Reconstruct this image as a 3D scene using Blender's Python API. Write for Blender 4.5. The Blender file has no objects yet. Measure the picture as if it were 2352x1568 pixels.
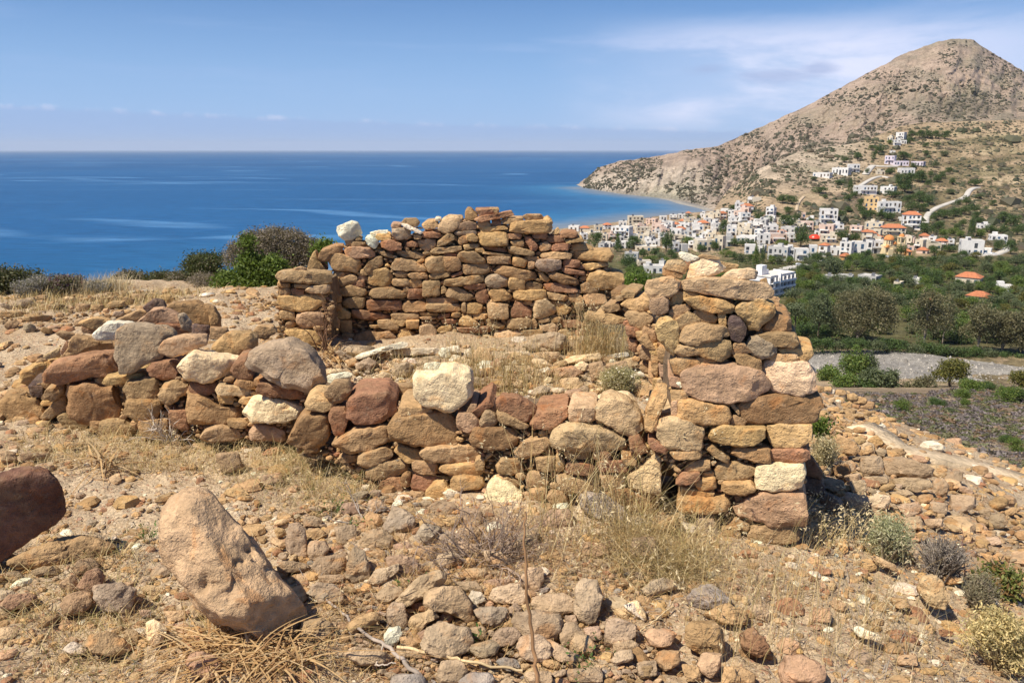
import bpy, math, random
import numpy as np
from mathutils import Vector

# ------------------------------------------------------------------ camera
C = bpy.context.scene
col = C.collection
F_PX = 1828.0                     # focal length in pixels of a 2352 px wide picture
PITCH = math.atan2(439.0, F_PX)   # the sea horizon lies 439 px above the picture centre
CAM_Z = 1.6
cam_data = bpy.data.cameras.new("camera")
cam_data.sensor_width = 36.0
cam_data.lens = 36.0 * F_PX / 2352.0
cam_data.clip_start = 0.05
cam_data.clip_end = 200000.0
cam = bpy.data.objects.new("camera", cam_data)
cam.location = (0, 0, CAM_Z)
cam.rotation_euler = (math.pi / 2 - PITCH, 0, 0)
col.objects.link(cam)
C.camera = cam

# ------------------------------------------------------------------ light, sky, exposure
SUN_EL = math.radians(57)
SUN_XY = (-0.84, -0.543)
SUN_ROT = math.atan2(SUN_XY[0], SUN_XY[1])
sd = bpy.data.lights.new("sun", 'SUN')
sd.energy = 5.0
sd.angle = math.radians(0.5)
sd.color = (1.0, 0.915, 0.77)
so = bpy.data.objects.new("sun", sd)
to_sun = Vector((SUN_XY[0] * math.cos(SUN_EL), SUN_XY[1] * math.cos(SUN_EL), math.sin(SUN_EL))).normalized()
so.rotation_euler = to_sun.to_track_quat('Z', 'Y').to_euler()
so.location = (-20, -10, 40)
col.objects.link(so)

C.view_settings.view_transform = 'Standard'
C.view_settings.look = 'None'
C.view_settings.exposure = 0.5
C.view_settings.gamma = 1.0

world = bpy.data.worlds.new("World")
C.world = world
world.use_nodes = True
class NT:
    """small helper to write node trees"""
    def __init__(s, tree):
        s.t = tree
        s.t.nodes.clear()
    def n(s, kind, **kw):
        nd = s.t.nodes.new(kind)
        for k, v in kw.items():
            setattr(nd, k, v)
        return nd
    def put(s, sock, v):
        if v is None:
            return
        if hasattr(v, 'links') or hasattr(v, 'is_linked'):
            s.t.links.new(v, sock)
        else:
            if hasattr(sock.default_value, '__len__') and len(sock.default_value) == 4 and len(v) == 3:
                v = (*v, 1.0)
            sock.default_value = v
    def math(s, op, a, b=None, c=None, clamp=False):
        nd = s.n('ShaderNodeMath', operation=op, use_clamp=clamp)
        s.put(nd.inputs[0], a); s.put(nd.inputs[1], b); s.put(nd.inputs[2], c)
        return nd.outputs[0]
    def mix(s, f, a, b, blend='MIX'):
        nd = s.n('ShaderNodeMix', data_type='RGBA', blend_type=blend)
        s.put(nd.inputs[0], f); s.put(nd.inputs[6], a); s.put(nd.inputs[7], b)
        return nd.outputs[2]
    def ramp(s, v, lo, hi, a=0.0, b=1.0, smooth=True):
        nd = s.n('ShaderNodeMapRange', interpolation_type='SMOOTHSTEP' if smooth else 'LINEAR')
        s.put(nd.inputs[0], v); s.put(nd.inputs[1], lo); s.put(nd.inputs[2], hi); s.put(nd.inputs[3], a); s.put(nd.inputs[4], b)
        return nd.outputs[0]
    def noise(s, vec, scale, detail=4.0, rough=0.55, dist=0.0):
        nd = s.n('ShaderNodeTexNoise')
        s.put(nd.inputs['Vector'], vec); s.put(nd.inputs['Scale'], scale)
        s.put(nd.inputs['Detail'], detail); s.put(nd.inputs['Roughness'], rough); s.put(nd.inputs['Distortion'], dist)
        return nd.outputs['Fac']
    def vor(s, vec, scale, out='Distance', feature='F1', rnd=1.0):
        nd = s.n('ShaderNodeTexVoronoi', feature=feature)
        s.put(nd.inputs['Vector'], vec); s.put(nd.inputs['Scale'], scale); s.put(nd.inputs['Randomness'], rnd)
        return nd.outputs[out]
    def mapping(s, vec, scale=(1, 1, 1), loc=(0, 0, 0), rot=(0, 0, 0)):
        nd = s.n('ShaderNodeMapping')
        s.put(nd.inputs['Vector'], vec); s.put(nd.inputs['Scale'], scale); s.put(nd.inputs['Location'], loc); s.put(nd.inputs['Rotation'], rot)
        return nd.outputs[0]
    def bump(s, h, strength=0.5, dist=0.01, normal=None):
        nd = s.n('ShaderNodeBump')
        s.put(nd.inputs['Height'], h); s.put(nd.inputs['Strength'], strength); s.put(nd.inputs['Distance'], dist)
        s.put(nd.inputs['Normal'], normal)
        return nd.outputs[0]
    def scale(s, c, f):
        nd = s.n('ShaderNodeVectorMath', operation='SCALE')
        s.put(nd.inputs[0], c); s.put(nd.inputs['Scale'], f)
        return nd.outputs[0]

SKY_STRENGTH = 0.05
def build_world():
    w = NT(world.node_tree)
    sky = w.n('ShaderNodeTexSky', sky_type='NISHITA')
    sky.sun_disc = False
    sky.sun_elevation = SUN_EL
    sky.sun_rotation = SUN_ROT
    sky.altitude = 100
    sky.air_density = 1.0
    sky.dust_density = 0.6
    sky.ozone_density = 2.5
    tc = w.n('ShaderNodeTexCoord')
    sep = w.n('ShaderNodeSeparateXYZ')
    w.put(sep.inputs[0], tc.outputs['Generated'])
    x, y, z = sep.outputs
    az = w.math('ARCTAN2', x, y)
    def K(c):
        return tuple(v / SKY_STRENGTH for v in c)
    # azimuth / elevation coordinates for the thin clouds
    cmb = w.n('ShaderNodeCombineXYZ')
    w.put(cmb.inputs[0], az); w.put(cmb.inputs[1], z)
    ae = cmb.outputs[0]
    c = sky.outputs[0]
    c = w.mix(1.0, c, (0.62, 1.0, 1.50, 1), 'MULTIPLY')
    # pale air low over the sea
    low = w.ramp(z, 0.0, 0.24, 0.8, 0.0)
    c = w.mix(low, c, K((0.275, 0.42, 0.69)))
    # wide thin veil, right of centre
    n1 = w.noise(w.mapping(ae, (3.2, 13.0, 1), (0.6, 0.3, 0), (0, 0, 0.10)), 1.0, 7, 0.62, 0.3)
    blob = w.math('MULTIPLY', w.ramp(az, 0.02, 0.26), w.ramp(az, 0.75, 0.36))
    band = w.math('MULTIPLY', w.ramp(z, 0.01, 0.05), w.ramp(w.math('ADD', z, w.math('MULTIPLY', n1, 0.05)), 0.185, 0.135))
    veil = w.math('MULTIPLY', w.math('MULTIPLY', blob, band), w.ramp(n1, 0.36, 0.60, 0.25, 1.0))
    c = w.mix(veil, c, K((0.58, 0.61, 0.76)))
    # faint streaks elsewhere
    n2 = w.noise(w.mapping(ae, (2.2, 22.0, 1), (3.1, 1.7, 0), (0, 0, -0.05)), 1.3, 6, 0.6, 0.2)
    st = w.math('MULTIPLY', w.ramp(n2, 0.50, 0.78, 0.0, 0.5), w.ramp(z, 0.02, 0.10))
    st = w.math('MULTIPLY', st, w.ramp(az, -0.30, 0.45, 0.25, 1.0))
    c = w.mix(st, c, K((0.42, 0.49, 0.70)))
    # small grey cloud scraps in the veil
    n3 = w.noise(w.mapping(ae, (9.0, 50.0, 1), (1.3, 0.2, 0)), 1.0, 5, 0.6, 0.4)
    for (a0, z0, ra, rz) in ((0.228, 0.090, 0.036, 0.008), (0.300, 0.081, 0.062, 0.010), (0.350, 0.088, 0.022, 0.009)):
        da = w.math('DIVIDE', w.math('SUBTRACT', az, a0), ra)
        dz = w.math('DIVIDE', w.math('SUBTRACT', z, z0), rz)
        d = w.math('SQRT', w.math('ADD', w.math('MULTIPLY', da, da), w.math('MULTIPLY', dz, dz)))
        d = w.math('ADD', d, w.math('MULTIPLY', w.math('SUBTRACT', n3, 0.5), 2.2))
        c = w.mix(w.ramp(d, 1.15, 0.15, 0.0, 0.62), c, K((0.27, 0.34, 0.54)))
    # lilac bank over the horizon with a fluffy bright top edge
    n4 = w.noise(w.mapping(ae, (30.0, 45.0, 1), (0, 4.0, 0)), 1.0, 5, 0.6)
    n5 = w.noise(w.mapping(ae, (2.0, 2.0, 1), (7, 4.0, 0)), 1.0, 2, 0.5)
    slope = w.math('MULTIPLY', az, -0.028)
    edge = w.math('ADD', w.math('ADD', 0.0295, slope), w.math('ADD', w.math('MULTIPLY', w.math('SUBTRACT', n4, 0.5), 0.011), w.math('MULTIPLY', w.math('SUBTRACT', n5, 0.5), 0.009)))
    dzz = w.math('SUBTRACT', edge, z)
    bank = w.ramp(dzz, -0.0015, 0.0030, 0.0, 0.7)
    c = w.mix(bank, c, K((0.235, 0.345, 0.57)))
    rim = w.math('MULTIPLY', w.ramp(dzz, -0.003, 0.0012), w.ramp(dzz, 0.006, 0.0012))
    rim = w.math('MULTIPLY', rim, w.ramp(n4, 0.45, 0.68, 0.0, 0.55))
    c = w.mix(rim, c, K((0.50, 0.54, 0.70)))
    # the very horizon is a little paler again
    c = w.mix(w.ramp(z, 0.012, 0.0, 0.0, 0.45), c, K((0.29, 0.385, 0.60)))
    bg = w.n('ShaderNodeBackground')
    w.put(bg.inputs[0], c)
    bg.inputs[1].default_value = SKY_STRENGTH
    out = w.n('ShaderNodeOutputWorld')
    w.put(out.inputs[0], bg.outputs[0])
build_world()

# ------------------------------------------------------------------ helpers
rng = np.random.default_rng(11)
SP, CP = math.sin(PITCH), math.cos(PITCH)
CAM = np.array((0.0, 0.0, CAM_Z))

def ray(px, py):
    """direction of the sight line through a point of the photograph (2352 px wide)"""
    a = (np.asarray(px, float) - 1176.0) / F_PX
    b = (784.0 - np.asarray(py, float)) / F_PX
    return np.stack([a, CP + b * SP, -SP + b * CP], axis=-1)
def slope_down(py):
    b = (784.0 - np.asarray(py, float)) / F_PX
    return (SP - b * CP) / (CP + b * SP)
def at_depth(px, py, Y):
    d = ray(px, py)
    return CAM + d * (np.asarray(Y, float) / d[..., 1])[..., None]

FR = {'F1': (0, 500, 2.6133), 'F2': (650, 480, 2.351), 'F3': (1300, 560, 1.8667), 'F4': (0, 1050, 2.3867),
      'F5': (650, 1000, 2.218), 'F6': (1500, 1100, 2.2189), 'F7': (1900, 600, 2.6136), 'F8': (1400, 50, 2.0276),
      'T1': (1400, 480, 5.88), 'T2': (1780, 480, 5.88), 'T3': (2160, 440, 5.88), 'T4': (1980, 310, 5.88)}
def conv(fr, x, y):
    ox, oy, s = FR[fr]
    return (ox + x / s) * 0.91875, (oy + y / s) * 0.91875

# vectorised value noise
def _hash(ix, iy, iz, seed):
    h = (ix * 374761393 + iy * 668265263 + iz * 2147483647 + seed * 1274126177) & 0xFFFFFFFF
    h = ((h ^ (h >> 13)) * 1103515245) & 0xFFFFFFFF
    h = ((h ^ (h >> 16)) * 2246822519) & 0xFFFFFFFF
    return ((h ^ (h >> 15)) & 0xFFFFFF) / float(0xFFFFFF) * 2 - 1
def vnoise(p, seed=0):
    p = np.asarray(p, float)
    i = np.floor(p).astype(np.int64)
    f = p - i
    f = f * f * (3 - 2 * f)
    r = 0
    for a in (0, 1):
        wa = f[..., 0] if a else 1 - f[..., 0]
        for b in (0, 1):
            wb = f[..., 1] if b else 1 - f[..., 1]
            for c in (0, 1):
                wc = f[..., 2] if c else 1 - f[..., 2]
                r = r + wa * wb * wc * _hash(i[..., 0] + a, i[..., 1] + b, i[..., 2] + c, seed)
    return r
def fbm(p, octv=4, seed=0, gain=0.5):
    r, a = 0, 1.0
    p = np.asarray(p, float)
    for k in range(octv):
        r = r + a * vnoise(p, seed + k * 17)
        p = p * 2.03 + 5.3
        a *= gain
    return r
def sstep(x, a, b):
    t = np.clip((np.asarray(x, float) - a) / (b - a), 0, 1)
    return t * t * (3 - 2 * t)

class MB:
    """collects vertices, faces and a colour per vertex; build() links them as one mesh object"""
    def __init__(s):
        s.v, s.f, s.c, s.n = [], [], [], 0
    def add(s, v, f, c=(0.5, 0.5, 0.5)):
        v = np.asarray(v, float)
        if not isinstance(f, list):
            f = [np.asarray(f, np.int64)]
        for a in f:
            a = np.asarray(a, np.int64)
            if a.size:
                s.f.append(a + s.n)
        c = np.asarray(c, float)
        if c.ndim == 1:
            c = np.broadcast_to(c, (len(v), 3))
        s.v.append(v); s.c.append(c); s.n += len(v)
    def box(s, lo, hi, c=(0.5, 0.5, 0.5)):
        x0, y0, z0 = lo; x1, y1, z1 = hi
        v = [(x0, y0, z0), (x1, y0, z0), (x1, y1, z0), (x0, y1, z0), (x0, y0, z1), (x1, y0, z1), (x1, y1, z1), (x0, y1, z1)]
        s.add(v, np.array([(0, 3, 2, 1), (4, 5, 6, 7), (0, 1, 5, 4), (1, 2, 6, 5), (2, 3, 7, 6), (3, 0, 4, 7)]), c)
    def tube(s, path, rad, sides=5, c=(0.5, 0.5, 0.5)):
        P = np.asarray(path, float)
        n = len(P)
        rad = np.broadcast_to(np.asarray(rad, float), (n,))
        T = np.gradient(P, axis=0)
        T /= np.linalg.norm(T, axis=1, keepdims=True) + 1e-9
        ref = np.where(np.abs(T[:, 2:3]) > 0.9, np.array([[1.0, 0, 0]]), np.array([[0, 0, 1.0]]))
        A = np.cross(T, ref); A /= np.linalg.norm(A, axis=1, keepdims=True) + 1e-9
        B = np.cross(T, A)
        th = np.arange(sides) / sides * 2 * math.pi
        V = P[:, None] + rad[:, None, None] * (A[:, None] * np.cos(th)[None, :, None] + B[:, None] * np.sin(th)[None, :, None])
        i = np.arange(n - 1)[:, None] * sides
        j = np.arange(sides)[None]
        j2 = (j + 1) % sides
        f = np.stack([i + j, i + j2, i + sides + j2, i + sides + j], -1).reshape(-1, 4)
        s.add(V.reshape(-1, 3), f, c)
    def build(s, name, m, parent=None, smooth=True, loc=None, sharp=None):
        V = np.concatenate(s.v); Cc = np.concatenate(s.c)
        loc = np.zeros(3) if loc is None else np.asarray(loc, float)
        V = V - loc
        me = bpy.data.meshes.new(name)
        me.vertices.add(len(V)); me.vertices.foreach_set('co', V.astype(np.float32).ravel())
        loops = np.concatenate([a.ravel() for a in s.f])
        tot = np.concatenate([np.full(len(a), a.shape[1]) for a in s.f])
        start = np.concatenate([[0], np.cumsum(tot)[:-1]])
        me.loops.add(len(loops)); me.loops.foreach_set('vertex_index', loops.astype(np.int32))
        me.polygons.add(len(tot)); me.polygons.foreach_set('loop_start', start.astype(np.int32))
        me.polygons.foreach_set('use_smooth', np.full(len(tot), bool(smooth)))
        me.update(calc_edges=True)
        at = me.attributes.new('tint', 'FLOAT_COLOR', 'POINT')
        at.data.foreach_set('color', np.concatenate([Cc, np.ones((len(Cc), 1))], 1).astype(np.float32).ravel())
        if sharp is not None:
            me.set_sharp_from_angle(angle=math.radians(sharp))
        me.materials.append(m)
        o = bpy.data.objects.new(name, me)
        col.objects.link(o)
        if parent is not None:
            o.parent = parent
            o.location = loc - np.asarray(parent.location)
        else:
            o.location = loc
        return o

def tag(o, label=None, cat=None, group=None, kind=None):
    if label: o['label'] = label
    if cat: o['category'] = cat
    if group: o['group'] = group
    if kind: o['kind'] = kind
    return o
def empty(name, loc, label=None, cat=None, group=None, rz=0.0):
    o = bpy.data.objects.new(name, None)
    o.empty_display_size = 0.1
    o.location = loc
    o.rotation_euler = (0, 0, rz)
    col.objects.link(o)
    return tag(o, label, cat, group)
def copy_tree(o, parent=None):
    c = o.copy()
    col.objects.link(c)
    if parent is not None: c.parent = parent
    for ch in list(o.children):
        copy_tree(ch, c)
    return c
def grid_faces(nr, nc):
    i = np.arange(nr - 1)[:, None] * nc
    j = np.arange(nc - 1)[None]
    return np.stack([i + j, i + j + 1, i + nc + j + 1, i + nc + j], -1).reshape(-1, 4)
# ------------------------------------------------------------------ materials
def new_mat(name):
    m = bpy.data.materials.new(name)
    m.use_nodes = True
    return m, NT(m.node_tree)
def finish(w, base, rough=0.9, normal=None, spec=0.2, trans=None):
    p = w.n('ShaderNodeBsdfPrincipled')
    w.put(p.inputs['Base Color'], base); w.put(p.inputs['Roughness'], rough)
    w.put(p.inputs['Specular IOR Level'], spec); w.put(p.inputs['Normal'], normal)
    sh = p.outputs[0]
    if trans is not None:
        tr = w.n('ShaderNodeBsdfTranslucent')
        w.put(tr.inputs[0], trans[0])
        mx = w.n('ShaderNodeMixShader')
        mx.inputs[0].default_value = trans[1]
        w.put(mx.inputs[1], sh); w.put(mx.inputs[2], tr.outputs[0])
        sh = mx.outputs[0]
    out = w.n('ShaderNodeOutputMaterial')
    w.put(out.inputs[0], sh)
def tint(w):
    return w.n('ShaderNodeAttribute', attribute_name='tint').outputs['Color']

def mat_rock():
    m, w = new_mat("rough_sandstone")
    pos = w.n('ShaderNodeNewGeometry').outputs['Position']
    t = tint(w)
    dust = w.noise(w.mapping(pos, (1, 1, 1), (11, 3, 8)), 11.0, 5, 0.65, 0.4)
    t = w.mix(w.ramp(dust, 0.38, 0.72, 0.0, 0.30), t, (0.42, 0.285, 0.152, 1))
    n1 = w.noise(pos, 6.0, 6, 0.6, 0.3)
    n2 = w.noise(pos, 34.0, 5, 0.65)
    n3 = w.noise(w.mapping(pos, (1, 1, 1), (31, 7, 3)), 9.0, 5, 0.6, 0.6)
    n4 = w.noise(w.mapping(pos, (1, 1, 1), (3, 17, 53)), 15.0, 6, 0.7, 0.2)
    n5 = w.noise(pos, 190.0, 3, 0.6)
    c = w.mix(w.ramp(n1, 0.30, 0.70), w.scale(t, 0.74), w.scale(t, 1.16))
    c = w.mix(w.ramp(n3, 0.54, 0.70, 0, 0.55), c, w.mix(1.0, t, (1.12, 0.80, 0.52, 1), 'MULTIPLY'))
    c = w.mix(w.ramp(n4, 0.57, 0.70, 0, 0.45), c, w.mix(0.5, t, (0.52, 0.43, 0.31, 1)))
    c = w.mix(w.ramp(n4, 0.42, 0.30, 0, 0.6), c, w.scale(t, 0.48))
    c = w.mix(w.ramp(n2, 0.35, 0.65, 0.0, 1.0), w.scale(c, 0.86), w.scale(c, 1.12))
    c = w.mix(w.ramp(n5, 0.36, 0.28, 0, 0.5), c, w.scale(c, 0.55))
    strat = w.noise(w.mapping(pos, (5, 5, 46), (0, 0, 0), (0.12, 0.1, 0)), 1.0, 3, 0.6, 0.5)
    pit = w.vor(pos, 55.0)
    h = w.math('ADD', w.math('MULTIPLY', n1, 0.9), w.math('MULTIPLY', n2, 0.55))
    h = w.math('ADD', h, w.math('MULTIPLY', n5, 0.13))
    h = w.math('ADD', h, w.math('MULTIPLY', strat, 0.13))
    h = w.math('ADD', h, w.math('MULTIPLY', w.ramp(pit, 0.0, 0.35), 0.10))
    finish(w, c, 0.92, w.bump(h, 1.0, 0.030), 0.12)
    return m
def mat_soil():
    m, w = new_mat("stony_soil")
    pos = w.n('ShaderNodeNewGeometry').outputs['Position']
    n1 = w.noise(pos, 0.9, 5, 0.6)
    n2 = w.noise(pos, 7.0, 6, 0.65)
    n3 = w.noise(pos, 60.0, 5, 0.7)
    c = w.mix(w.ramp(n1, 0.35, 0.65), (0.42, 0.300, 0.180), (0.55, 0.425, 0.28))
    c = w.mix(w.ramp(n2, 0.46, 0.68, 0, 0.6), c, (0.27, 0.165, 0.09))
    c = w.mix(w.ramp(n3, 0.30, 0.72), w.scale(c, 0.58), w.scale(c, 1.22))
    # gravel chips of several sizes, each with its own colour
    H = w.math('ADD', w.math('MULTIPLY', n2, 1.0), w.math('MULTIPLY', n3, 0.35))
    wp = w.n('ShaderNodeVectorMath', operation='ADD')
    w.put(wp.inputs[0], pos)
    nn = w.n('ShaderNodeTexNoise'); w.put(nn.inputs['Vector'], pos); nn.inputs['Scale'].default_value = 30
    w.put(wp.inputs[1], w.scale(nn.outputs['Color'], 0.018))
    for sc, lim, hh in ((26.0, 0.36, 0.5), (58.0, 0.42, 0.28), (120.0, 0.45, 0.14)):
        d = w.vor(wp.outputs[0], sc); cc = w.vor(wp.outputs[0], sc, 'Color')
        sp = w.n('ShaderNodeSeparateColor'); w.put(sp.inputs[0], cc)
        on = w.math('MULTIPLY', w.ramp(d, lim, lim - 0.10), w.math('GREATER_THAN', sp.outputs[2], 0.42))
        peb = w.mix(sp.outputs[0], (0.30, 0.215, 0.14), (0.55, 0.44, 0.31))
        peb = w.mix(w.ramp(sp.outputs[1], 0.72, 0.8), peb, (0.36, 0.20, 0.125))
        c = w.mix(on, c, peb)
        H = w.math('ADD', H, w.math('MULTIPLY', on, hh))
    # dry litter
    lit = w.noise(w.mapping(pos, (30, 6, 10), (0, 0, 0), (0, 0, 0.6)), 1.0, 5, 0.7, 1.5)
    c = w.mix(w.ramp(lit, 0.60, 0.70, 0, 0.5), c, (0.42, 0.31, 0.17))
    finish(w, c, 0.95, w.bump(H, 0.9, 0.02), 0.1)
    return m
def mat_leaf():
    m, w = new_mat("leaves")
    t = tint(w)
    finish(w, t, 0.55, None, 0.25, (w.mix(1.0, t, (1.3, 1.35, 0.6, 1), 'MULTIPLY'), 0.28))
    return m
def mat_straw():
    m, w = new_mat("dry_straw")
    t = tint(w)
    finish(w, t, 0.7, None, 0.2, (t, 0.3))
    return m
def mat_bark():
    m, w = new_mat("bark")
    pos = w.n('ShaderNodeNewGeometry').outputs['Position']
    t = tint(w)
    n = w.noise(w.mapping(pos, (9, 9, 2.5)), 1.0, 5, 0.6)
    finish(w, w.mix(w.ramp(n, 0.3, 0.7), w.scale(t, 0.65), w.scale(t, 1.25)), 0.9, w.bump(n, 0.5, 0.02), 0.1)
    return m
def mat_hill():
    m, w = new_mat("dry_hillside")
    pos = w.n('ShaderNodeNewGeometry').outputs['Position']
    t = tint(w)
    n0 = w.noise(pos, 0.004, 5, 0.6, 0.3)
    n1 = w.noise(pos, 0.022, 7, 0.65, 0.5)
    n2 = w.noise(w.mapping(pos, (1, 1, 1), (500, 31, 7)), 0.09, 7, 0.72)
    n3 = w.noise(pos, 0.30, 6, 0.75)
    c = w.mix(w.ramp(n1, 0.35, 0.66), w.scale(t, 0.74), w.scale(t, 1.16))
    c = w.mix(w.ramp(n0, 0.50, 0.68, 0, 0.65), c, w.mix(1.0, t, (0.74, 0.82, 0.72, 1), 'MULTIPLY'))
    c = w.mix(w.ramp(n2, 0.53, 0.62, 0, 0.62), c, w.mix(0.45, (0.10, 0.095, 0.06, 1), w.scale(t, 0.5)))
    c = w.mix(w.ramp(n2, 0.40, 0.30, 0, 0.5), c, w.scale(t, 1.35))
    c = w.mix(w.ramp(n3, 0.34, 0.66), w.scale(c, 0.62), w.scale(c, 1.26))
    h = w.math('ADD', w.math('MULTIPLY', n1, 14.0), w.math('ADD', w.math('MULTIPLY', n2, 4.0), w.math('MULTIPLY', n3, 1.6)))
    finish(w, c, 0.95, w.bump(h, 0.8, 1.0), 0.05)
    return m
def mat_plain(name, rgb, rough=0.8, var=0.12, scale=0.4, spec=0.2, bump=0.0):
    m, w = new_mat(name)
    pos = w.n('ShaderNodeNewGeometry').outputs['Position']
    n = w.noise(pos, scale, 5, 0.65)
    n2 = w.noise(pos, scale * 9, 4, 0.6)
    c = w.mix(w.ramp(n, 0.3, 0.7), w.scale(rgb, 1 - var), w.scale(rgb, 1 + var))
    c = w.mix(w.ramp(n2, 0.3, 0.7), w.scale(c, 1 - var * 0.6), w.scale(c, 1 + var * 0.6))
    finish(w, c, rough, w.bump(n2, 0.5, bump) if bump else None, spec)
    return m
def mat_tint(name, rough=0.8, var=0.10, scale=0.35, spec=0.2):
    m, w = new_mat(name)
    pos = w.n('ShaderNodeNewGeometry').outputs['Position']
    t = tint(w)
    n = w.noise(w.mapping(pos, (1, 1, 0.5)), scale, 6, 0.65)
    c = w.mix(w.ramp(n, 0.3, 0.7), w.scale(t, 1 - var), w.scale(t, 1 + var * 0.6))
    finish(w, c, rough, None, spec)
    return m
def mat_gravel():
    m, w = new_mat("river_gravel")
    pos = w.n('ShaderNodeNewGeometry').outputs['Position']
    n = w.noise(pos, 0.10, 6, 0.65, 0.4)
    n2 = w.noise(pos, 0.9, 5, 0.7)
    v = w.vor(pos, 0.8, 'Color')
    c = w.mix(w.ramp(n, 0.38, 0.62), (0.33, 0.305, 0.268), (0.25, 0.232, 0.21))
    c = w.mix(w.ramp(n2, 0.3, 0.7), w.scale(c, 0.8), w.scale(c, 1.22))
    bw = w.n('ShaderNodeRGBToBW'); w.put(bw.inputs[0], v)
    c = w.mix(w.ramp(bw.outputs[0], 0.2, 0.8, 0.0, 0.45), c, w.scale(c, 0.55))
    finish(w, c, 0.95, w.bump(w.math('ADD', n2, n), 0.8, 1.2), 0.1)
    return m
def mat_water():
    m, w = new_mat("sea_water")
    pos = w.n('ShaderNodeNewGeometry').outputs['Position']
    sep = w.n('ShaderNodeSeparateXYZ'); w.put(sep.inputs[0], pos)
    dist = sep.outputs[1]
    # slicks: smooth streaks drawn out along the shore
    s1 = w.noise(w.mapping(pos, (0.00035, 0.0016, 1), (2.2, 0.7, 0), (0, 0, 0.10)), 1.0, 5, 0.6, 1.2)
    s2 = w.noise(w.mapping(pos, (0.0011, 0.006, 1), (5.2, 9.7, 0), (0, 0, -0.08)), 1.0, 5, 0.55, 1.0)
    s3 = w.noise(w.mapping(pos, (0.0006, 0.0019, 1), (1.2, 3.7, 0), (0, 0, 0.16)), 1.0, 2.5, 0.5, 1.1)
    rid = w.ramp(w.math('ABSOLUTE', w.math('SUBTRACT', s3, 0.5)), 0.030, 0.004)
    s4 = w.noise(w.mapping(pos, (0.0007, 0.0011, 1), (8.2, 1.7, 0)), 1.0, 2, 0.5)
    fine = w.noise(w.mapping(pos, (0.004, 0.03, 1), (0, 0, 0), (0, 0, 0.1)), 1.0, 4, 0.6)
    slick = w.math('MULTIPLY', w.math('MULTIPLY', rid, w.ramp(s4, 0.44, 0.56)), w.ramp(fine, 0.2, 0.6, 0.35, 1.0))
    slick = w.math('MAXIMUM', slick, w.math('MULTIPLY', w.ramp(s2, 0.60, 0.70, 0, 0.45), w.ramp(fine, 0.25, 0.65, 0.4, 1.0)))
    big = w.noise(w.mapping(pos, (0.0004, 0.0009, 1), (0.3, 4.7, 0)), 1.0, 3, 0.5, 0.5)
    c = w.mix(w.ramp(big, 0.3, 0.7), (0.010, 0.068, 0.180), (0.014, 0.090, 0.225))
    c = w.mix(w.ramp(dist, 900, 250, 0, 0.55), c, (0.007, 0.078, 0.175))
    c = w.mix(slick, c, (0.065, 0.175, 0.34))
    # shallows by the beach: seabed shows through as turquoise, then a grey inshore band
    at = w.n('ShaderNodeAttribute', attribute_name='tint').outputs['Color']
    sc = w.n('ShaderNodeSeparateColor'); w.put(sc.inputs[0], at)
    sh = w.math('ADD', sc.outputs[0], w.math('MULTIPLY', w.math('SUBTRACT', w.noise(pos, 0.02, 4, 0.6), 0.5), 0.25))
    c = w.mix(w.ramp(sh, 0.05, 0.60, 0, 0.75), c, (0.035, 0.155, 0.30))
    c = w.mix(w.ramp(sh, 0.45, 0.95, 0, 0.75), c, (0.20, 0.205, 0.20))  # mountain's reflection along the shore, painted into the water colour
    # waves
    h1 = w.noise(w.mapping(pos, (0.035, 0.13, 1), (0, 0, 0), (0, 0, 0.15)), 1.0, 6, 0.6, 0.6)
    h2 = w.noise(w.mapping(pos, (0.25, 0.6, 1), (0, 0, 0), (0, 0, -0.2)), 1.0, 4, 0.6, 0.4)
    cc = w.mix(w.ramp(h1, 0.3, 0.72), w.scale(c, 0.80), w.scale(c, 1.18))
    hh = w.math('ADD', w.math('MULTIPLY', h1, 0.9), w.math('MULTIPLY', h2, 0.25))
    finish(w, cc, 0.42, w.bump(hh, 0.4, 1.0), 0.10)
    return m
ROCK = mat_rock(); SOIL = mat_soil(); LEAF = mat_leaf(); STRAW = mat_straw(); BARK = mat_bark(); HILL = mat_hill()
GRAVEL = mat_gravel(); WATER = mat_water()
PLASTER = mat_tint("painted_plaster", 0.85, 0.10, 0.5)
TILE = mat_tint("clay_roof_tiles", 0.85, 0.22, 1.2)
GLASS = mat_plain("dark_window_glass", (0.035, 0.04, 0.05), 0.25, 0.3, 0.6, 0.4)
TRACK = mat_plain("pale_concrete_road", (0.46, 0.43, 0.385), 0.9, 0.12, 0.12)
PAINT = mat_tint("car_paint", 0.35, 0.05, 2.0, 0.5)
RUBBER = mat_plain("tyre_rubber", (0.03, 0.03, 0.03), 0.85, 0.1, 3.0)

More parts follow.
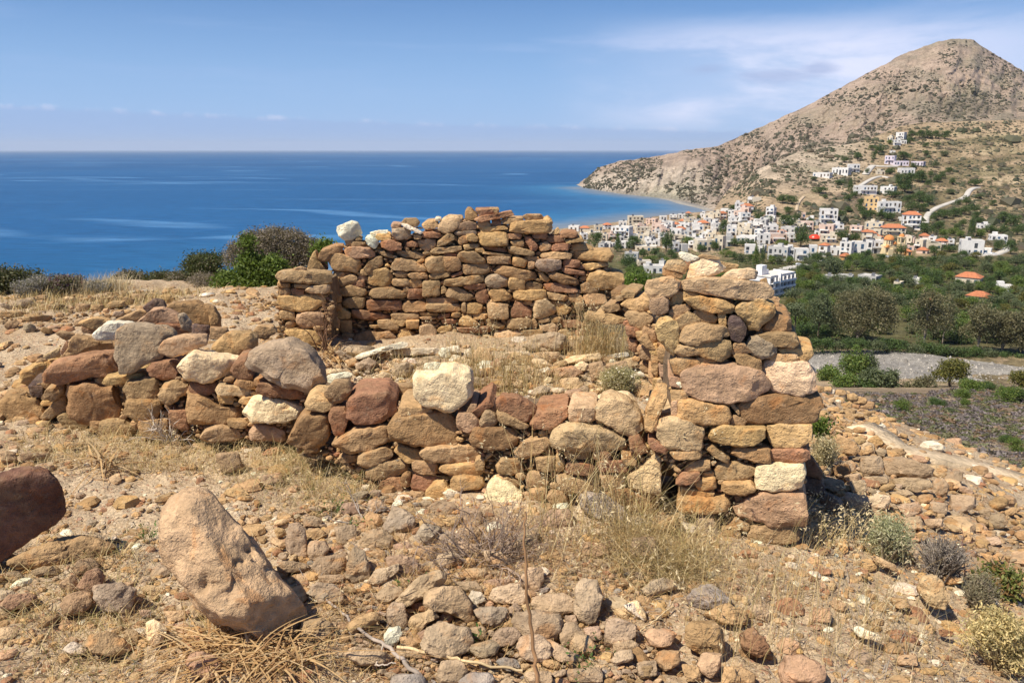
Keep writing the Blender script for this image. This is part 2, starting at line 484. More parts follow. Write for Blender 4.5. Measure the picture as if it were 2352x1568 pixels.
# ------------------------------------------------------------------ ground of the hilltop
_E_TH = np.radians([-180, -62, -35, -20, -5, 5, 12, 18, 22, 28, 35, 62, 180])
_E_R = [9, 13, 11.2, 10.1, 9.2, 8.7, 8.3, 8.2, 8.15, 8.15, 8.2, 8.2, 9]
def ground_z(x, y):
    x = np.asarray(x, float); y = np.asarray(y, float)
    r = np.hypot(x, y)
    th = np.arctan2(x, y)
    z = -0.30 * np.logaddexp(0, (x - 1.2) * 5) / 5
    z = np.where(r > 60, np.maximum(z, -3.0), z)
    z = z + 0.11 * sstep(y, 4.6, 6.3) * sstep(x, 1.6, 0.6)
    z = z + 0.05 * sstep(x, -1.0, -3.0)
    e = np.interp(th, _E_TH, _E_R) + 0.25 * np.sin(th * 9)
    d = r - e
    z = z - 0.52 * np.logaddexp(0, d * 2.2) / 2.2
    return z
def hit_ground(px, py):
    d = ray(px, py)
    t, step = 0.8, 0.03
    while t < 60:
        p = CAM + d * t
        if p[2] <= float(ground_z(p[0], p[1])):
            break
        t += step
    lo, hi = t - step, t
    for _ in range(24):
        m = (lo + hi) / 2
        p = CAM + d * m
        if p[2] <= float(ground_z(p[0], p[1])): hi = m
        else: lo = m
    return CAM + d * hi
def ground_rough(x, y):
    P = np.stack([x, y, np.zeros_like(x)], -1)
    return 0.030 * fbm(P * 1.7, 3, 5) + 0.014 * fbm(P * 8.0, 3, 9) + 0.006 * vnoise(P * 30.0, 3)
def build_ground():
    th = np.radians(np.linspace(-68, 68, 620))
    rr = np.concatenate([np.geomspace(0.7, 14, 430), np.geomspace(14.3, 150, 60)])
    R, T = np.meshgrid(rr, th, indexing='ij')
    x = R * np.sin(T); y = R * np.cos(T)
    z = ground_z(x, y) + ground_rough(x, y) * np.minimum(1 + R / 40, 4)
    b = MB()
    b.add(np.stack([x, y, z], -1).reshape(-1, 3), grid_faces(len(rr), len(th))[:, ::-1])
    tag(b.build('ground', SOIL), 'dry stony soil of the hilltop', kind='structure')
build_ground()

# ------------------------------------------------------------------ stone builder
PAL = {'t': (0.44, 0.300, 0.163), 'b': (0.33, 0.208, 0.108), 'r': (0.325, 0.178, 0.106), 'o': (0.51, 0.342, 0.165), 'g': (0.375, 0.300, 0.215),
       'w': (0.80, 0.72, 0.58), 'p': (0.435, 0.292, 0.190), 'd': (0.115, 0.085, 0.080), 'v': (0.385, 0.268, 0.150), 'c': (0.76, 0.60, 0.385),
       'l': (0.51, 0.375, 0.228), 's': (0.29, 0.27, 0.255), 'y': (0.72, 0.53, 0.25)}
CNAME = {'t': 'tan', 'b': 'brown', 'r': 'reddish', 'o': 'ochre', 'g': 'grey', 'w': 'white', 'p': 'pinkish', 'd': 'dark', 'v': 'olive-brown',
         'c': 'cream', 'l': 'pale tan', 's': 'blue-grey', 'y': 'yellow'}
def chaikin(P, k=1, q=0.25):
    for _ in range(k):
        N = np.roll(P, -1, axis=0)
        P = np.stack([P * (1 - q) + N * q, P * q + N * (1 - q)], 1).reshape(-1, 2)
    return P
def resample(P, n):
    Q = np.vstack([P, P[:1]])
    L = np.concatenate([[0], np.cumsum(np.linalg.norm(np.diff(Q, axis=0), axis=1))])
    s = np.linspace(0, L[-1], n, endpoint=False)
    return np.stack([np.interp(s, L, Q[:, 0]), np.interp(s, L, Q[:, 1])], 1)
def stone_shape(poly, front, back, p=3.2, N=24, M=7, rough=0.05, facets=5, seed=0, round_k=1, q=0.10, grow=1.045):
    """closed stone: outline POLY (metres, about its own centre) swelling FRONT towards +w and BACK towards -w"""
    r = np.random.default_rng(seed)
    P = chaikin(np.asarray(poly, float), round_k, q)
    O = resample(P, N) * grow
    size = float(np.sqrt(max(1e-6, np.ptp(O[:, 0]) * np.ptp(O[:, 1]))))
    ph = np.linspace(-math.pi / 2, math.pi / 2, M + 2)[1:-1]
    e = 2.0 / p
    s = np.cos(ph) ** e
    wv = np.sign(np.sin(ph)) * np.abs(np.sin(ph)) ** e
    rings = []
    tilt = r.normal(0, 0.10, 2)
    for si, wi in zip(s, wv):
        w = wi * (front if wi > 0 else back)
        uv = O * si
        rings.append(np.column_stack([uv[:, 0], uv[:, 1], np.full(N, w)]))
    V = np.concatenate(rings)
    V = np.vstack([V, [[0, 0, -back]], [[0, 0, front]]])
    V[:, 2] += (V[:, 0] * tilt[0] + V[:, 1] * tilt[1]) * (V[:, 2] > -0.2 * back)
    # broken flat faces
    for k in range(facets):
        n = r.normal(0, 0.66, 3); n[2] = abs(n[2]) + 0.8
        n /= np.linalg.norm(n)
        h = V @ n
        lim = np.max(h) * r.uniform(0.80, 0.97)
        ex = np.maximum(h - lim, 0)
        V = V - ex[:, None] * n[None] * 0.92
    nd = V / (np.linalg.norm(V, axis=1, keepdims=True) + 1e-6)
    q3 = V / size
    so_ = r.uniform(0, 90, 3)
    a = rough * size * (0.50 * fbm(q3 * 2.2 + so_, 2, seed % 97) + 0.85 * fbm(q3 * 6.0 + so_, 4, seed % 89))
    lay = rough * size * 0.35 * vnoise(np.column_stack([q3[:, 0] * 1.6, q3[:, 1] * 10 + q3[:, 0] * r.uniform(-2, 2), q3[:, 2] * 1.6]) + so_, 4)
    V = V + nd * (a + lay)[:, None]
    F = []
    i = np.arange(M - 1)[:, None] * N; j = np.arange(N)[None]; j2 = (j + 1) % N
    F.append(np.stack([i + j, i + j2, i + N + j2, i + N + j], -1).reshape(-1, 4))
    j = np.arange(N); j2 = (j + 1) % N
    F.append(np.stack([np.full(N, M * N), j2, j], -1))
    F.append(np.stack([np.full(N, M * N + 1), (M - 1) * N + j, (M - 1) * N + j2], -1))
    return V, F
def frame_from_normal(n):
    n = np.asarray(n, float); n = n / np.linalg.norm(n)
    u = np.cross((0, 0, 1.0), n); u /= np.linalg.norm(u)      # to the right when looking at the face
    v = np.cross(n, u)
    return u, v, n
_seed = [100]
def nseed():
    _seed[0] += 1
    return _seed[0]
def colour(code, s):
    r = np.random.default_rng(s + 5)
    c = np.array(PAL[code]) * (1.08, 1.01, 0.93) * r.uniform(0.84, 1.14)
    return np.clip(c * r.uniform(0.97, 1.03, 3), 0.01, 0.85)
# ------------------------------------------------------------------ stones read off the photograph: colour[!][@layer] then a box or an outline
BACK_WALL = ('F2', """
b 1205,165 1208,110 1222,95 1240,98 1282,140 1270,165; r 1265,100 1375,97 1388,130 1290,142; t 1345,97 1405,97 1405,130 1345,132;
r! 1255,160 1300,140 1475,110 1490,135 1440,150 1290,178; t 1420,152 1550,190; t! 1545,140 1570,128 1650,130 1668,150 1650,168 1560,166;
o! 1470,190 1500,172 1700,163 1712,235 1600,243 1475,235; o 1665,148 1720,215; t 1275,172 1355,215; r 1362,165 1420,200; o 1293,212 1330,203 1455,198 1455,220 1300,238;
p 1155,215 1170,185 1230,168 1272,185 1270,220 1200,228; l! 1045,220 1065,165 1110,135 1190,140 1190,175 1130,235 1080,248;
t 945,200 985,168 1040,165 1050,205 990,228; w 1030,153 1065,173; t! 830,180 850,155 920,153 938,178 925,203 850,203; w! 830,185 870,190 955,235 945,248 850,210;
p 770,186 830,213; g 775,215 870,212 885,240 880,275 790,280 775,250; w! 645,238 700,225 755,223 750,240 690,262 650,250; o 680,245 770,288;
w 615,270 650,260 690,275 695,310 675,335 640,320; t 560,268 600,290; t 535,290 625,320; t 500,275 560,315;
w! 450,205 540,168 575,185 602,240 560,275 500,285 462,255;
r 955,232 1060,272; g 1143,228 1275,255; v 1040,320 1050,285 1100,245 1140,250 1138,280 1090,310; t 1165,255 1222,310; o 1210,245 1280,292;
o 1285,290 1283,250 1310,237 1440,235 1462,265 1455,310 1380,320 1310,312; r 1452,240 1540,277; r 1600,240 1690,277; o! 1715,240 1750,205 1762,225 1755,248 1720,250;
r 1765,235 1870,272; r 1670,275 1740,248 1790,270 1785,295 1700,300; o 1795,280 1890,268 1905,290 1800,302; r 705,295 770,282 830,300 830,340 760,345 715,325;
r 855,288 930,325; l 925,280 1030,275 1035,315 985,350 935,325; t 905,250 950,278; o 1463,285 1550,280 1552,318 1500,328; r 1560,260 1590,262 1635,320 1620,345 1590,340 1557,290;
v 1640,290 1712,350; r 1715,302 1822,350; o 1830,305 1900,303 1965,340 1830,347;
p 487,345 530,318 640,325 680,355 675,380 600,390 510,388; v 690,340 720,340 790,375 785,392 700,365; v 1000,350 1040,325 1185,318 1185,345 1020,370; t 1195,310 1285,303 1290,325 1200,342;
r 1300,318 1450,330 1450,354 1310,335; o 1265,330 1320,357; t 1308,347 1480,370 1478,380 1310,362; t 1455,320 1500,318 1610,350 1605,375 1470,360; t 795,347 900,345 980,370 975,392 850,385 800,370;
r 1078,360 1155,378; t 1650,350 1830,397; o 1843,347 2060,345 2077,372 2070,403 1843,403; t 410,385 430,362 480,362 592,400 590,472 430,455 408,420; o 275,455 300,375 325,350 350,400 400,465;
b 340,380 360,345 440,315 490,318 480,360 430,360 410,400 350,405; v 605,455 640,410 700,375 718,385 718,430 650,475;
v 765,440 800,385 840,385 970,435 978,468 800,460; v 972,385 1030,375 1090,375 1090,470 990,470 972,430; b 1078,380 1160,382 1180,410 1178,462 1085,465; v 1150,380 1180,350 1260,347 1325,400 1320,420 1160,412;
t 1335,380 1470,375 1480,425 1340,418; o 1485,378 1575,395 1560,448 1485,430; t 1555,378 1640,380 1640,405 1570,407; t 1575,408 1615,455; g 1615,430 1630,398 1700,393 1765,400 1770,450 1700,470 1640,460;
r 1780,395 1882,445; o 1898,425 2020,405 2052,430 1920,462; v 1185,425 1340,418 1355,470 1300,487 1200,478; b 1370,460 1410,425 1620,470 1630,500 1600,522 1480,500 1380,475;
v 795,465 868,502; t 870,472 985,512; t 990,495 1020,470 1118,467 1118,495 1000,515; r 1120,490 1190,460 1197,480 1130,502; o 625,535 645,470 735,440 770,470 788,510 760,550 690,555;
t 427,470 497,515; v 435,550 470,510 545,480 572,500 560,530 480,555; p 578,485 630,525; t 590,455 640,490;
t 1075,545 1090,515 1250,487 1320,492 1315,530 1200,545 1100,553; g 1320,520 1350,480 1420,478 1455,510 1452,555 1400,565 1340,560; o 1462,498 1557,510 1555,575 1462,570;
o 1635,475 1660,470 1705,515 1690,530 1650,515; b 1695,480 1730,465 1880,520 1878,543 1780,540 1705,505; r 1765,440 1918,470 1910,492 1790,475; o 1922,530 1940,480 1990,460 2130,478 2140,520 2130,570 2040,575 1960,560;
t 775,512 878,555; r 530,518 618,562; o 878,512 955,570; v 955,520 1060,520 1055,605 955,610; t 1065,555 1098,598; t 1155,538 1190,555; r 1195,555 1240,537 1325,537 1320,570 1210,575;
v 1098,590 1110,557 1160,555 1248,605 1240,640 1180,635 1100,610; r 1668,540 1760,530 1868,570 1860,592 1690,580; v 1557,527 1660,575; t 1883,545 1920,528 1990,580 1980,597 1890,590;
v 450,600 455,570 530,545 620,570 628,600 590,612 460,608; v 640,605 660,570 760,557 862,585 862,615 800,625 660,620; r 868,570 962,570 962,625 870,628; t 840,550 875,600;
r 1268,600 1290,568 1330,565 1345,620 1320,655 1275,645; o 1340,590 1360,573 1440,570 1488,625 1430,640 1370,640; o 1485,578 1680,572 1682,630 1500,635; t 1685,585 1810,610 1800,640 1700,630;
o 1812,600 1870,597 1905,630 1880,657 1820,640; t 1905,597 2030,600 2035,655 1910,660; v 485,655 500,625 560,612 622,620 610,680 520,680; t 975,620 1160,620 1165,650 980,655; r 620,635 830,635 835,690 640,697;
b 840,640 975,640 975,700 845,705; t 975,655 1170,660 1180,700 980,705; t 1185,650 1210,712; o 1212,650 1310,660 1300,712 1215,715; v 1335,650 1460,655 1455,745 1345,742; r 1475,700 1500,635 1530,645 1600,690 1590,740 1480,735;
t 1550,635 1600,665; l 1610,640 1680,628 1740,680 1735,715 1650,742 1610,735; o 1740,650 1780,645 1835,690 1800,715 1745,730; o 450,680 475,672 535,710 530,740 470,745 450,715;
r 540,690 600,688 760,725 765,750 650,755 545,735; v 770,715 930,710 935,745 780,750; t 935,705 1055,712 1050,728 945,725; r 1040,740 1060,718 1120,712 1115,735 1050,748; t 1127,708 1180,738; t 1180,715 1250,738;
o 1250,710 1340,715 1340,745 1255,748; o 1160,785 1180,735 1220,722 1285,770 1260,790; r 1065,745 1155,745 1150,775 1070,772; t 770,740 855,745 850,785 775,780; o 857,755 935,750 930,805 860,800; t 938,732 1040,750; t 945,755 1040,775;
t 1310,755 1340,743 1440,780 1430,802 1330,785; v 1455,745 1590,742 1590,800 1455,805; t 1592,738 1628,810; t 1635,745 1700,735 1705,760 1640,770; o 1710,735 1775,765; r 1757,755 1850,750 1905,780 1900,803 1780,795;
l 1640,785 1720,768 1755,795 1750,820 1650,815; v 690,755 760,750 815,790 810,815 700,800; o 470,755 540,750 540,825 480,830;
r 1160,795 1360,787 1365,825 1180,825; o 1042,825 1050,795 1120,775 1135,800 1080,832; l 940,785 1010,780 1040,820 1020,865 960,862 940,830; o 820,810 860,797 930,840 910,880 835,875 815,850;
t 1110,805 1160,810 1150,870 1115,870; t 1535,812 1660,808 1655,840 1540,845; t 1750,815 1800,805 1850,850 1760,850; r 1855,800 1920,855; v 715,825 760,815 800,850 790,860 720,850; v 1000,860 1100,845 1110,890 1010,905;
o 1140,850 1200,838 1270,860 1265,890 1150,895; l 1375,815 1530,812 1540,900 1535,925 1380,925; o 1275,855 1370,850 1375,910 1280,915; t 1180,822 1240,842; t 1540,845 1610,875; t 920,870 995,865 990,910 930,910;
b 560,850 620,815 740,830 800,880 790,940 600,950 555,910; o 640,780 700,800; t 1810,860 1905,905; t 1905,700 2000,760; t 1930,640 2020,700; v 1850,640 1905,700; t 480,830 560,900
""")
LEFT_PIER = ('F2', """
v! 92,500 110,470 200,457 330,465 420,470 415,540 250,535 110,520; t! 195,450 240,437 275,450 270,462 200,462; o 100,538 175,535 175,560 105,562; t 105,562 185,560 185,608 110,605; o 200,540 295,545 290,565 205,562; r 185,565 260,570 258,605 190,603;
l 260,580 300,550 410,542 410,595 300,597; o 100,650 110,615 180,605 380,600 385,650 330,690 200,700 130,680; t 115,700 200,697 210,750 120,750; p 215,755 215,715 270,702 370,712 372,795 240,797 215,770; t 150,755 210,802; t 315,788 375,812;
o 145,830 160,805 300,800 375,820 375,880 320,895 200,860; t@1 375,700 435,760; b@1 385,610 440,660; v@1 415,545 445,600; b@1 385,660 470,705; v@1 380,790 440,870; b@1 430,600 480,650; v@1 425,740 470,800; b@1 415,870 470,930; b@1 430,650 480,700
""")
MID_WALL = ('F2', """
c! 905,1110 930,1080 1040,1075 1060,1040 1140,1035 1220,1050 1248,1085 1245,1190 1180,1240 1095,1295 960,1255 915,1215; r 515,1225 570,1180 740,1170 795,1215 795,1300 720,1350 560,1365 520,1310; v@1 755,1160 800,1135 905,1130 905,1215 800,1220;
t 805,1280 830,1255 1000,1265 1015,1290 970,1312 815,1312; p 1210,1290 1240,1240 1275,1250 1265,1285; r 1240,1290 1345,1215 1375,1250 1280,1325; p 1153,1350 1165,1300 1240,1290 1295,1345 1280,1390 1200,1415 1160,1385;
l 1290,1345 1330,1270 1385,1300 1395,1350 1370,1380 1300,1385; r! 1385,1225 1430,1200 1520,1210 1625,1280 1590,1335 1540,1340 1400,1280; v 1390,1290 1440,1290 1590,1370 1530,1390 1410,1350; r 1590,1360 1630,1285 1800,1265 1810,1310 1720,1380 1610,1385;
l 1815,1262 1970,1262 1978,1325 1960,1345 1815,1342; l! 1980,1260 2010,1205 2060,1190 2160,1220 2230,1290 2255,1380 2180,1430 2060,1370 1985,1320; b 762,1370 800,1320 900,1310 1100,1295 1145,1330 1160,1400 1150,1470 1090,1490 900,1480 780,1460;
v 430,1475 540,1400 720,1360 760,1365 755,1450 640,1510 500,1530; r 400,1320 420,1275 500,1265 525,1310 490,1420 440,1430; t 260,1240 310,1205 430,1215 450,1250 400,1285 280,1285; v! 380,1180 440,1110 510,1115 545,1150 520,1215 460,1240 400,1220;
b 155,1480 200,1380 260,1310 380,1300 405,1340 405,1420 370,1490 260,1500; b 1230,1440 1260,1390 1420,1385 1515,1395 1515,1490 1380,1510 1250,1490; v 1490,1530 1560,1460 1700,1425 1710,1470 1640,1540 1560,1568; l 1690,1380 1730,1375 1725,1425 1695,1415;
l 1715,1440 1740,1375 1850,1350 1960,1360 2130,1440 2150,1490 2100,1510 1800,1505 1720,1490; r 2165,1440 2230,1430 2280,1520 2230,1545 2180,1520; c@1 1930,1230 2060,1185 2160,1185 2220,1250 2100,1300 1960,1280; p@1 1790,1180 1880,1165 1915,1230 1880,1260 1795,1250
""")
MID_WALL_2 = ('F5', """
v 545,330 560,295 690,255 740,285 740,315 600,365 550,360; o 740,285 780,250 880,265 910,320 890,340 800,330; t 890,285 930,255 1170,250 1225,285 1215,330 1130,345 920,330; v 590,380 640,345 800,325 830,370 800,405 640,435 600,420; v 845,338 985,335 985,405 850,410;
o 995,385 1010,355 1200,350 1240,400 1230,420 1060,410; t 1190,325 1245,390; v 1300,370 1340,315 1440,325 1460,385 1400,410 1320,400; v 1520,320 1635,315 1630,390 1540,395; t 1640,305 1690,400; r 650,450 720,425 780,430 805,490 770,550 690,530 650,490;
r 835,470 850,415 980,415 1030,450 960,490 900,510 850,500; b 780,410 835,490; o 920,510 960,465 1020,445 1060,500 1140,520 1130,550 930,550; t 1290,420 1440,490; c 1240,540 1300,440 1370,455 1450,510 1480,600 1440,670 1350,680 1280,640;
o 1690,275 1840,265 1835,320 1700,325; r 1845,275 1940,270 1948,325 1850,330; r 1695,375 1710,345 1830,345 1870,370 1860,410 1700,410; r 1860,345 1920,325 2035,340 2030,400 1900,405; t 1885,405 2020,410 2028,470 1900,478; t 2000,270 2090,300 2085,360 2010,350;
l 2040,430 2110,370 2200,300 2217,320 2217,510 2100,500 2040,470; v 1640,420 1700,405 1890,450 1880,505 1700,510; t 1590,540 1620,500 1700,520 1720,570 1650,600; b 1910,490 1960,480 2200,520 2217,640 2100,610 1950,580; b 240,170 330,290; t 440,300 545,345; o 1060,420 1240,500; v 830,505 920,560;
t 990,540 1120,600; v 1480,400 1600,480; t 1490,490 1590,560; b 690,540 830,590
""")
LEFT_WALL = ('F1', """
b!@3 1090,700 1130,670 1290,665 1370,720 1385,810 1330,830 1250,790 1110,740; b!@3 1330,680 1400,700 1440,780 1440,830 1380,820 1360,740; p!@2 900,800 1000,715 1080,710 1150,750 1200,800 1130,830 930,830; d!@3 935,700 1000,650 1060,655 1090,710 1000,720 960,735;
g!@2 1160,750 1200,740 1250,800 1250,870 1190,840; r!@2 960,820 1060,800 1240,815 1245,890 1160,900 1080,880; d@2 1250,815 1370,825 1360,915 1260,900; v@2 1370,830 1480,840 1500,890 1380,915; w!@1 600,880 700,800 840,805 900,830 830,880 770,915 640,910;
v!@3 740,790 900,720 980,720 970,760 870,810; o!@2 510,800 600,770 720,780 720,810 620,850 560,830; p@2 530,820 600,815 640,870 540,870; g! 757,960 770,870 830,830 960,825 1100,860 1150,890 1050,1040 960,1070 860,1125 790,1120;
p! 1040,970 1060,925 1190,890 1340,885 1357,910 1340,950 1150,1015 1050,1000; o!@1 1375,960 1480,870 1640,865 1680,900 1670,980 1560,1030 1440,1015; t!@2 1650,860 1690,820 1780,825 1810,860 1740,910 1670,895;
g! 1615,1080 1640,1000 1750,945 1900,930 2010,970 2090,1080 2125,1160 2100,1220 2000,1225 1850,1200 1750,1150 1640,1110; c! 1150,1110 1220,1030 1270,990 1380,1010 1570,1040 1520,1130 1400,1180 1300,1190 1190,1160; r 960,1110 990,1060 1130,1045 1180,1080 1150,1150 1080,1175 990,1150;
r 1500,1110 1540,1060 1600,1045 1640,1130 1650,1170 1560,1165; r! 285,1140 350,1060 560,1010 750,995 760,1060 790,1120 770,1145 600,1150 400,1190 290,1180; t!@1 400,1030 450,950 480,890 600,905 720,935 735,990 560,1010 430,1040; o!@1 105,1140 250,1060 390,1030 360,1080 280,1150 290,1190 220,1215 130,1180;
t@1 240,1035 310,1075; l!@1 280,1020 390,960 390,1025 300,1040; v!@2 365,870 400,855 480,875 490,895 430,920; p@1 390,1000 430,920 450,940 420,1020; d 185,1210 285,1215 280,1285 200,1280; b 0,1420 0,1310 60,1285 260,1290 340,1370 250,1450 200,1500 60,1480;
v 270,1290 310,1230 420,1190 420,1260 350,1315; v 260,1420 380,1290 430,1220 440,1370 300,1450; o 265,1310 345,1345; b 440,1280 460,1210 560,1195 770,1215 800,1300 810,1360 740,1440 560,1450 450,1390; o 670,1190 690,1160 920,1125 960,1145 900,1180 700,1210;
v 805,1230 830,1190 990,1150 1045,1190 1040,1260 980,1300 830,1300; v 1040,1270 1070,1210 1160,1175 1230,1200 1220,1260 1120,1330 1050,1330; b 805,1390 830,1310 1040,1310 1050,1380 1020,1440 900,1440; r 1235,1215 1260,1190 1440,1190 1440,1230 1350,1285 1260,1270;
l 1405,1245 1430,1210 1600,1220 1670,1240 1600,1280 1430,1275; o 1420,1270 1530,1275 1525,1330 1430,1325; o 1555,1320 1580,1290 1670,1275 1690,1300 1600,1335; b 1530,1200 1560,1170 1660,1190 1675,1240 1600,1230; r 1680,1235 1700,1190 1880,1210 1990,1260 2000,1290 1950,1300 1700,1265;
b 1215,1400 1220,1260 1300,1275 1430,1340 1580,1345 1580,1440 1450,1460 1240,1450; c 1585,1390 1640,1300 1760,1285 1900,1305 1985,1350 1975,1400 1850,1440 1640,1440; v 1300,1568 1340,1500 1440,1475 1560,1500 1570,1568; p 1620,1530 1660,1475 1780,1470 1860,1500 1870,1568 1640,1568;
t 295,1465 440,1470 435,1525 300,1520; v 370,1420 420,1395 540,1440 580,1470 540,1510 420,1490; v 230,1525 640,1530 650,1568 240,1568; t 80,1500 230,1480 230,1540 100,1560; b 580,1440 740,1445 740,1530 590,1510; r 1100,1370 1240,1370 1240,1500 1110,1480; v 650,1460 800,1440 900,1500 800,1560 660,1540;
t 900,1440 1090,1430 1090,1540 920,1540; b 1660,1175 1760,1160 1780,1200 1670,1215; b 1480,1440 1620,1445 1610,1490 1490,1480; b@1 1440,1030 1560,1010 1560,1060 1460,1070
""")
PILLAR = ('F3', """
w! 742,135 760,130 835,155 830,165 780,178 745,155; t! 830,150 850,140 930,155 930,165 840,162; r@1 768,157 815,165 812,215 775,210; l! 672,205 690,172 760,170 785,200 770,235 680,215; c! 770,260 800,180 830,160 920,160 960,210 900,240 850,255;
t!@1 915,170 980,185 1020,190 1000,225 930,225; c! 935,250 985,215 1080,207 1112,225 1105,255 1010,262; b 665,235 680,215 760,240 755,255 690,245; l! 583,300 600,265 700,248 760,270 750,300 680,345 610,348;
l! 740,290 760,262 860,250 980,255 1140,280 1180,310 1175,345 1090,352 950,345 830,318 745,302; t@1 1120,262 1150,250 1160,290 1120,285; t@1 1165,335 1212,345 1205,390 1170,380; p 603,400 610,350 670,337 695,360 690,410 640,432; o 698,370 720,318 780,312 835,325 800,345 760,360 740,385 710,395;
o 763,345 840,335 960,355 1000,385 990,420 900,410 800,385; o 1000,400 1030,365 1120,350 1185,380 1190,420 1110,490 1075,490 1040,440; b 1125,500 1180,420 1260,430 1275,500 1220,510; t 690,410 720,375 790,370 800,400 740,430 720,460 690,440; v 720,440 790,400 850,450 820,500 760,510 725,480;
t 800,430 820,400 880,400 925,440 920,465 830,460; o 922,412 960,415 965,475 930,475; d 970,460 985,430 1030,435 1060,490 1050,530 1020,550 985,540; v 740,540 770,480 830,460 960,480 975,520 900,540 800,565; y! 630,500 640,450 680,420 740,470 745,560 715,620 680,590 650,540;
v 800,575 850,535 920,525 980,550 985,610 940,640 850,620; v 720,600 740,560 830,575 860,605 760,620; t 985,590 1000,555 1050,555 1080,600 1000,610; g 1040,575 1070,530 1110,520 1190,560 1210,590 1170,620 1120,635; v 1110,520 1200,505 1290,515 1302,560 1280,575 1180,570;
o 1200,580 1280,575 1370,590 1372,610 1340,640 1250,630; t 1160,605 1290,600 1305,640 1170,640; b 1000,605 1050,605 1125,640 1128,680 1070,670 1010,640; t 700,640 760,615 840,640 820,690 720,700; o 800,630 880,612 915,635 910,660 820,660;
p! 750,730 770,680 830,655 1000,652 1120,690 1160,740 1155,780 1080,810 950,825 830,805 770,770; c! 1130,690 1140,640 1180,632 1330,640 1375,690 1380,760 1350,790 1280,797 1170,765 1135,730; p 690,705 750,720 755,765 700,755; w 722,735 755,765; o 728,910 740,830 790,815 960,845 978,870 970,930 850,935;
b 1000,840 1060,800 1180,800 1395,805 1398,850 1380,920 1290,930 1100,920 1040,890; v 970,830 990,825 1025,870 1020,890; t 980,910 1000,885 1060,915 1050,940 985,940; t 700,775 780,775 790,840 710,850; p 705,830 735,820 735,900 705,895; o! 580,930 590,860 640,750 685,760 680,830 620,960 590,965;
l 640,980 650,920 720,900 800,930 855,960 850,1040 800,1055 670,1040; o 880,1000 900,945 970,935 1050,950 1140,950 1135,1000 1080,1030 920,1025; o 1145,990 1150,940 1220,930 1360,940 1362,1000 1320,1035 1200,1035; r 597,1010 620,1000 690,1045 690,1075 610,1050; t 700,1060 850,1055 845,1090 720,1095;
v 860,1040 900,1035 975,1090 970,1115 910,1090; b 980,1075 1010,1040 1160,1045 1170,1110 1100,1105; r 1160,1110 1175,1045 1330,1050 1357,1065 1350,1110 1220,1120; t 765,1150 790,1110 850,1095 888,1105 885,1145; v 905,1140 920,1105 1000,1105 1095,1130 1095,1165 1020,1195 920,1185;
c 1100,1190 1110,1130 1140,1115 1320,1125 1337,1155 1300,1230 1200,1240 1110,1225; r 725,1210 760,1165 835,1160 840,1190 780,1215; o 812,1190 910,1185 915,1235 830,1240; o 740,1260 760,1225 850,1240 910,1250 900,1270 800,1280; o 940,1240 950,1210 1080,1205 1105,1240 1050,1260 970,1262;
o 735,1320 750,1275 850,1280 960,1285 993,1330 900,1345 760,1340; p 990,1320 1060,1270 1150,1250 1320,1260 1337,1300 1330,1395 1200,1395 1080,1370 1020,1350; v 1065,1465 1080,1400 1180,1395 1300,1410 1300,1470 1200,1490 1080,1480; v 960,1395 1010,1370 1070,1400 1060,1430 1000,1425; v 940,1410 1020,1410 1030,1470 950,1465;
g 810,1395 850,1360 900,1370 930,1450 890,1470 830,1430; r@2 1330,1120 1360,1085 1415,1160 1400,1185 1340,1170; d@2 1310,1190 1400,1185 1430,1260 1330,1265; o@1 615,1090 760,1060; v@1 640,1110 740,1180; t 850,1150 905,1180; b@2 1180,480 1275,500; t@2 1195,400 1260,440
""")
SIDE_WALL = ('F3', """
o 470,375 500,350 560,347 600,360 600,410 540,405; v 490,420 520,402 620,425 620,450 570,500 520,470; r 490,470 560,490 560,530 500,520; t 550,540 590,505 640,590 600,580; t 570,480 640,500 640,560 580,550; p 545,565 620,560 620,640 560,630; t 610,600 650,620 640,720 615,700; t 540,500 580,500 590,540 550,545;
v 380,385 460,370 480,400 400,415; t 340,420 420,415 480,440 480,465 390,465; v 440,340 480,330 500,350 450,360; t 470,310 540,320 530,345 480,345; t 600,640 630,660 625,750 600,720; r 500,530 550,540 545,600 510,590; t 640,570 700,600 705,650 650,645; p 645,650 700,655 705,715 655,720; o 600,560 640,560 645,610 605,605; l 640,720 690,720 690,770 645,760; b 700,460 730,480 740,560 715,600 690,560; t 560,640 600,650 600,700 565,690; o 620,720 660,720 650,790 620,780; b 425,310 485,318 480,345 430,350
""")
